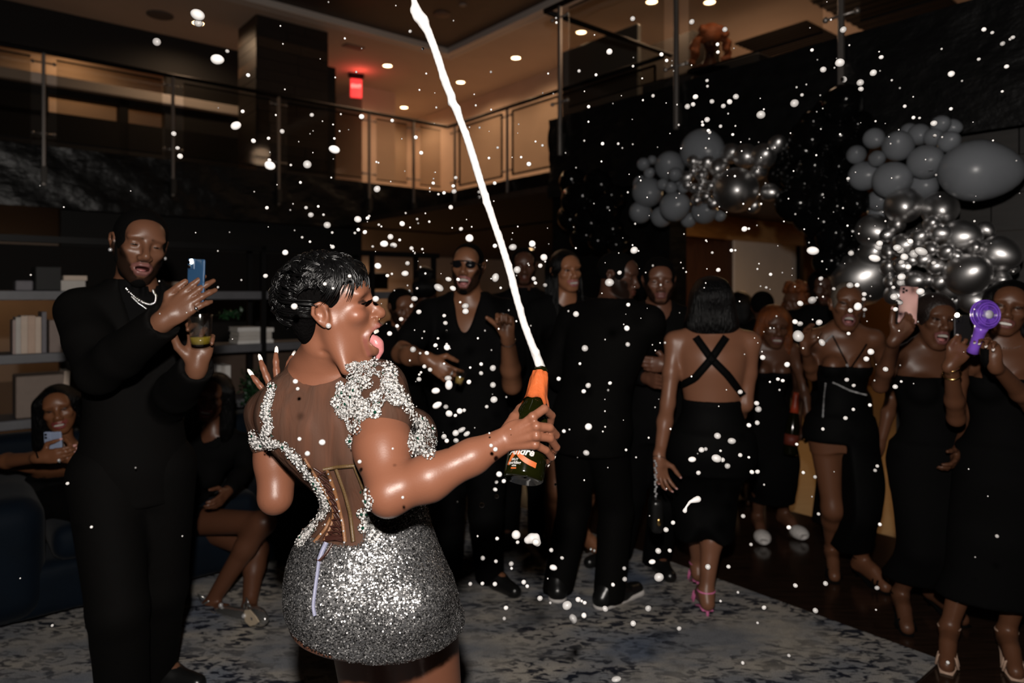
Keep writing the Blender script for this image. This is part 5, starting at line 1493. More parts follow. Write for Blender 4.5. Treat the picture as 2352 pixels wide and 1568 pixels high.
def hair_long(p, mt, fr=(0.0, 0.100, -0.030), fs=(0.059, 0.075, 0.090), l=(-0.20, -0.20), thick=0.034, vol=0.0, hres=0.009, name='hair'):
    A = [(p.h.e((0, -0.022, 0.036), (0.088 + vol, 0.106 + vol, 0.092 + vol)), 0.02)]
    for sg, L in zip((-1, 1), l):
        A.append((p.h.ch([(sg*0.070, 0.0, 0.04), (sg*(0.082+vol), -0.01, -0.05), (sg*(0.088+vol), -0.02, -0.05 + L*.5), (sg*(0.09+vol), -0.02, L)], [thick, thick, thick, thick*.7]), 0.03))
    A.append((p.h.ch([(0, -0.07, 0.0), (0, -0.085, -0.10), (0, -0.085, max(l) )], [0.08, 0.075, 0.06]), 0.03))
    return sculpt(name, A, hres, mt, p.root, subs=[(p.h.e(fr, fs), 0.010)])
def curls(p, mt, r=0.115, n=90, b=0.026, drop=0.0, face=0.40, seed=1, hres=0.010, c=(0, -0.02, 0.03), wide=1.0):
    rs = random.Random(seed); A = [(p.h.e(c, (0.088, 0.10, 0.092)), 0.02)]
    while len(A) < n:
        d = nrm([rs.gauss(0, 1), rs.gauss(0, 1), rs.gauss(0, 1)])
        if d[1] > face and d[2] < 0.55: continue
        rr = r * rs.uniform(0.82, 1.06); q = (c[0] + d[0]*rr*wide, c[1] + d[1]*rr, c[2] + d[2]*rr - (drop * rs.random() if d[2] < 0.2 else 0))
        A.append((p.h.e(q, b * rs.uniform(.7, 1.15)), 0.008))
    return sculpt('hair', A, hres, mt, p.root, rel=0)

# copper haired woman in slippers
ym = Person('person', 'smiling woman with long copper hair and fringe in white fluffy slippers', 1778, 750, 4.45, -6, -4, -4, 4, fem=True, skin=SKB, mouth=0.010, mw=0.030, smile=0.007, teeth=True, lip=(0.12, 0.045, 0.04), makeup=True, res=(0.015, 0.0052), hs=1.08,
            feet={'R': gx(1740, 1226, -10), 'L': gx(1800, 1216, 10)}, bx=-0.05)
ym.dress(M_black, P(0, 853, 4.45)[2], P(0, 1150, 4.5)[2], flare=-0.02)
hair_long(ym, M_orange, (0.0, 0.100, -0.040), (0.056, 0.075, 0.078), (-0.24, -0.20), 0.032, 0.008)
M_fluff = mat('white_fluff', (0.60, 0.57, 0.55), 0.95, bump=1.0, bscale=90)
for sd in 'LR':
    to = ym.toe[sd]; fd = nrm((to - ym.ank[sd]) * (1, 1, 0)); R = np.column_stack([fd, np.cross((0, 0, 1.0), fd), (0, 0, 1.0)])
    sh = sculpt('slipper', [(ell(to + fd * 0.005 + (0, 0, 0.012), (0.075, 0.052, 0.042), R), 0.01)], 0.008, M_fluff, ym.root, subs=[(ell(to + fd * 0.075 + (0, 0, 0.0), (0.028, 0.026, 0.02)), 0.006)])

# copper curls behind her
zc = Person('person', 'guest with big copper curls standing in the doorway', 1828, 694, 5.2, -20, -60, -5, 0, fem=True, skin=SKB, res=(0.018, 0.007), eyes=False, bx=-0.24)
zc.dress(M_black, 1.25, 0.4); curls(zc, M_orange, 0.118, 90, 0.030, 0.06, 0.3, 7)
# dark man holding a second bottle low
dm = Person('person', 'man in black standing behind the blonde woman holding a bottle low', 1887, 662, 4.6, -5, -10, 0, 0, skin=(0.05, 0.022, 0.014), res=(0.016, 0.0058), beard=True, bx=0.14,
            arms={'R': dict(el=(1838, 880, 4.6), wr=(1830, 965, 4.35), d=(-0.1, -0.3, -0.95), n=(0.2, -1, 0), curl=(0.7, 0.7, 0.7, 0.7))})
dm.trousers(M_black); dm.shirt(M_black, 'short', 0.016, -0.1); dm.shoes(M_leather); dm.cap(None, 0.012, -0.03)

bt2a, bt2b = P(1814, 1045, 4.22), P(1829, 903, 4.25); ax2 = nrm(bt2b - bt2a); k2 = np.linalg.norm(bt2b - bt2a) / 0.30
t = thing('champagne_bottle', bt2a, 'second sparkling wine bottle with orange foil held low among the guests', 'bottle')
m = MB(); m.lathe([(0.012*k2, 0.001), (0.0, 0.036), (0.012*k2, 0.0415), (0.145*k2, 0.0415), (0.19*k2, 0.030), (0.24*k2, 0.018), (0.285*k2, 0.0145), (0.30*k2, 0.0145), (0.30*k2, 0.001)], bt2a, ax2, 24); m.build('glass', mat('dark_bottle', (0.004, 0.004, 0.001), 0.1), t)
m = MB(); m.lathe([(0.205*k2, 0.027), (0.24*k2, 0.0205), (0.29*k2, 0.0165), (0.303*k2, 0.016), (0.304*k2, 0.001)], bt2a, ax2, 24); m.build('foil', mat('orange_red_foil', (0.28, 0.035, 0.012), 0.45), t)
m = MB(); m.lathe([(0.05*k2, 0.0422), (0.10*k2, 0.0422)], bt2a, ax2, 24); m.build('label', mat('orange_red_label', (0.10, 0.014, 0.006), 0.6), t)
# blonde woman
bm = Person('person', 'woman with cropped ash blonde hair and open mouth in a rhinestone trimmed black dress', 1946, 700, 3.72, -14, -16, 4, 5, fem=True, skin=(0.115, 0.047, 0.024), mouth=0.026, mw=0.026, smile=-0.002, teeth=True, lip=(0.17, 0.065, 0.065), makeup=True, res=(0.013, 0.0047), hs=1.06,
            feet={'R': gx(1910, 1308, -20), 'L': gx(1978, 1330, 15)}, bx=-0.03, arms={'R': dict(el=(1866, 860, 3.85), wr=(1850, 800, 3.7), d=(-0.1, -0.2, 1), n=(0.3, -1, 0)), 'L': dict(el=(2050, 905, 3.9), wr=(2020, 1030, 3.8))})
zt = P(0, 842, 3.65)[2]
bm.dress(M_satin, zt, 0.16, 0.009, flare=-0.02, slit=[(boxp((P(1903, 1000, 3.75)[0] - 0.06, 3.70, 0.40), (0.115, 0.36, 0.36), None, 0.02), 0.015), (chain([P(1905, 1100, 3.6), P(1897, 985, 3.53)], [0.09, 0.012]), 0.02), (ell(P(1935, 800, 3.52), (0.05, 0.12, 0.075)), 0.02)])
surf_strap(bm, [(1912, 770), (1930, 805), (1950, 845)], 0.008, M_satin); surf_strap(bm, [(1990, 790), (1972, 820), (1955, 845)], 0.008, M_satin)
bm.cap(M_blonde, 0.006, -0.05); bm.earring(M_crystal, 0.005, (1,), 0.02); bm.heels(M_black)
m = MB()
def dots(pers, pts, n, r, seed=0):
    bv = bvh_of(pers.V, pers.Fc); P0 = np.array((0, 0, EYE)); rs = random.Random(seed)
    for i in range(n):
        f = i / (n - 1) * (len(pts) - 1); k = min(int(f), len(pts) - 2); q = f - k
        d = nrm(P(pts[k][0] * (1-q) + pts[k+1][0] * q, pts[k][1] * (1-q) + pts[k+1][1] * q, 1.0) - P0); hit = bv.ray_cast(Vector(P0), Vector(d))
        if hit[0] is not None: m.ball(np.array(hit[0]) + np.array(hit[1]) * 0.016, r * rs.uniform(.7, 1.3), None, 6, 4)
dots(bm, [(1898, 785), (1912, 770)], 8, 0.005); dots(bm, [(1916, 877), (1950, 895), (1990, 908)], 34, 0.0042); dots(bm, [(1998, 908), (2000, 885)], 6, 0.0045)
dots(bm, [(1900, 880), (1895, 930), (1892, 965)], 20, 0.0045); dots(bm, [(1893, 968), (1905, 992)], 8, 0.0045); dots(bm, [(1939, 839), (1941, 840)], 2, 0.006)
o = m.build('rhinestone_trim', M_crystal, bm.root); o['kind'] = 'stuff'

# woman filming with the pink phone
am = Person('person', 'laughing woman in a strapless black dress filming with a pink phone', 2148, 734, 3.22, -4, -5, 0, 6, fem=True, skin=(0.082, 0.034, 0.018), mouth=0.028, mw=0.028, smile=0.005, teeth=True, lip=(0.14, 0.05, 0.05), makeup=True, res=(0.012, 0.0044), hs=0.98, wide=1.08,
            arms={'R': dict(el=(2022, 885, 3.12), wr=(2056, 778, 2.92), d=(0.66, -0.06, 0.75), n=(0.05, 1, 0.0), curl=(0.38, 0.40, 0.42, 0.45), tdir=((-0.3, 0, 1), (0.1, 0, 1))), 'L': dict(el=(2235, 960, 3.25), wr=(2200, 1040, 3.1))},
            feet={'R': gx(2068, 1418, -20), 'L': gx(2146, 1398, 10)})
am.dress(M_black, P(0, 868, 3.15)[2], P(0, 1330, 3.3)[2], 0.010); am.cap(mat('dark_brown_hair', (0.012, 0.007, 0.006), 0.5, bump=0.5, bscale=80), 0.016, -0.055); am.nails('R', M_nailp); am.heels(M_black)
phone('phone', 'pink phone with three camera lenses held up by the laughing woman', P(2086, 700, 2.95), (0.06, -0.02, 1), (0.02, -1, 0), 0.082, 0.158, M_pinkcase, 2)

# woman at the edge with the purple fan
fm = Person('person', 'woman at the picture edge holding a purple fan and a phone with its torch lit', 2316, 706, 3.0, -24, -34, 2, 10, fem=True, skin=(0.10, 0.041, 0.021), mouth=0.008, mw=0.029, smile=0.006, teeth=True, lip=(0.15, 0.055, 0.05), makeup=True, res=(0.012, 0.0044), hs=1.0, wide=1.1,
            arms={'R': dict(el=(2196, 960, 2.92), wr=(2184, 836, 2.74), d=(0.62, -0.05, 0.78), n=(0.45, 0.8, -0.1), curl=(0.30, 0.42, 0.46, 0.5), spread=1.0, tdir=((0.0, 0, 1), (0.55, 0, 0.8))),
                  'L': dict(el=(2372, 935, 2.80), wr=(2284, 836, 2.62), d=(-0.30, -0.10, 0.95), n=(-0.75, -0.55, -0.1), curl=(0.45, 0.5, 0.55, 0.6), tdir=((-0.2, 0.4, 0.9), (-0.4, 0.2, 0.9)))},
            feet={'R': gx(2180, 1502, -35), 'L': gx(2312, 1512, -25)})
fm.dress(M_black, P(0, 872, 2.9)[2], P(0, 1360, 3.0)[2], 0.010, flare=0.05); hair_long(fm, M_hair, (0.0, 0.100, -0.030), (0.060, 0.075, 0.092), (-0.05, -0.10), 0.03)
surf_strap(fm, [(2262, 800), (2262, 850), (2275, 900)], 0.03, M_black); fm.bracelet('R', M_gold, 0.030, 0.004, 0.97); fm.bracelet('R', M_gold, 0.031, 0.004, 0.83); fm.nails('R', M_nailw, 0.008); fm.nails('L', M_nailw, 0.008)
fm.heels(mat('tan_strap', (0.40, 0.27, 0.20), 0.45)); fm.necklace(M_silver, 0.06, 0.03, 0.002)
phone('phone', 'black phone with its torch lit beside the purple fan', P(2212, 765, 2.77), (-0.02, -0.05, 1), (-0.1, -1, 0.0), 0.074, 0.150, M_blackcase, 1, (-0.026, 0.073))
M_purple = mat('purple_plastic', (0.16, 0.06, 0.50), 0.25, alpha=0.36)
M_purple2 = mat('purple_solid', (0.20, 0.08, 0.55), 0.25)
fc = P(2266, 722, 2.56); t = thing('handheld_fan', fc, 'translucent purple handheld fan with a grey hub', 'fan')
ax = nrm((0.05, -1, 0.05)); R_ = 0.052
m = MB()
for r in (R_, R_ * .82, R_ * .64): m.torus(fc + ax * (0.012 if r < R_ else 0), ax, r, 0.0022, 32, 6)
m.torus(fc - ax * 0.012, ax, R_, 0.003, 32, 6); m.build('guard', M_purple2, t)
m = MB(); m.lathe([(-0.014, 0.001), (-0.014, R_), (0.0, R_ * 1.02), (0.012, R_ * .9), (0.014, R_ * .3), (0.014, 0.001)], fc, ax, 32); m.build('housing', M_purple, t)
xa = nrm(np.cross(ax, (0, 0, 1))); za = np.cross(xa, ax)
for k in range(5):
    w = k * 2 * math.pi / 5 + .3; d = xa * math.cos(w) + za * math.sin(w); e = xa * -math.sin(w) + za * math.cos(w); m = MB()
    m.raw([fc + d*.01 - e*.005, fc + d*.04 - e*.014 + ax*.005, fc + d*.044 + e*.010 - ax*.004, fc + d*.01 + e*.005, fc + d*.01 - e*.005 + ax*.002, fc + d*.04 - e*.014 + ax*.007, fc + d*.044 + e*.010 - ax*.002, fc + d*.01 + e*.005 + ax*.002], [(3, 2, 1, 0), (4, 5, 6, 7), (0, 1, 5, 4), (1, 2, 6, 5), (2, 3, 7, 6), (3, 0, 4, 7)])
    m.build('blade', M_purple2, t, False)
m = MB(); m.lathe([(0.0, 0.001), (0.0, 0.017), (0.017, 0.015), (0.019, 0.001)], fc, ax, 20); m.build('hub', mat('fan_hub', (0.50, 0.48, 0.55), 0.4), t)
m = MB(); hd = nrm(P(2238, 800, 2.60) - P(2256, 752, 2.56)); m.lathe([(0, 0.001), (0, 0.024), (0.02, 0.020), (0.09, 0.017), (0.11, 0.022), (0.115, 0.001)], fc + hd * 0.05, hd, 20); m.build('handle', M_purple2, t)

# people further back, mostly dark against the lit wall
g1 = Person('person', 'dark haired guest with a round bun against the beige far wall', 978, 668, 5.4, 160, 160, 0, 0, fem=True, skin=SKD, res=(0.022, 0.009), eyes=False)
g1.dress(M_black, 1.3, 0.5); sculpt('hair', [(g1.h.e((0, -0.02, 0.03), (0.10, 0.115, 0.10)), 0.02), (g1.h.e((0, -0.02, 0.14), (0.075, 0.075, 0.06)), 0.03)], 0.014, M_hair, g1.root)
g2 = Person('person', 'short haired man half hidden behind the sunglasses man', 922, 706, 4.4, 30, 35, -10, 0, skin=(0.13, 0.055, 0.03), res=(0.018, 0.0065), beard=True)
g2.shirt(M_black, 'long'); g2.trousers(M_black); g2.cap(None, 0.008, -0.04); g2.shoes(M_leather)
g3 = Person('person', 'dark haired guest before the brown vestibule door', 1700, 702, 5.6, 170, 165, 0, 0, fem=True, skin=SKD, res=(0.022, 0.009), eyes=False)
g3.dress(M_black, 1.3, 0.4); hair_long(g3, M_hair, l=(-0.2, -0.2), hres=0.014)
g4 = Person('person', 'dark haired guest before the white vestibule wall', 1752, 706, 5.3, 150, 150, 0, 0, fem=False, skin=SKD, res=(0.022, 0.009), eyes=False)
g4.shirt(M_black, 'long'); g4.trousers(M_black); g4.cap(None, 0.014, -0.05); g4.shoes(M_leather)
bw = Person('person', 'woman with big orange curls sitting at the upper balcony glass', 1632, 92, 6.7, -10, -8, -28, 0, fem=True, skin=SKD, H=1.66, base_z=3.2, sit=P(1640, 200, 6.9), res=(0.02, 0.008), eyes=False,
            legs={'L': (P(1660, 190, 6.5), P(1660, 270, 6.45), P(1662, 282, 6.3)), 'R': (P(1600, 190, 6.5), P(1600, 270, 6.45), P(1600, 282, 6.3))})
bw.dress(M_black, 4.4, 3.3); 
M_copper = mat('bright_copper_hair', (0.42, 0.13, 0.05), 0.5, bump=0.8, bscale=60, noise=0.6, nscale=20)
A = [(bw.h.e((0, -0.02, 0.05), (0.12, 0.12, 0.11)), 0.02)]; rs = random.Random(2)
for i in range(70):
    sg = rs.choice((-1, 1)); q = rs.random(); A.append((bw.h.e((sg * (0.06 + 0.10 * math.sin(q * 2.2) + rs.uniform(-.03, .03)), 0.02 + rs.uniform(-.06, .05), 0.13 - 0.40 * q * rs.uniform(.7, 1)), rs.uniform(.022, .036)), 0.01))
sculpt('hair', A, 0.013, M_copper, bw.root, rel=0)
# ---------------------------------------------------------------- the woman spraying the bottle
SKH = np.array((0.136, 0.053, 0.030))
M_skinh = mat('skin_glow', (0.2, 0.1, 0.06), 0.40, spec=0.33, attr=True, bump=0.035, bscale=260)
hroot = thing('person', (P(870, 700, 1.6)[0], 1.6, 0), 'woman with a black pixie cut in a silver sequin mini dress spraying a bottle', 'person')
YC = 1.6
def lvpx(y, l, r, ry, Yc=YC):
    k = Yc / FPX; return (EYE - (y - HORIZON) * k, ((l + r) / 2 - 1176) * k, Yc - YC, (r - l) / 2 * k, ry)
HLV = [lvpx(845, 692, 800, .052), lvpx(865, 655, 850, .072), lvpx(885, 632, 890, .088), lvpx(920, 606, 915, .102), lvpx(960, 596, 945, .115), lvpx(1000, 612, 968, .12), lvpx(1040, 640, 985, .122),
       lvpx(1080, 682, 980, .115), lvpx(1120, 724, 974, .105), lvpx(1160, 748, 972, .10), lvpx(1200, 724, 980, .112), lvpx(1240, 692, 992, .13), lvpx(1290, 672, 1012, .145), lvpx(1340, 666, 1034, .155),
       lvpx(1390, 670, 1046, .160), lvpx(1440, 690, 1052, .155), lvpx(1468, 770, 1000, .09)]
HO = (0, YC, 0); EX, EYv = (1, 0, 0), (0, 1, 0)
htorso = stack(HLV, HO, EX, EYv)
hh = head_frame(P(768, 711, 1.52), 92, 13, -4, 0.895)
HB = [(htorso, 0.03), (ell(P(944, 1003, 1.66), (0.060, 0.07, 0.066)), 0.04), (ell(P(905, 1003, 1.72), (0.06, 0.06, 0.06)), 0.04),
      (cone(P(746, 790, 1.535), P(742, 872, 1.60), 0.050, 0.062), 0.03), (cone(P(742, 850, 1.59), P(862, 888, 1.55), 0.05, 0.052), 0.05), (cone(P(735, 855, 1.60), P(620, 945, 1.65), 0.05, 0.05), 0.05),
      (ell(P(650, 945, 1.555), (0.045, 0.03, 0.065)), 0.04), (ell(P(800, 945, 1.535), (0.05, 0.03, 0.06)), 0.04)]
# right arm to the bottle
rw = P(1146, 1017, 1.400)
HB += [(cone(P(868, 898, 1.53), P(880, 1030, 1.43), 0.061, 0.058), 0.03), (cone(P(880, 1030, 1.43), P(893, 1128, 1.365), 0.058, 0.042), 0.02), (ell(P(890, 1146, 1.352), 0.031), 0.025),
       (cone(P(899, 1128, 1.365), P(985, 1098, 1.37), 0.043, 0.043), 0.018), (cone(P(985, 1098, 1.37), P(1085, 1049, 1.385), 0.044, 0.033), 0.02), (cone(P(1085, 1049, 1.385), rw, 0.033, 0.0265), 0.02)]
# left arm, elbow down and hand up behind the shoulder
lw = P(655, 962, 1.73)
HB += [(cone(P(618, 955, 1.66), P(628, 1060, 1.65), 0.046, 0.039), 0.03), (cone(P(628, 1060, 1.65), P(632, 1140, 1.63), 0.039, 0.036), 0.03), (cone(P(632, 1143, 1.63), P(645, 1060, 1.68), 0.037, 0.038), 0.02), (cone(P(645, 1060, 1.68), lw, 0.038, 0.024), 0.02)]
lhand, ltips, ljoint = hand_prims(lw, (-0.30, 0.0, 0.95), (0, 1, 0), 'L', 0.93, (0.16, 0.10, 0.06, 0.02), 0.2, 1.25)
HB += lhand
# legs
hipR, kneeR, ankR, toeR = P(958, 1390, 1.74), P(1012, 1730, 1.80), P(1000, 2010, 1.86), P(1075, 2050, 1.90)
hipL, kneeL, ankL, toeL = P(838, 1380, 1.74), P(868, 1730, 1.80), P(850, 2005, 1.86), P(930, 2045, 1.90)
HB += [(cone(hipR, kneeR, 0.098, 0.064), 0.04), (cone(kneeR, kneeR*.7+ankR*.3, 0.060, 0.060), 0.03), (cone(kneeR*.7+ankR*.3, ankR, 0.060, 0.038), 0.03), (chain([ankR, ankR*.5+toeR*.5, toeR], [0.036, 0.034, 0.022]), 0.02),
       (cone(hipL, kneeL, 0.098, 0.064), 0.04), (cone(kneeL, kneeL*.7+ankL*.3, 0.060, 0.060), 0.03), (cone(kneeL*.7+ankL*.3, ankL, 0.060, 0.038), 0.03), (chain([ankL, ankL*.5+toeL*.5, toeL], [0.036, 0.034, 0.022]), 0.02)]
# right hand wrapped round the bottle: hand placed finger by finger
def fing(pts, rs, k=0.004): return [(cone(P(*pts[i]), P(*pts[i+1]), rs[i], rs[i+1]), k) for i in range(len(pts) - 1)]
kn = [(1224, 957, 1.374), (1232, 979, 1.367), (1232, 1001, 1.368), (1229, 1021, 1.376)]
HB += [(ell(P(1190, 996, 1.388), (0.040, 0.013, 0.029), np.column_stack([nrm((0.9, -0.25, 0.25)), nrm((0.28, 0.95, 0)), nrm((-0.25, 0, 0.97))])), 0.012)]
for i, q in enumerate(kn):
    a_ = rw * 0.75 + P(*q) * 0.25 - np.array((0, 0.006, (1.5 - i) * -0.004)); HB.append((cone(a_, P(*q), 0.0060, 0.0092), 0.006)); HB.append((ell(P(q[0], q[1], q[2] - 0.002), 0.0098), 0.003))
HB += fing([kn[0], (1250, 939, 1.388), (1267, 954, 1.414), (1264, 975, 1.432)], [0.0092, 0.0090, 0.0082, 0.0070], 0.002)
HB += fing([kn[1], (1262, 982, 1.379), (1277, 999, 1.405), (1271, 1013, 1.432)], [0.0094, 0.0090, 0.0082, 0.0070], 0.002)
HB += fing([kn[2], (1263, 1006, 1.381), (1278, 1027, 1.405), (1271, 1041, 1.432)], [0.0092, 0.0086, 0.0078, 0.0068], 0.002)
HB += fing([kn[3], (1254, 1034, 1.389), (1267, 1050, 1.408), (1258, 1060, 1.430)], [0.0084, 0.0078, 0.0070, 0.0060], 0.002)
HB += fing([(1165, 990, 1.41), (1183, 960, 1.44), (1196, 940, 1.475), (1210, 925, 1.50)], [0.0150, 0.0130, 0.0110, 0.0088])
HHEAD = head_prims(hh, 0.043, 0.029, 0.000, True, 0.062, 0.95, 1.25)
lo, hi = bounds(HB + HHEAD[0], 0.03)
f = Field(lo, hi, 0.0085, [(hh.o - 0.15, hh.o + 0.15, 0.0034), (P(1130, 1080, 1.30), P(1300, 910, 1.50), 0.0028), (P(560, 990, 1.70), P(690, 800, 1.78), 0.0036), (P(790, 1200, 1.28), P(1150, 860, 1.5), 0.0060)])
f.adds(HB); head_into(f, HHEAD)
# spine furrow, shoulder blades and neck creases
f.sub(chain([P(716, 880, 1.475), P(722, 950, 1.462), P(742, 1020, 1.465), P(762, 1080, 1.478), P(776, 1140, 1.488)], [0.006, 0.009, 0.010, 0.010, 0.008]), 0.035)
for a, b in (((735, 830), (800, 838)), ((740, 808), (795, 822))):
    f.sub(cone(P(*a, 1.485), P(*b, 1.465), 0.002), 0.012)
f.add(cone(P(768, 778, 1.487), P(795, 848, 1.475), 0.010, 0.012), 0.03)
V, Fc = f.mesh(); V = relax(V, Fc, 1, 0.4)
pp = Person.__new__(Person); pp.h = hh; pp.skin = SKH; pp.info = HHEAD[5]; pp.root = hroot
hcol = Person.paint(pp, V, (0.14, 0.045, 0.035), False, True, False)
qh = hh.loc(V)
ck = np.clip(1 - np.linalg.norm(qh - (-0.052, 0.062, -0.018), axis=1) / 0.03, 0, 1)[:, None]; hcol = hcol * (1 - 0.5*ck) + np.array((0.19, 0.062, 0.036)) * 0.5 * ck
hbody = mesh_obj('body', V, Fc, M_skinh, hroot, True, hcol)
HV, HF = V, Fc
z0 = HHEAD[5]['z0']
t = tooth_arc(hh, 0.026, z0 - 0.0085, 0.0065); t.build('teeth', M_teeth, hroot, False)
sculpt('tongue', [(chain([hh(0, 0.040, -0.082), hh(0, 0.070, -0.090), hh(0, 0.085, -0.106), hh(0, 0.084, -0.124), hh(0, 0.073, -0.142)], [0.010, 0.0105, 0.0105, 0.0090, 0.0045]), 0.01), (ell(hh(0, 0.080, -0.104), np.array((0.016, 0.010, 0.016)) * 0.91, hh.R), 0.012)], 0.0032, M_tongue, hroot)
for sg in (-1, 1):
    m = MB(); m.ball(hh(sg*0.0325, 0.0725, -0.0012), np.array((0.0135, 0.0115, 0.0040)) * hh.k, hh.R, 14, 10); m.build('eye', mat('eye_dark', (0.03, 0.02, 0.018), 0.2), hroot)
    m = MB()
    for i in range(16):
        u = i / 15; a = hh(sg*(0.020 + 0.029*u), 0.083 - 0.007*u*u, 0.001); m.tube([a, a + hh.R @ np.array((sg*0.004*u, 0.010, -0.001)), a + hh.R @ np.array((sg*0.008*u, 0.017, 0.004))], [0.0011, 0.0008, 0.0003], 4)
    o = m.build('eyelashes', M_hairmat, hroot); o['kind'] = 'stuff'
m = MB(); m.ball(hh(-0.0835, -0.004, -0.030), 0.0058, None, 12, 8); m.build('earring', M_crystal, hroot)
m = MB(); m.torus(hh(-0.0225, 0.104, -0.046), hh.R @ np.array((0.2, 1, 0.3)), 0.0045, 0.0008, 14, 6); m.build('nose_ring', M_gold, hroot)
for p, d, n in ltips[:4]:
    tt = np.cross(d, n); R = np.column_stack([tt, d, n]); m = MB(); m.ball(p + d*0.009 - n*0.003, (0.0056, 0.015, 0.0022), R, 8, 6); m.build('fingernail', M_nailw, hroot)
for q, d in (((1264, 978, 1.436), (-0.1, 0.5, -1)), ((1271, 1016, 1.436), (-0.2, 0.6, -1)), ((1271, 1044, 1.436), (-0.2, .6, -1)), ((1258, 1060, 1.434), (-.3, .6, -1))):
    d = nrm(d); n = np.array((1.0, 0, 0)); n = nrm(n - d*(n@d)); R = np.column_stack([np.cross(d, n), d, n]); m = MB(); m.ball(P(*q) + d*0.004 + n*0.004, (0.005, 0.011, 0.002), R, 8, 6); m.build('fingernail', M_nailw, hroot)

# pixie hair: a base cap and combed tufts
A = [(hh.e((0, -0.022, 0.042), (0.081, 0.103, 0.086)), 0.01), (hh.e((0, -0.074, -0.025), (0.050, 0.030, 0.050)), 0.03), (hh.e((0, 0.062, 0.068), (0.058, 0.036, 0.028)), 0.02)]
sculpt('hair', A, 0.0045, mat('pixie_base', (0.0012, 0.001, 0.001), 0.8, spec=0.03, bump=0.5, bscale=140), hroot,
       subs=[(hh.e((0, 0.098, -0.012), (0.085, 0.070, 0.055)), 0.006), (hh.e((0, 0.050, -0.085), (0.12, 0.085, 0.080)), 0.006)] + [(hh.e((s*0.09, -0.012, -0.012), (0.025, 0.027, 0.036)), 0.004) for s in (-1, 1)])
M_gloss = mat('glossy_pixie_hair', (0.0012, 0.0011, 0.0012), 0.36, spec=0.40)
rs = random.Random(11); ms = MB()
def skull(az, th, lift):
    "az 0 at the forehead, th angle from the crown"
    x, y, z = math.sin(th) * math.sin(az), math.sin(th) * math.cos(az), math.cos(th)
    return np.array((x * (0.081 + lift), -0.022 + y * (0.103 + lift), 0.042 + z * (0.086 + lift)))
def swirl(az, th): return 0.9 * math.sin(az * 3.1 + th * 2.3) + 0.6 * math.sin(az * 5.3 - th * 4.1 + 1.0)
for i in range(560):
    az = rs.uniform(-math.pi, math.pi); back = (1 - math.cos(az)) / 2
    thmax = 1.35 + 0.80 * back
    if abs(az) < 0.75: thmax = 1.28
    if 1.15 < abs(az) < 1.95: thmax = 1.30
    nape = rs.random() < .30 and back > .55
    th0 = rs.uniform(thmax - 0.55, thmax - 0.10) if nape else rs.uniform(-0.1, thmax - 0.36)
    L = rs.uniform(0.14, 0.26) if nape else rs.uniform(0.34, 0.60); sw = 0.55 * swirl(az, th0) + rs.uniform(-.15, .15)
    cur = 0.002 if nape else rs.uniform(0.0, 0.020); n = 8; li = rs.uniform(.6, 1.6); wv = rs.uniform(0, .08); ph = rs.uniform(0, 6)
    for q in range(6):
        da, dt, dl_ = rs.gauss(0, .030), rs.gauss(0, .035), rs.gauss(0, .0016); pts = []; lk = L * rs.uniform(.8, 1.1)
        for k in range(n):
            u = k / (n - 1); pin = 1 - 0.6 * u
            th = min(th0 + dt * pin + lk * u, thmax + 0.06 * u)
            lift = 0.001 + dl_ + (0.004 if nape else 0.014) * li * math.sin(math.pi * min(u * 1.05, 1)) + (cur * (u - 0.6) * 2.0 if u > 0.6 else 0)
            pts.append(hh(*skull(az + da * pin + sw * u * (0.4 + 0.6 * u) + 0.10 * math.sin(u * 5 + az * 4) + wv * math.sin(u * 9 + ph), th + wv * .6 * math.cos(u * 8 + ph), lift)))
        r = rs.uniform(0.0010, 0.0019)
        ms.tube(pts, [r * .7, r, r, r, r, r * .85, r * .6, r * .15], 4)
for i in range(300):      # fringe over the forehead and temple
    a = rs.uniform(-1.2, 1.0); th0 = rs.uniform(0.50, 0.85); L = rs.uniform(0.80, 1.12) - 0.10 * max(0, abs(a) - .6); pts = []
    sw = 0.22 * math.sin(a * 9) + rs.uniform(-.08, .08) - 0.28
    for k in range(8):
        u = k / 7; pts.append(hh(*skull(a + sw * u * u, th0 + L * u, 0.012 + 0.010 * math.sin(math.pi * u) - 0.003 * u)))
    r = rs.uniform(0.0010, 0.0020); ms.tube(pts, [r, r, r, r, r, r * .85, r * .55, r * .15], 4)
o = ms.build('hair_strands', M_gloss, hroot); o['kind'] = 'stuff'

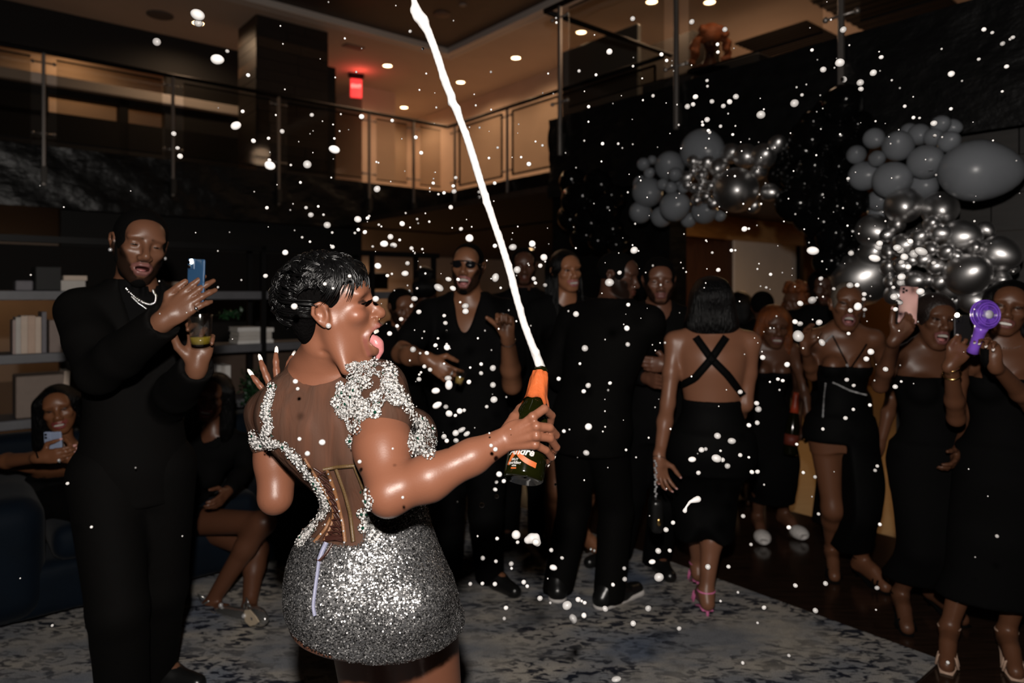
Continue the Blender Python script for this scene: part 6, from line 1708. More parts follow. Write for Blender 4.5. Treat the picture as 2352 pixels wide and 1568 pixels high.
# dress: sheer bodice, sequin skirt
zpx = lambda y: EYE - (y - HORIZON) / FPX * YC
def tulle():
    m, nt, b = new_mat('brown_tulle'); L = nt.links.new
    b.inputs['Base Color'].default_value = (0.055, 0.030, 0.021, 1); b.inputs['Roughness'].default_value = 0.8; b.inputs['Specular IOR Level'].default_value = 0.05
    tc = nt.nodes.new('ShaderNodeTexCoord'); mp = nt.nodes.new('ShaderNodeMapping'); mp.inputs['Scale'].default_value = (9, 9, 0.9); mp.inputs['Rotation'].default_value = (0, -0.35, 0)
    n = nt.nodes.new('ShaderNodeTexNoise'); n.inputs['Scale'].default_value = 3.2; n.inputs['Detail'].default_value = 4; n.inputs['Distortion'].default_value = 0.6
    L(tc.outputs['Object'], mp.inputs[0]); L(mp.outputs[0], n.inputs['Vector'])
    bp = nt.nodes.new('ShaderNodeBump'); bp.inputs['Strength'].default_value = 0.55; bp.inputs['Distance'].default_value = 0.02
    L(n.outputs['Fac'], bp.inputs['Height']); L(bp.outputs[0], b.inputs['Normal'])
    mr = nt.nodes.new('ShaderNodeMapRange'); mr.inputs[1].default_value = 0.35; mr.inputs[2].default_value = 0.7; mr.inputs[3].default_value = 0.42; mr.inputs[4].default_value = 0.82
    L(n.outputs['Fac'], mr.inputs[0]); L(mr.outputs[0], b.inputs['Alpha'])
    return m
BOD = [(htorso, 0.03)] + HB[1:3] + HB[4:8] + [(cone(P(868, 898, 1.53), P(884, 950, 1.475), 0.062, 0.060), 0.03), (cone(P(618, 955, 1.66), P(616, 1012, 1.65), 0.046, 0.040), 0.03)]
lo, hi = bounds(BOD, 0.03); f = Field(lo, hi, 0.0052); f.adds(BOD, 0.0035)
f.sub(chain([P(716, 880, 1.472), P(722, 950, 1.459), P(742, 1020, 1.462), P(762, 1080, 1.475), P(776, 1140, 1.485)], [0.004, 0.007, 0.008, 0.008, 0.006]), 0.035)
f.sub(cone(P(752, 780, 1.545), P(744, 846, 1.585), 0.085, 0.070), 0.006)
f.clip((0, 0, -1.0), -zpx(1262))
BV, BF = f.mesh(); BV = relax(BV, BF, 1)
mesh_obj('sheer_bodice', BV, BF, tulle(), hroot)
SKT = [(htorso, 0.03), (ell(P(790, 1385, 1.52), (0.10, 0.09, 0.085)), 0.05), (ell(P(925, 1385, 1.51), (0.09, 0.09, 0.085)), 0.05)]
lo, hi = bounds(SKT, 0.04); f = Field(lo, hi, 0.008); f.adds(SKT, 0.006); f.clip((0, 0, -1.0), -0.782); f.clip((-0.24, 0, -1.0), -0.782 + 0.24 * 0.275); f.clip((0, 0, 1.0), zpx(1146))
Xs = P(836, 1200, 1.5)[0]; f.sub(boxp((Xs - 0.5, 1.36, 1.016 + 0.25), (0.5, 0.29, 0.25), None, 0.012), 0.012)
SV, SF = f.mesh(); SV = relax(SV, SF, 1)
mesh_obj('skirt', SV, SF, mat('grey_lining', (0.035, 0.035, 0.037), 0.6), hroot)
def tri_sample(V, F, n, rng):
    T = np.concatenate([F[:, [0, 1, 2]], F[:, [0, 2, 3]]]); a, b, c = V[T[:, 0]], V[T[:, 1]], V[T[:, 2]]
    nn = np.cross(b - a, c - a); ar = np.linalg.norm(nn, axis=1); nn = nn / (ar[:, None] + 1e-12)
    k = rng.choice(len(T), n, p=ar / ar.sum()); u = rng.rand(n, 2); fl = u.sum(1) > 1; u[fl] = 1 - u[fl]
    return a[k] + (b[k] - a[k]) * u[:, :1] + (c[k] - a[k]) * u[:, 1:], nn[k]
def to_px(V):
    return np.stack([1176 + FPX * V[:, 0] / V[:, 1], HORIZON - FPX * (V[:, 2] - EYE) / V[:, 1]], 1)
rng = np.random.RandomState(5)
p1, n1 = tri_sample(SV, SF, 68000, rng)
k = (n1[:, 2] > -0.8) & ((n1[:, 2] < 0.93) | (((p1[:, 0] - HLV[11][1]) / HLV[11][3])**2 + ((p1[:, 1] - 1.6) / HLV[11][4])**2 > 0.86)); p1, n1 = p1[k], n1[k]
def sequins(p, n, name, rad=(0.0012, 0.0021), tilt=0.38, off=0.0022):
    N = len(p); nn = n + rng.randn(N, 3) * tilt * 0.5; nn /= np.linalg.norm(nn, axis=1)[:, None]
    t = np.cross(nn, rng.randn(N, 3)); t /= np.linalg.norm(t, axis=1)[:, None]; b = np.cross(nn, t)
    r = rng.uniform(*rad, N)[:, None]; c = p + n * (off + 0.002 * rng.rand(N)[:, None])
    V = []
    for a in range(6):
        w = a * math.pi / 3; V.append(c + r * (math.cos(w) * t + math.sin(w) * b))
    V = np.stack(V, 1).reshape(-1, 3); base = np.arange(N)[:, None] * 6
    F = np.concatenate([base + np.array([[0, 1, 2, 3]]), base + np.array([[0, 3, 4, 5]])])
    v = np.where(rng.rand(N) < 0.36, rng.uniform(.02, .10, N), rng.uniform(.16, .52, N)); v = np.where(rng.rand(N) < 0.04, 0.95, v)
    col = np.repeat(v, 6)[:, None] * np.array((1.0, 0.985, 0.985))
    o = mesh_obj(name, V, F, M_seq, hroot, False, col); o['kind'] = 'stuff'
M_seq = mat('silver_sequin', (0.5, 0.5, 0.5), 0.33, metal=0.85, attr=True)
sequins(p1, n1, 'sequins')
# ornaments laid on the dress surface
allV = np.concatenate([HV, BV, SV]); allF = np.concatenate([HF, BF + len(HV), SF + len(HV) + len(BV)])
hbv = bvh_of(allV, allF); CP = np.array((0, 0, EYE))
def onh(px, py):
    h = hbv.ray_cast(Vector(CP), Vector(nrm(P(px, py, 1.0) - CP)))
    return (None, None) if h[0] is None else (np.array(h[0]), np.array(h[1]) * (1 if np.array(h[1]) @ (CP - np.array(h[0])) > 0 else -1))
def ribbon(pts, w, mt, name, off=0.004, n=26):
    out = []
    for i in range(n + 1):
        g = i / n * (len(pts) - 1); k = min(int(g), len(pts) - 2); q = g - k
        p, nn = onh(pts[k][0]*(1-q) + pts[k+1][0]*q, pts[k][1]*(1-q) + pts[k+1][1]*q)
        if p is not None: out.append((p, nn))
    if len(out) < 3: return
    pt = np.array([o[0] for o in out]); nm = np.array([o[1] for o in out])
    for _ in range(2): nm[1:-1] = (nm[:-2] + nm[1:-1] + nm[2:]) / 3; pt[1:-1] = (pt[:-2] + pt[1:-1]*2 + pt[2:]) / 4
    v = []; f = []; m = MB()
    for i in range(len(pt)):
        t = nrm(pt[min(i+1, len(pt)-1)] - pt[max(i-1, 0)]); nn = nrm(nm[i]); s = nrm(np.cross(nn, t))
        v += [pt[i] - s*w/2 + nn*off*.6, pt[i] + nn*off*1.3, pt[i] + s*w/2 + nn*off*.6, pt[i] - nn*.003]
    for i in range(len(pt) - 1):
        for k in range(4): f.append((i*4+k, i*4+(k+1) % 4, i*4+4+(k+1) % 4, i*4+4+k))
    m.raw(v, f); return m.build(name, mt, hroot)
M_bone = mat('tan_boning', (0.14, 0.062, 0.026), 0.45, bump=.2, bscale=300); M_olive = mat('olive_binding', (0.070, 0.040, 0.014), 0.5, bump=.2, bscale=300); M_lace = mat('brown_cord', (0.028, 0.009, 0.006), 0.4)
ribbon([(750, 1078), (768, 1125), (780, 1165), (788, 1200), (793, 1245)], 0.010, M_bone, 'boning'); ribbon([(772, 1076), (792, 1130), (805, 1180), (812, 1244)], 0.010, M_olive, 'boning')
ribbon([(700, 1052), (735, 1108), (757, 1145), (768, 1172), (763, 1205), (745, 1243)], 0.008, M_bone, 'boning'); ribbon([(722, 1246), (748, 1215), (760, 1190)], 0.012, M_bone, 'boning')
ribbon([(742, 1078), (775, 1072), (816, 1069)], 0.009, M_olive, 'binding'); ribbon([(813, 1068), (828, 1105), (843, 1145)], 0.008, M_olive, 'boning')
Lp = [(722, 1074), (740, 1105), (757, 1140), (766, 1165), (764, 1200), (752, 1225), (745, 1243)]; Rp = [(750, 1080), (765, 1115), (776, 1150), (783, 1182), (786, 1215), (787, 1230), (788, 1243)]
def along(pl, u):
    g = u * (len(pl) - 1); k = min(int(g), len(pl) - 2); q = g - k; return (pl[k][0]*(1-q) + pl[k+1][0]*q, pl[k][1]*(1-q) + pl[k+1][1]*q)
for i in range(11):
    u0, u1 = i / 11, (i + 1) / 11
    ribbon([along(Lp, u0), along(Rp, u1)], 0.0045, M_lace, 'lacing', 0.004, 8); ribbon([along(Rp, u0), along(Lp, u1)], 0.0045, M_lace, 'lacing', 0.005, 8)
ribbon([(745, 1236), (790, 1236)], 0.012, M_lace, 'lacing', .004, 10)
for q in ((754, 1086), (759, 1100), (767, 1120), (776, 1144), (783, 1170), (788, 1194), (792, 1220), (793, 1246), (751, 1206), (741, 1228)):
    p, nn = onh(*q)
    if p is not None: m = MB(); m.ball(p + nn*.006, 0.0024, None, 8, 6); m.build('eyelet', M_crystal, hroot)
M_zip = mat('lavender_ribbon', (0.16, 0.165, 0.24), 0.5)
ribbon([(752, 1246), (742, 1268), (735, 1288)], 0.014, M_zip, 'zip_flap', .008); ribbon([(736, 1284), (732, 1315), (727, 1350), (722, 1392), (726, 1412)], 0.0085, M_zip, 'zip_ribbon', .008)
ribbon([(768, 1250), (752, 1275), (738, 1290), (732, 1287)], 0.003, M_lace, 'cord', .010)
# beaded floral lace
M_pearl = mat('white_beads', (0.38, 0.37, 0.36), 0.22, spec=0.8); M_shine = mat('crystal_beads', (0.85, 0.84, 0.82), 0.16, metal=0.95); M_green = mat('green_gem', (0.004, 0.03, 0.018), 0.15)
bead = {0: MB(), 1: MB(), 2: MB()}; rs = random.Random(21)
def octa(m, c, r, n, sq=0.7):
    n = nrm(n); t = nrm(np.cross(n, (rs.uniform(-1, 1), rs.uniform(-1, 1), rs.uniform(-1, 1)))); b = np.cross(n, t)
    v = [c + t*r, c + b*r, c - t*r, c - b*r, c + n*r*sq, c - n*r*sq, ]; e = [c + (t+b)*r*.72, c + (b-t)*r*.72, c - (t+b)*r*.72, c + (t-b)*r*.72]
    ring = [v[0], e[0], v[1], e[1], v[2], e[2], v[3], e[3]]
    m.raw(ring + [c + n*r*sq, c - n*r*.5], [(i, (i+1) % 8, 8) for i in range(8)] + [((i+1) % 8, i, 9) for i in range(8)])
def put(px, py, r):
    p, nn = onh(px, py)
    if p is None: return
    if abs(p[1] - 1.55) > 0.32: return
    x = rs.random(); octa(bead[0 if x < .55 else (1 if x < .975 else 2)], p + nn * (0.0025 + 0.002 * rs.random()), r, nn + np.array((rs.uniform(-.4, .4), rs.uniform(-.4, .4), rs.uniform(-.4, .4))))
def petal_flower(px, py, R, green=False):
    a0 = rs.uniform(0, 6.28)
    for i in range(5):
        a = a0 + i * 1.2566; p, nn = onh(px + math.cos(a) * R * .62, py + math.sin(a) * R * .62)
        c, cn = onh(px, py)
        if p is None or c is None or abs(p[1] - c[1]) > 0.05: continue
        d = nrm(p - c + 1e-6); d = nrm(d - nn * (d @ nn)); R3 = np.column_stack([d, np.cross(nn, d), nn]); bead[0].ball(p + nn * 0.006, (R * .00044, R * .00028, 0.0018), R3, 8, 5)
        for w in (-.5, 0, .5):
            put(px + math.cos(a + w) * R * 1.05, py + math.sin(a + w) * R * 1.05, 0.0021)
    p, nn = onh(px, py)
    if p is not None: octa(bead[2 if green else 1], p + nn * 0.009, 0.0036, nn)
def lace_line(pts, n, fl=0):
    for i in range(n):
        g = rs.random() * (len(pts) - 1); k = int(g); q = g - k
        w = pts[k][2]*(1-q) + pts[k+1][2]*q; put(pts[k][0]*(1-q) + pts[k+1][0]*q + rs.gauss(0, w*.42), pts[k][1]*(1-q) + pts[k+1][1]*q + rs.gauss(0, w*.42), rs.uniform(.0010, .0022))
    for i in range(fl):
        g = (i + .5) / fl * (len(pts) - 1); k = min(int(g), len(pts) - 2); q = g - k; w = pts[k][2]*(1-q) + pts[k+1][2]*q
        petal_flower(pts[k][0]*(1-q) + pts[k+1][0]*q + rs.uniform(-.3, .3)*w, pts[k][1]*(1-q) + pts[k+1][1]*q + rs.uniform(-.3, .3)*w, rs.uniform(8, 12), rs.random() < .15)
def inside(poly, x, y):
    c = False; j = len(poly) - 1
    for i in range(len(poly)):
        if (poly[i][1] > y) != (poly[j][1] > y) and x < (poly[j][0]-poly[i][0]) * (y-poly[i][1]) / (poly[j][1]-poly[i][1]) + poly[i][0]: c = not c
        j = i
    return c
def lace_poly(poly, n, fl, holes=()):
    xs = [p[0] for p in poly]; ys = [p[1] for p in poly]
    def ok(x, y): return inside(poly, x, y) and not any(((x-h[0])/h[2])**2 + ((y-h[1])/h[3])**2 < 1 for h in holes)
    c = 0
    while c < n:
        x, y = rs.uniform(min(xs), max(xs)), rs.uniform(min(ys), max(ys))
        if ok(x, y): put(x, y, rs.uniform(.0010, .0022)); c += 1
    c = 0
    while c < fl:
        x, y = rs.uniform(min(xs), max(xs)), rs.uniform(min(ys), max(ys))
        if ok(x, y): petal_flower(x, y, rs.uniform(8, 13), rs.random() < .12); c += 1
lace_poly([(792, 838), (830, 828), (880, 834), (906, 858), (922, 900), (938, 935), (915, 928), (885, 922), (868, 950), (838, 965), (815, 992), (800, 990), (795, 968), (772, 955), (765, 925), (778, 880), (802, 872), (795, 850)], 2900, 44,
          [(860, 884, 13, 22), (842, 905, 10, 12), (876, 912, 8, 6), (812, 962, 7, 6), (795, 866, 8, 16), (806, 905, 6, 16), (872, 848, 10, 6)])
lace_line([(630, 886, 5), (616, 920, 9), (614, 950, 11), (616, 980, 12), (612, 1003, 14)], 480, 12); lace_line([(584, 992, 4), (588, 1020, 12), (612, 1020, 13), (640, 1018, 10)], 480, 8)
lace_line([(645, 1018, 7), (685, 1055, 10), (722, 1102, 7), (742, 1135, 5)], 560, 8); lace_line([(742, 1135, 6), (750, 1160, 10), (738, 1182, 13), (715, 1205, 16), (702, 1228, 16), (688, 1250, 12)], 820, 20)
lace_line([(802, 992, 3), (804, 1012, 4), (806, 1034, 4)], 26, 1); lace_line([(924, 908, 6), (942, 948, 7), (962, 985, 10)], 300, 4)
lace_poly([(938, 992), (965, 962), (992, 985), (1001, 1012), (1000, 1036), (985, 1052), (945, 1046), (932, 1020)], 850, 14); lace_line([(836, 1122, 2), (848, 1150, 3), (846, 1172, 6), (842, 1195, 10), (862, 1215, 12), (862, 1232, 10)], 130, 8)
for q, g in (((832, 1178), 1), ((846, 1186), 0), ((835, 1212), 1), ((852, 1200), 0), ((866, 1222), 0), ((856, 1236), 0), ((696, 1238), 1), ((716, 1216), 0)): petal_flower(q[0], q[1], 11, g)
for k, nm, mt in ((0, 'pearl_lace', M_pearl), (1, 'crystal_lace', M_shine), (2, 'green_gems', M_green)):
    o = bead[k].build(nm, mt, hroot, k == 0); o['kind'] = 'stuff'
M_heel = mat('nude_heel', (0.3, 0.25, 0.22), 0.3, metal=.4)
for an, to in ((ankR, toeR), (ankL, toeL)):
    fd = nrm((to - an) * (1, 1, 0)); sh = thing_child('shoe', hroot); m = MB(); hl = an - fd * .03; m.tube([np.array((hl[0], hl[1], 0.013)), np.array((hl[0], hl[1], 0.05))], [.006, .016], 8); m.build('heel', M_heel, sh)
    c = np.array((to[0], to[1], 0.03)); R = np.column_stack([fd, np.cross((0, 0, 1.0), fd), (0, 0, 1.0)]); sculpt('sole', [(ell(c - fd*.03, (.10, .04, .018), R), .01)], .01, M_heel, sh)

# ---------------------------------------------------------------- the bottle and its foam
b0, b1 = P(1201, 1104, 1.395), P(1243, 846, 1.515)
bax = nrm(b1 - b0); BL = np.linalg.norm(b1 - b0)
M_bot = mat('green_bottle_glass', (0.0035, 0.0040, 0.0006), 0.08, spec=0.55, coat=0.25)
M_foil = mat('orange_foil', (0.46, 0.10, 0.028), 0.32, metal=0.3, bump=0.5, bscale=40, stretch=(1, 1, .5))
bt = thing('champagne_bottle', b0, 'green sparkling wine bottle with an orange foil neck in the dancing woman\'s hand', 'bottle')
k = BL / 0.30
prof = [(0.012, 0.001), (0.0, 0.034), (0.004, 0.040), (0.012, 0.0415), (0.145, 0.0415), (0.165, 0.039), (0.190, 0.030), (0.215, 0.0215), (0.240, 0.0180), (0.270, 0.0150), (0.285, 0.0140), (0.290, 0.0150), (0.300, 0.0150), (0.300, 0.0105), (0.292, 0.001)]
m = MB(); m.lathe([(h*k, r) for h, r in prof], b0, bax, 40); m.build('glass', M_bot, bt)
rf = random.Random(3); m = MB(); n = 40; v = []; fa = []
ref = nrm(np.cross(bax, (1, 0, 0))); bx_ = np.cross(ref, bax); prof2 = [(0.196, 0.0300), (0.205, 0.0275), (0.220, 0.0240), (0.240, 0.0215), (0.258, 0.0205), (0.272, 0.0195), (0.284, 0.0172), (0.2885, 0.0160)]
for i, (hh_, r) in enumerate(prof2):
    for j in range(n):
        w = 2*math.pi*j/n; fold = 0.0012 * math.sin(5*w + i*.6) + 0.0008 * math.sin(9*w - i); ragged = (0.010 * math.sin(w*2 + 1.0) + 0.004 * math.sin(5*w)) if i == 0 else 0
        v.append(b0 + bax * (hh_*k + ragged) + (math.cos(w)*ref + math.sin(w)*bx_) * (r + fold))
for i in range(len(prof2) - 1):
    for j in range(n): fa.append((i*n+j, i*n+(j+1) % n, (i+1)*n+(j+1) % n, (i+1)*n+j))
m.raw(v, fa); m.build('foil', M_foil, bt)
# printed label, curved on the glass: orange swoosh strokes and white lettering
vdir = nrm(CP - (b0 + bax * 0.07)); vdir = nrm(vdir - bax * (vdir @ bax)); sdir = nrm(np.cross(bax, vdir)); sdir = sdir if sdir[0] > 0 else -sdir
def oncyl(u, h, r=0.0420): # u: arc length from the viewer side
    w = u / r; return b0 + bax * h + (vdir * math.cos(w) + sdir * math.sin(w)) * r
def stroke(pts, w, mt, name):
    m = MB(); v = []; f = []; P2 = [np.array(p, float) for p in pts]
    for i, p in enumerate(P2):
        t = P2[min(i+1, len(P2)-1)] - P2[max(i-1, 0)]; t = t / (np.linalg.norm(t) + 1e-9); s = np.array((-t[1], t[0])) * (w if np.isscalar(w) else w[i]) / 2
        v += [oncyl(*(p - s)), oncyl(*(p + s))]
    for i in range(len(P2) - 1): f.append((i*2, i*2+1, i*2+3, i*2+2))
    m.raw(v, f); return m.build(name, mt, bt, True)
M_lab = mat('label_orange', (0.30, 0.065, 0.013), 0.5); M_labw = mat('label_white', (0.30, 0.29, 0.28), 0.5)
def bez(a, b, c, n=14): a, b, c = map(np.array, (a, b, c)); return [(1-t)**2*a + 2*t*(1-t)*b + t*t*c for t in np.linspace(0, 1, n)]
stroke(bez((-0.040, 0.020), (-0.032, 0.040), (-0.018, 0.058)), [0.0060 + 0.0003*i for i in range(14)], M_lab, 'label_swoosh')
stroke(bez((-0.026, 0.058), (-0.016, 0.028), (0.022, 0.025)), [0.0085 + 0.0002*i for i in range(14)], M_lab, 'label_swoosh')
def text_on(txt, size, u0, h0, slant, mt, name):
    cu = bpy.data.curves.new('lettering', 'FONT'); cu.body = txt; cu.size = size; cu.align_x = 'CENTER'; cu.resolution_u = 2; cu.shear = slant; cu.offset = size * 0.03
    to = bpy.data.objects.new('lettering', cu); COL.objects.link(to); dg = bpy.context.evaluated_depsgraph_get(); me = bpy.data.meshes.new_from_object(to.evaluated_get(dg)); bpy.data.objects.remove(to)
    v = [oncyl(u0 + q.co.x, h0 + q.co.y, 0.0424) for q in me.vertices]; o = mesh_obj(name, v, [tuple(p.vertices) for p in me.polygons], mt, bt, False)
    bpy.data.meshes.remove(me); return o
text_on('André', 0.021, -0.014, 0.0410, 0.3, M_labw, 'label_lettering'); text_on('BRUT', 0.0060, -0.024, 0.0285, 0, M_labw, 'label_lettering'); text_on('sparkling', 0.0080, -0.024, 0.0215, 0, M_labw, 'label_lettering'); text_on('wine', 0.0055, -0.024, 0.0165, 0, M_labw, 'label_lettering')
stroke([(-0.030, 0.0130), (-0.018, 0.0130)], 0.0026, M_lab, 'label_rule')

M_foam = mat('white_foam', (0.42, 0.41, 0.405), 0.45, spec=0.4, bump=0.25, bscale=60)
jet = [(1243, 846, 11), (1237, 830, 11), (1225, 800, 9.5), (1205, 748, 9), (1188, 690, 9), (1176, 640, 9.5), (1164, 600, 9), (1150, 555, 9), (1140, 528, 8.5), (1124, 480, 9), (1110, 438, 9), (1098, 398, 9.5), (1084, 352, 9.5), (1074, 320, 9), (1062, 290, 8.5), (1050, 255, 10), (1040, 236, 9.5),
       (1034, 215, 10), (1024, 192, 10), (1018, 172, 9), (1008, 140, 10), (996, 105, 9.5), (984, 75, 10), (970, 48, 13.5), (962, 38, 14), (957, 22, 11), (950, 0, 7), (944, -30, 8), (932, -70, 9), (915, -120, 8), (900, -170, 4)]
pj = []; rj = []
for i, (x, y, r) in enumerate(jet):
    Yj = 1.515 - 0.10 * i / len(jet); pj.append(P(x, y, Yj)); rj.append(r / FPX * Yj)
pr = [(chain(pj, rj), 0.004), (ell(P(1034, 238, 1.47), (.006, .006, .006)), .004), (ell(P(1033, 234, 1.47), (.005, .005, .009)), .004)]
rs = random.Random(8)
for i in range(60):
    q = rs.randrange(len(pj) - 1); w = rs.random(); c = pj[q] * w + pj[q+1] * (1 - w); d = nrm([rs.uniform(-1, 1), rs.uniform(-1, .2), rs.uniform(-.5, .5)])
    pr.append((ell(c + d * rj[q] * .55, rj[q] * rs.uniform(.45, .65)), 0.006))
fj = sculpt('foam_jet', pr, 0.0042, M_foam, None); tag(fj, 'long white jet of foam shooting up from the bottle neck', 'foam')
# ---------------------------------------------------------------- balloon garland along the balcony edge
M_bgrey = mat('matte_grey_balloon', (0.145, 0.155, 0.170), 0.30, spec=0.3)
M_bchrome = mat('chrome_balloon', (0.60, 0.59, 0.59), 0.38, metal=1.0)
M_bblack = mat('black_balloon', (0.0022, 0.0022, 0.0023), 0.13, spec=0.22)
def balloon_mesh(name, mt):
    m = MB(); prof = []
    for i in range(15):
        t = math.pi * i / 14
        prof.append((-math.cos(t) * (1.04 + 0.16 * max(0, math.cos(t))), math.sin(t) * (1.0 - 0.10 * max(0, math.cos(t)))))
    m.lathe([(h, max(r, 0.012)) for h, r in prof], (0, 0, 0), (0, 0, 1), 28)
    me_o = m.build('balloon', mt); me = me_o.data; bpy.data.objects.remove(me_o)
    k = MB(); k.lathe([(1.15, 0.02), (1.20, 0.045), (1.235, 0.03), (1.26, 0.075), (1.265, 0.01)], (0, 0, 0), (0, 0, 1), 12)
    ko = k.build('knot', mt); kme = ko.data; bpy.data.objects.remove(ko)
    return me, kme
BM = {k: balloon_mesh(k, m) for k, m in (('g', M_bgrey), ('c', M_bchrome), ('b', M_bblack))}
def balloon(px, py, r, kind, dy, label, group, sx=1.0, rs=random.Random(1)):
    d = (px - 1176) / FPX; Y = 4.15 / (UX * d + UY) + dy
    R = r / FPX * Y; p = P(px, py, Y)
    me, kme = BM[kind]
    o = bpy.data.objects.new('balloon', me); COL.objects.link(o)
    o.location = p; R *= 0.97; o.scale = (R * sx, R * sx, R)
    if sx > 1: o.scale = (R, R, R * sx)
    away = Vector((rs.uniform(-.6, .6), 1.0, rs.uniform(-.5, .5)))
    o.rotation_mode = 'QUATERNION'; o.rotation_quaternion = (away if sx == 1 else Vector((-0.95, 0.45, 0.12))).to_track_quat('Z', 'Y')
    tag(o, label, 'balloon', group)
    k = bpy.data.objects.new('knot', kme); COL.objects.link(k); k.parent = o
    return o
def cr(c, r=2.134, x0=1250, y0=240): return x0 + c[0] / r, y0 + c[1] / r, c[2] / r
rs = random.Random(31)
LG = [(775, 225, 110, .10), (615, 300, 76, .06), (487, 292, 34, 0), (529, 272, 24, .1), (515, 336, 28, -.03), (641, 342, 36, -.1), (474, 388, 42, .12), (507, 430, 78, 0), (583, 392, 31, -.06), (622, 408, 33, -.08), (683, 408, 29, -.02), (470, 527, 58, .02), (575, 550, 54, .12), (640, 500, 76, -.06), (785, 522, 66, .08), (708, 565, 40, .14), (862, 545, 30, .16), (668, 372, 40, .1)]
for i, c in enumerate(LG):
    x, y, r = cr(c); nm = {0: 'largest grey balloon crowning the left cluster', 1: 'grey balloon below the crowning one in the left cluster', 7: 'big grey balloon at the outer edge of the left cluster', 13: 'big grey balloon at the bottom front of the left cluster', 14: 'grey balloon under the big chrome one', 11: 'lowest outer grey balloon of the left cluster'}.get(i, 'smaller matte grey balloon in the garland above the doorway')
    balloon(x, y, r, 'g', c[3], nm, 'grey balloons above the doorway')
LC = [(735, 280, 39, -.04), (800, 292, 46, 0), (856, 310, 52, 0), (697, 360, 36, -.06), (772, 345, 33, -.08), (735, 328, 26, -.06), (765, 410, 29, -.08), (813, 398, 26, -.1), (752, 466, 33, -.08), (792, 450, 33, -.1), (828, 485, 30, -.06), (735, 410, 26, -.06), (700, 395, 22, -.06), (940, 420, 113, -.08), (915, 240, 52, .1), (985, 252, 62, .06), (1075, 252, 64, .04), (1142, 195, 46, .08), (1105, 430, 46, .05), (1050, 330, 42, .08), (1025, 500, 36, .1), (860, 380, 40, 0), (780, 380, 26, -.06)]
for i, c in enumerate(LC):
    x, y, r = cr(c); nm = {13: 'largest round chrome balloon of the cluster above the doorway', 16: 'chrome balloon beside the black cluster at the top', 15: 'chrome balloon second from the black cluster at the top', 17: 'chrome balloon at the topmost edge touching the black cluster', 18: 'chrome balloon at the bottom touching the black cluster'}.get(i, 'small chrome balloon packed in the garland above the doorway')
    balloon(x, y, r, 'c', c[3], nm, 'chrome balloons above the doorway')
RG = [(1530, 245, 48, 0), (1617, 167, 53, .04), (1632, 265, 41, -.05), (1568, 350, 75, .04), (1735, 203, 76, 0), (1838, 148, 55, .05), (1788, 132, 42, .12), (1908, 160, 47, .02), (1945, 97, 46, .04), (2000, 112, 42, .1), (1985, 183, 54, 0), (1870, 281, 86, -.04), (1705, 370, 93, -.05), (1850, 398, 80, .08), (1640, 470, 55, .12), (1645, 530, 55, .2), (2124, 325, 170, -.06)]
for i, c in enumerate(RG):
    x, y, r = cr(c); nm = {16: 'giant grey balloon standing out at the top of the garland', 12: 'big grey balloon just above the chrome ones', 11: 'big grey balloon touching the giant one', 4: 'grey balloon near the top of the upper cluster', 3: 'outermost lower grey balloon beside the black cluster', 0: 'outermost upper grey balloon beside the black cluster', 13: 'grey balloon under the giant one behind the chrome'}.get(i, 'smaller matte grey balloon in the cluster beside the giant one')
    balloon(x, y, r, 'g', c[3], nm, 'grey balloons beside the giant one', 0.86 if i == 16 else 1.0) if i != 16 else balloon(x, y, r * .92, 'g', c[3], nm, 'grey balloons beside the giant one', 1.08)
RC = [(1762, 494, 92, -.05), (1940, 512, 88, 0), (1615, 620, 86, .06), (1612, 735, 78, .10), (1555, 850, 140, .16), (1900, 586, 42, -.08), (1942, 632, 52, -.08), (1840, 650, 44, -.1), (2040, 650, 90, -.02), (1765, 690, 62, -.06), (1728, 590, 42, -.02), (1820, 862, 52, -.08), (1920, 792, 44, -.1), (2075, 832, 108, -.08), (2228, 730, 92, 0), (1970, 722, 42, -.12), (1895, 706, 40, -.12), (1680, 640, 36, -.04), (1752, 790, 44, -.1), (1752, 872, 44, -.06), (2238, 860, 48, 0), (2162, 612, 42, .02), (2112, 700, 40, -.06), (1720, 935, 52, .04), (1990, 905, 62, .02), (2105, 960, 70, 0), (1860, 760, 40, -.1), (1830, 710, 34, -.12), (1800, 760, 34, -.1), (2020, 740, 32, -.1), (1880, 860, 40, -.06), (1940, 870, 42, -.06), (1690, 800, 44, 0), (1690, 720, 40, 0), (2190, 930, 46, .04), (1700, 870, 36, 0), (1850, 935, 48, .04), (2010, 960, 46, .06), (2280, 800, 40, .08)]
for i, c in enumerate(RC):
    x, y, r = cr(c); nm = {0: 'large chrome balloon right under the grey cluster', 1: 'large chrome balloon under the giant grey one', 2: 'dark chrome balloon beside the black cluster', 3: 'chrome balloon above the very large dark one', 4: 'very large dark chrome balloon behind the blonde woman', 8: 'large chrome balloon near the wall edge of the garland', 13: 'large chrome balloon above the woman with the pink phone', 14: 'outermost large chrome balloon by the wall', 9: 'chrome balloon in the middle of the lower chrome mass'}.get(i, 'small chrome balloon in the mass above the filming women')
    balloon(x, y, r, 'c', c[3], nm, 'chrome balloons above the filming women')
LB_ = [(1334, 461, 48, .1), (1372, 424, 36, .14), (1388, 480, 40, .1), (1352, 508, 38, .08), (1318, 420, 36, .18), (1400, 530, 34, .1), (1380, 550, 32, .06), (1342, 546, 34, .12), (1312, 500, 34, .14), (1410, 452, 30, .12), (1420, 560, 30, .1)]
for c in LB_: balloon(c[0], c[1], c[2], 'b', c[3], 'glossy black balloon in the cluster above the suited man seen from behind', 'black balloons by the doorway jamb')
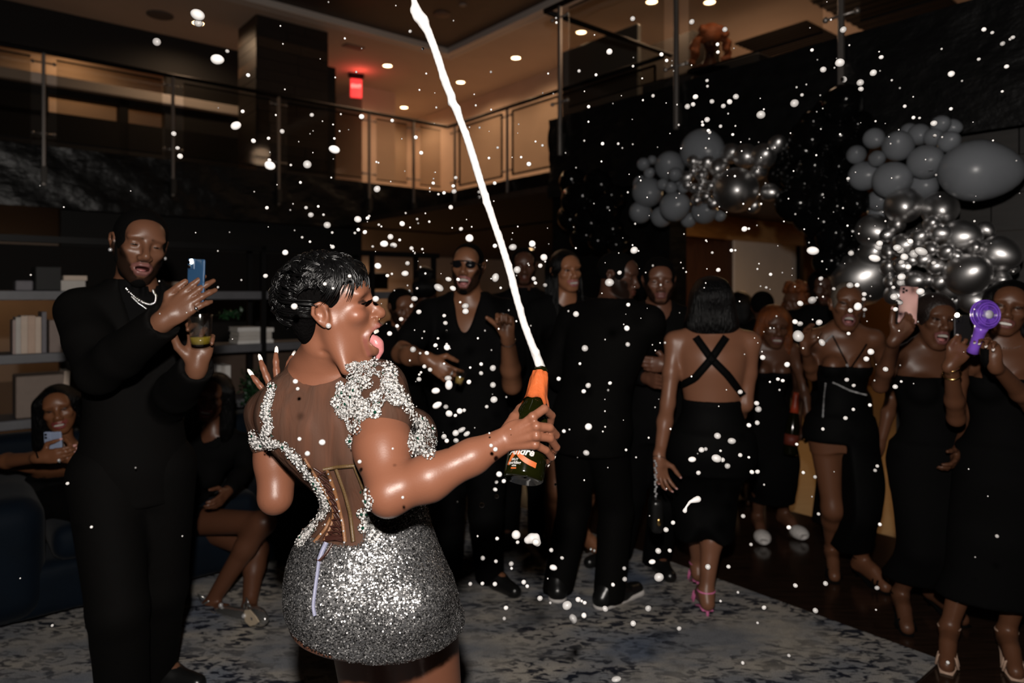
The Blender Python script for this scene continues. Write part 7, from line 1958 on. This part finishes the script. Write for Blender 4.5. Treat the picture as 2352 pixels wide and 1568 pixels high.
CB = [(1857, 316, 44), (1918, 312, 46), (1902, 356, 38), (1873, 391, 48), (1828, 400, 40), (1797, 404, 34), (1840, 427, 36), (1920, 425, 44), (1928, 378, 38), (1826, 468, 46), (1883, 452, 40), (1950, 530, 42), (1966, 464, 34), (1880, 510, 42), (1920, 480, 40), (1935, 240, 48), (1905, 262, 40), (1970, 290, 38), (1870, 285, 36), (1960, 340, 34), (1810, 360, 34), (1915, 545, 42), (1856, 500, 36), (1886, 556, 34), (1950, 420, 34), (1975, 400, 30), (1945, 575, 40), (1842, 345, 38), (1890, 330, 40), (1850, 370, 36), (1900, 600, 34)]
for i, c in enumerate(CB): balloon(c[0], c[1], c[2], 'b', 0.08 + 0.05 * (i % 3), {15: 'topmost glossy black balloon below the railing post'}.get(i, 'glossy black balloon in the dark middle of the garland'), 'black balloons in the middle')

ORD = 'first second third fourth fifth sixth seventh eighth ninth tenth eleventh twelfth thirteenth fourteenth fifteenth sixteenth seventeenth eighteenth nineteenth twentieth'.split()
def ordinal(i):
    if i < 20: return ORD[i]
    t = ('twenty', 'thirty', 'forty')[(i + 1) // 10 - 2]
    return t + '-' + ORD[(i + 1) % 10 - 1] if (i + 1) % 10 else {'twenty': 'twentieth', 'thirty': 'thirtieth', 'forty': 'fortieth'}[t]
by = {}
for o in [o for o in COL.objects if o.get('category') == 'balloon']: by.setdefault(o['label'], []).append(o)
for lb, L_ in by.items():
    if len(L_) < 2: continue
    L_.sort(key=lambda o: o.location.x / o.location.y)
    sh = lb.replace('smaller matte grey balloon', 'small grey balloon').replace('packed in the garland ', '').replace('in the garland ', '').replace('glossy ', '').replace('in the cluster ', '').replace('in the mass ', '').replace('in the dark middle of the garland', 'in the dark middle')
    for i, o in enumerate(L_): o['label'] = sh + ', ' + ordinal(i) + ' counted from the left'
# ---------------------------------------------------------------- foam drops caught in mid air
DR = '''454 35 17 13;456 54 11 9;360 96 10;499 138 16 12;541 289 13 10;768 344 14 10;620 380 14 11;706 378 11;399 307 7;408 340 6;414 359 7;570 173 5;522 118 5;557 256 5;716 264 6;648 302 6;582 324 6;617 318 5;668 379 4;619 368 5;690 419 4;613 477 5;703 477 5;714 494 7;752 517 9;743 493 4;866 434 9;830 268 7;768 318 4;780 301 3;765 286 3;
942 72 5;971 112 4;979 169 3;901 277 5;955 316 5;967 351 5;995 421 5;1047 408 5;1043 440 7;1041 427 5;1020 443 5;1007 446 4;1078 547 11;1035 476 6;1059 526 6;1100 441 5;1100 453 5;1136 421 5;1143 339 4;1123 363 4;1197 361 4;1215 377 6;1246 334 4;1230 325 3;1278 52 4;1259 169 3;
986 509 4;958 503 4;924 514 7;870 516 4;822 504 10;838 533 6;815 535 4;848 496 4;844 501 5;823 528 5;876 520 3;731 474 4;694 545 4;712 555 4;764 567 6;763 534 4;882 560 11 9;904 563 9 7;897 544 8;856 566 4;918 551 4;945 570 6;868 611 9;930 628 10 8;890 633 5;833 616 5;803 634 5;900 629 4;936 605 6;970 572 4;610 634 6;655 580 8;676 704 8;746 652 5;765 662 4;
1008 661 13 9;1030 641 8 6;952 686 9 7;945 703 5;958 662 4;863 687 8;977 628 3;1052 642 5;1040 662 9 7;1065 698 6;962 716 7;1069 703 9 7;1069 715 9;1057 694 4;1020 725 5;940 668 4;921 733 6;946 699 3;895 766 7;912 749 5;1138 638 9 11;1137 565 6;1133 640 5;1178 568 10 8;1222 560 8;1249 591 10;1188 620 9;1226 640 6;1230 650 5;1241 610 6;1252 655 6;1150 661 4;949 803 8;1000 793 6;1023 742 6;1027 798 8;1026 790 4;980 811 6;965 811 4;1132 845 8;1006 777 4;
1029 869 9 7;1031 885 10 13;1001 898 11 8;1004 931 12 8;1024 934 7;1031 950 9;1056 944 8;1066 942 5;1046 954 5;962 871 6;963 860 4;975 842 6;988 849 6;967 855 4;1077 877 6;1105 857 6;1105 836 5;1080 844 4;1134 918 9;1118 934 5;1132 884 8;1072 996 9 6;1060 987 11 6;1047 995 9;1020 1003 7;1026 1012 6;1047 1012 7;1138 1032 6;1146 1089 7;1140 1107 5;1137 1124 6;1157 1105 5;1020 835 4;
678 876 6;684 893 5;740 1016 8;706 1042 7;688 1008 5;902 1030 3;826 1060 5;925 1142 4;1128 1023 5;1341 899 6;1352 980 9;1346 1040 8;1295 990 5;1308 986 3;1343 800 8;1323 722 8;1440 754 7;1442 791 6;1400 649 12;1423 626 6;1457 575 10;1456 571 6;1443 700 5;1401 880 5;1351 885 7;1283 870 5;1438 1033 4;1461 1050 3;1390 980 3;1332 835 4;
1185 1228 12;1222 1237 15 12;1231 1245 9;1214 1245 10 7;1107 1160 7;1141 1140 6;1142 1237 5;1189 1245 5;1266 1263 6;1271 1304 10 7;1291 1281 5;1302 1391 12 10;1317 1422 10 12;1341 1413 7;1328 1377 7;1240 1374 7;1203 1337 6;1211 1346 5;1162 1396 6;1158 1420 5;1174 1295 6;1139 1289 5;1109 1282 6;1108 1340 5;1137 1341 6;1080 1341 5;1175 1305 4;1390 1398 8;1489 1397 8;1454 1432 7;1513 1326 12 11;1560 1443 6;1512 1265 8;1530 1217 7;1546 1200 6;1498 1290 9 6;1538 1264 6;1408 1343 5;1435 1330 6;1434 1305 5;1343 1384 5;1336 1380 4;1264 1384 4;1415 1560 12 6;
1590 1055 10 7;1604 1086 6;1648 1001 9;1680 1013 10 8;1611 1033 8;1621 1031 5;1646 1053 13 10;1659 1056 7;1671 1070 7;1739 971 6;1742 940 8;1738 926 7;1720 977 6;1700 900 7;1727 1084 6;1740 1083 6;1707 1185 6;1626 1302 7;1673 1301 6;1655 1035 4;1740 1430 4;
1833 772 14 16;1867 577 15 11;1865 690 10;1838 697 8 7;1837 744 7;1834 770 8;1881 741 8;1883 736 6;1826 739 7;1888 787 7 9;1952 655 9;1969 655 6;1915 663 5;1885 640 6;1970 704 9 10;1953 713 6;1985 676 6;1984 687 5;1986 711 5;1949 766 5;2000 808 8;1990 825 7;1752 821 7;1808 837 7;1787 871 5;1798 874 5;2034 848 7;2056 888 7;2070 876 4;1945 872 6;1961 885 5;2054 682 9;2057 710 6;2065 694 9 7;2113 670 9;2116 578 16 10;2052 660 5;2099 583 10;2077 590 9;2061 570 10;2068 575 9;2017 567 9;2009 593 14 9;2020 560 8;2091 555 7;2070 603 7;2086 613 7;2071 636 10;2069 648 9;2145 604 6;1955 582 7;
1748 264 11;1825 237 10;1928 145 11;1891 160 8;1937 68 8;1710 526 8;1690 222 8;1694 220 7;1676 234 7;1589 50 7;1665 68 7;1519 125 6;1453 43 7;1400 119 8;1454 152 4;1531 139 5;1649 120 5;1648 102 5;1624 185 5;1625 198 4;1579 245 7;1592 240 6;1597 223 7;1661 244 6;1635 233 6;1624 275 7;1614 287 5;1627 300 5;1613 280 4;1655 290 5;1630 304 5;1683 309 4;1842 218 5;1865 115 5;2005 168 8;2024 132 6;2185 170 8;2184 250 5;2145 284 8;2078 244 5;2147 312 5;2098 270 5;2112 271 4;2260 68 6;2303 100 6;2279 75 5;2248 136 5;2312 153 6;2326 86 6;2320 90 4;2302 210 4;1976 190 9;1938 183 8;1977 205 7;1948 410 5;1475 180 3;1500 220 5;1352 245 5;1330 163 5;1369 172 4;1384 330 5;1420 330 4;
1650 620 6;1770 630 5;1680 575 5;1636 580 4;1720 525 4;1760 660 4;1845 1085 5;1872 1095 5;1880 1180 5;2010 1080 5;2015 1070 5;2021 1204 5;2014 1350 6;1896 1340 6;1827 1345 6;1812 1211 6;1873 1402 7;1755 1395 6;1695 1360 4;1725 1250 5;2290 1231 5;2177 1521 5;2012 1400 3;1706 1522 5;1812 1505 5;1655 1380 4;1960 940 5;1998 930 5;1942 960 6;1890 985 5;1720 1050 4;1830 1020 5;1700 1045 6;155 1110 5;120 1436 4;210 1210 4'''
M_drop = mat('foam_drop', (0.40, 0.39, 0.385), 0.4, spec=0.5)
def drop_mesh(seed):
    rs = random.Random(seed); m = MB(); m.ball((0, 0, 0), 1.0, None, 14, 10); a = [(nrm([rs.gauss(0, 1), rs.gauss(0, 1), rs.gauss(0, 1)]), rs.uniform(-.18, .22)) for _ in range(4)]
    v = np.array(m.v)
    for d, k in a: v = v * (1 + k * np.clip(v @ d, 0, 1)[:, None] ** 2)
    m.v = [tuple(q) for q in v]; o = m.build('drop', M_drop); me = o.data; bpy.data.objects.remove(o); return me
DM = [drop_mesh(i) for i in range(8)]
rs = random.Random(77); big = []
items = [list(map(float, q.split())) for q in DR.replace('\n', '').split(';') if q.strip()]
items.sort(key=lambda q: -q[2] * (q[3] if len(q) > 3 else q[2]))
kept = []
for q in items:
    if not any(math.hypot(q[0] - k[0], q[1] - k[1]) < k[2] * 0.8 for k in kept): kept.append(q)
items = kept
def free_depth(px, py):
    hit = hbv.ray_cast(Vector(CP), Vector(nrm(P(px, py, 1.0) - CP)))
    return hit[0][1] if hit[0] is not None else 9.0
sm_ = MB(); n_ind = 0
for i, it in enumerate(items):
    x, y, rx = it[:3]; ry = it[3] if len(it) > 3 else rx * rs.uniform(.88, 1.0)
    fd = free_depth(x, y)
    Y = rs.uniform(1.25, 2.1) if fd > 3 else min(fd - 0.07, rs.uniform(1.2, 1.45))
    if 1140 < x < 1300 and 830 < y < 1120: Y = 1.22
    p = P(x, y, Y); k = Y / FPX * 0.90
    if n_ind < 290:
        n_ind += 1
        o = bpy.data.objects.new('foam_drop', DM[i % 8]); COL.objects.link(o); o.location = p; o.scale = (rx * k, (rx + ry) / 2 * k, ry * k); o.rotation_euler = (0, rs.uniform(-.5, .5), 0)
        sz = 'large' if rx >= 11 else ('medium' if rx >= 7 else 'small')
        wh = ('high up before the balconies' if y < 480 else 'before the guests\' heads and shoulders' if y < 900 else 'before the guests\' waists' if y < 1150 else 'falling low above the rug')
        wh = 'in front of the woman in the silver dress' if fd < 3 and y > 560 else wh
        if x > 1700 and y < 480: wh = 'high up before the balloons and stone balcony'
        if x > 1700 and 480 <= y < 900: wh = 'before the filming women and chrome balloons'
        tag(o, sz + ' white foam drop flying ' + wh, 'foam drop', 'flying foam drops')
    else: sm_.ball(p, (rx * k, rx * k, ry * k), None, 8, 5)
for i in range(430):     # fine spray
    x = rs.gauss(1150, 420); y = rs.gauss(560, 330)
    if rs.random() < .35: x = rs.gauss(1900, 260); y = rs.gauss(480, 220)
    if not (0 < x < 2352 and 0 < y < 1560): continue
    fd = free_depth(x, y)
    if fd < 3 and rs.random() < .85: continue
    Y = rs.uniform(1.3, 2.4) if fd > 3 else fd - .05
    r = rs.uniform(1.2, 3.2) / FPX * Y; sm_.ball(P(x, y, Y), r, None, 6, 4)
o = sm_.build('fine_spray', M_drop); tag(o, 'fine spray of tiny foam droplets filling the air', 'spray', None, 'stuff')
# two trailing splashes
def splash(name, pts, label):
    o = sculpt(name, [(chain([P(x, y, 1.5) for x, y, r in pts], [r / FPX * 1.5 for x, y, r in pts]), .004)], .003, M_drop, None); tag(o, label, 'splash')
splash('foam_splash', [(1603, 1146, 8), (1597, 1148, 7), (1585, 1152, 4), (1576, 1164, 3), (1573, 1173, 6)], 'curved foam splash flying at the bob haired woman\'s knee')
splash('foam_clump', [(1212, 1240, 9), (1222, 1236, 12), (1232, 1232, 8), (1234, 1246, 9)], 'clump of foam flying low beside the white soled sneakers')

by = {}
for o in [o for o in COL.objects if o.get('category') == 'foam drop']: by.setdefault(o['label'], []).append(o)
for lb, L_ in by.items():
    L_.sort(key=lambda o: o.location.x / o.location.y)
    if len(L_) > 1:
        for i, o in enumerate(L_): o['label'] = lb.replace("the guests' heads and shoulders", "the guests' heads").replace('the filming women and chrome balloons', 'the chrome balloons').replace('the balloons and stone balcony', 'the stone balcony').replace('the woman in the silver dress', 'the silver dress') + ', ' + ordinal(i) + ' from the left'
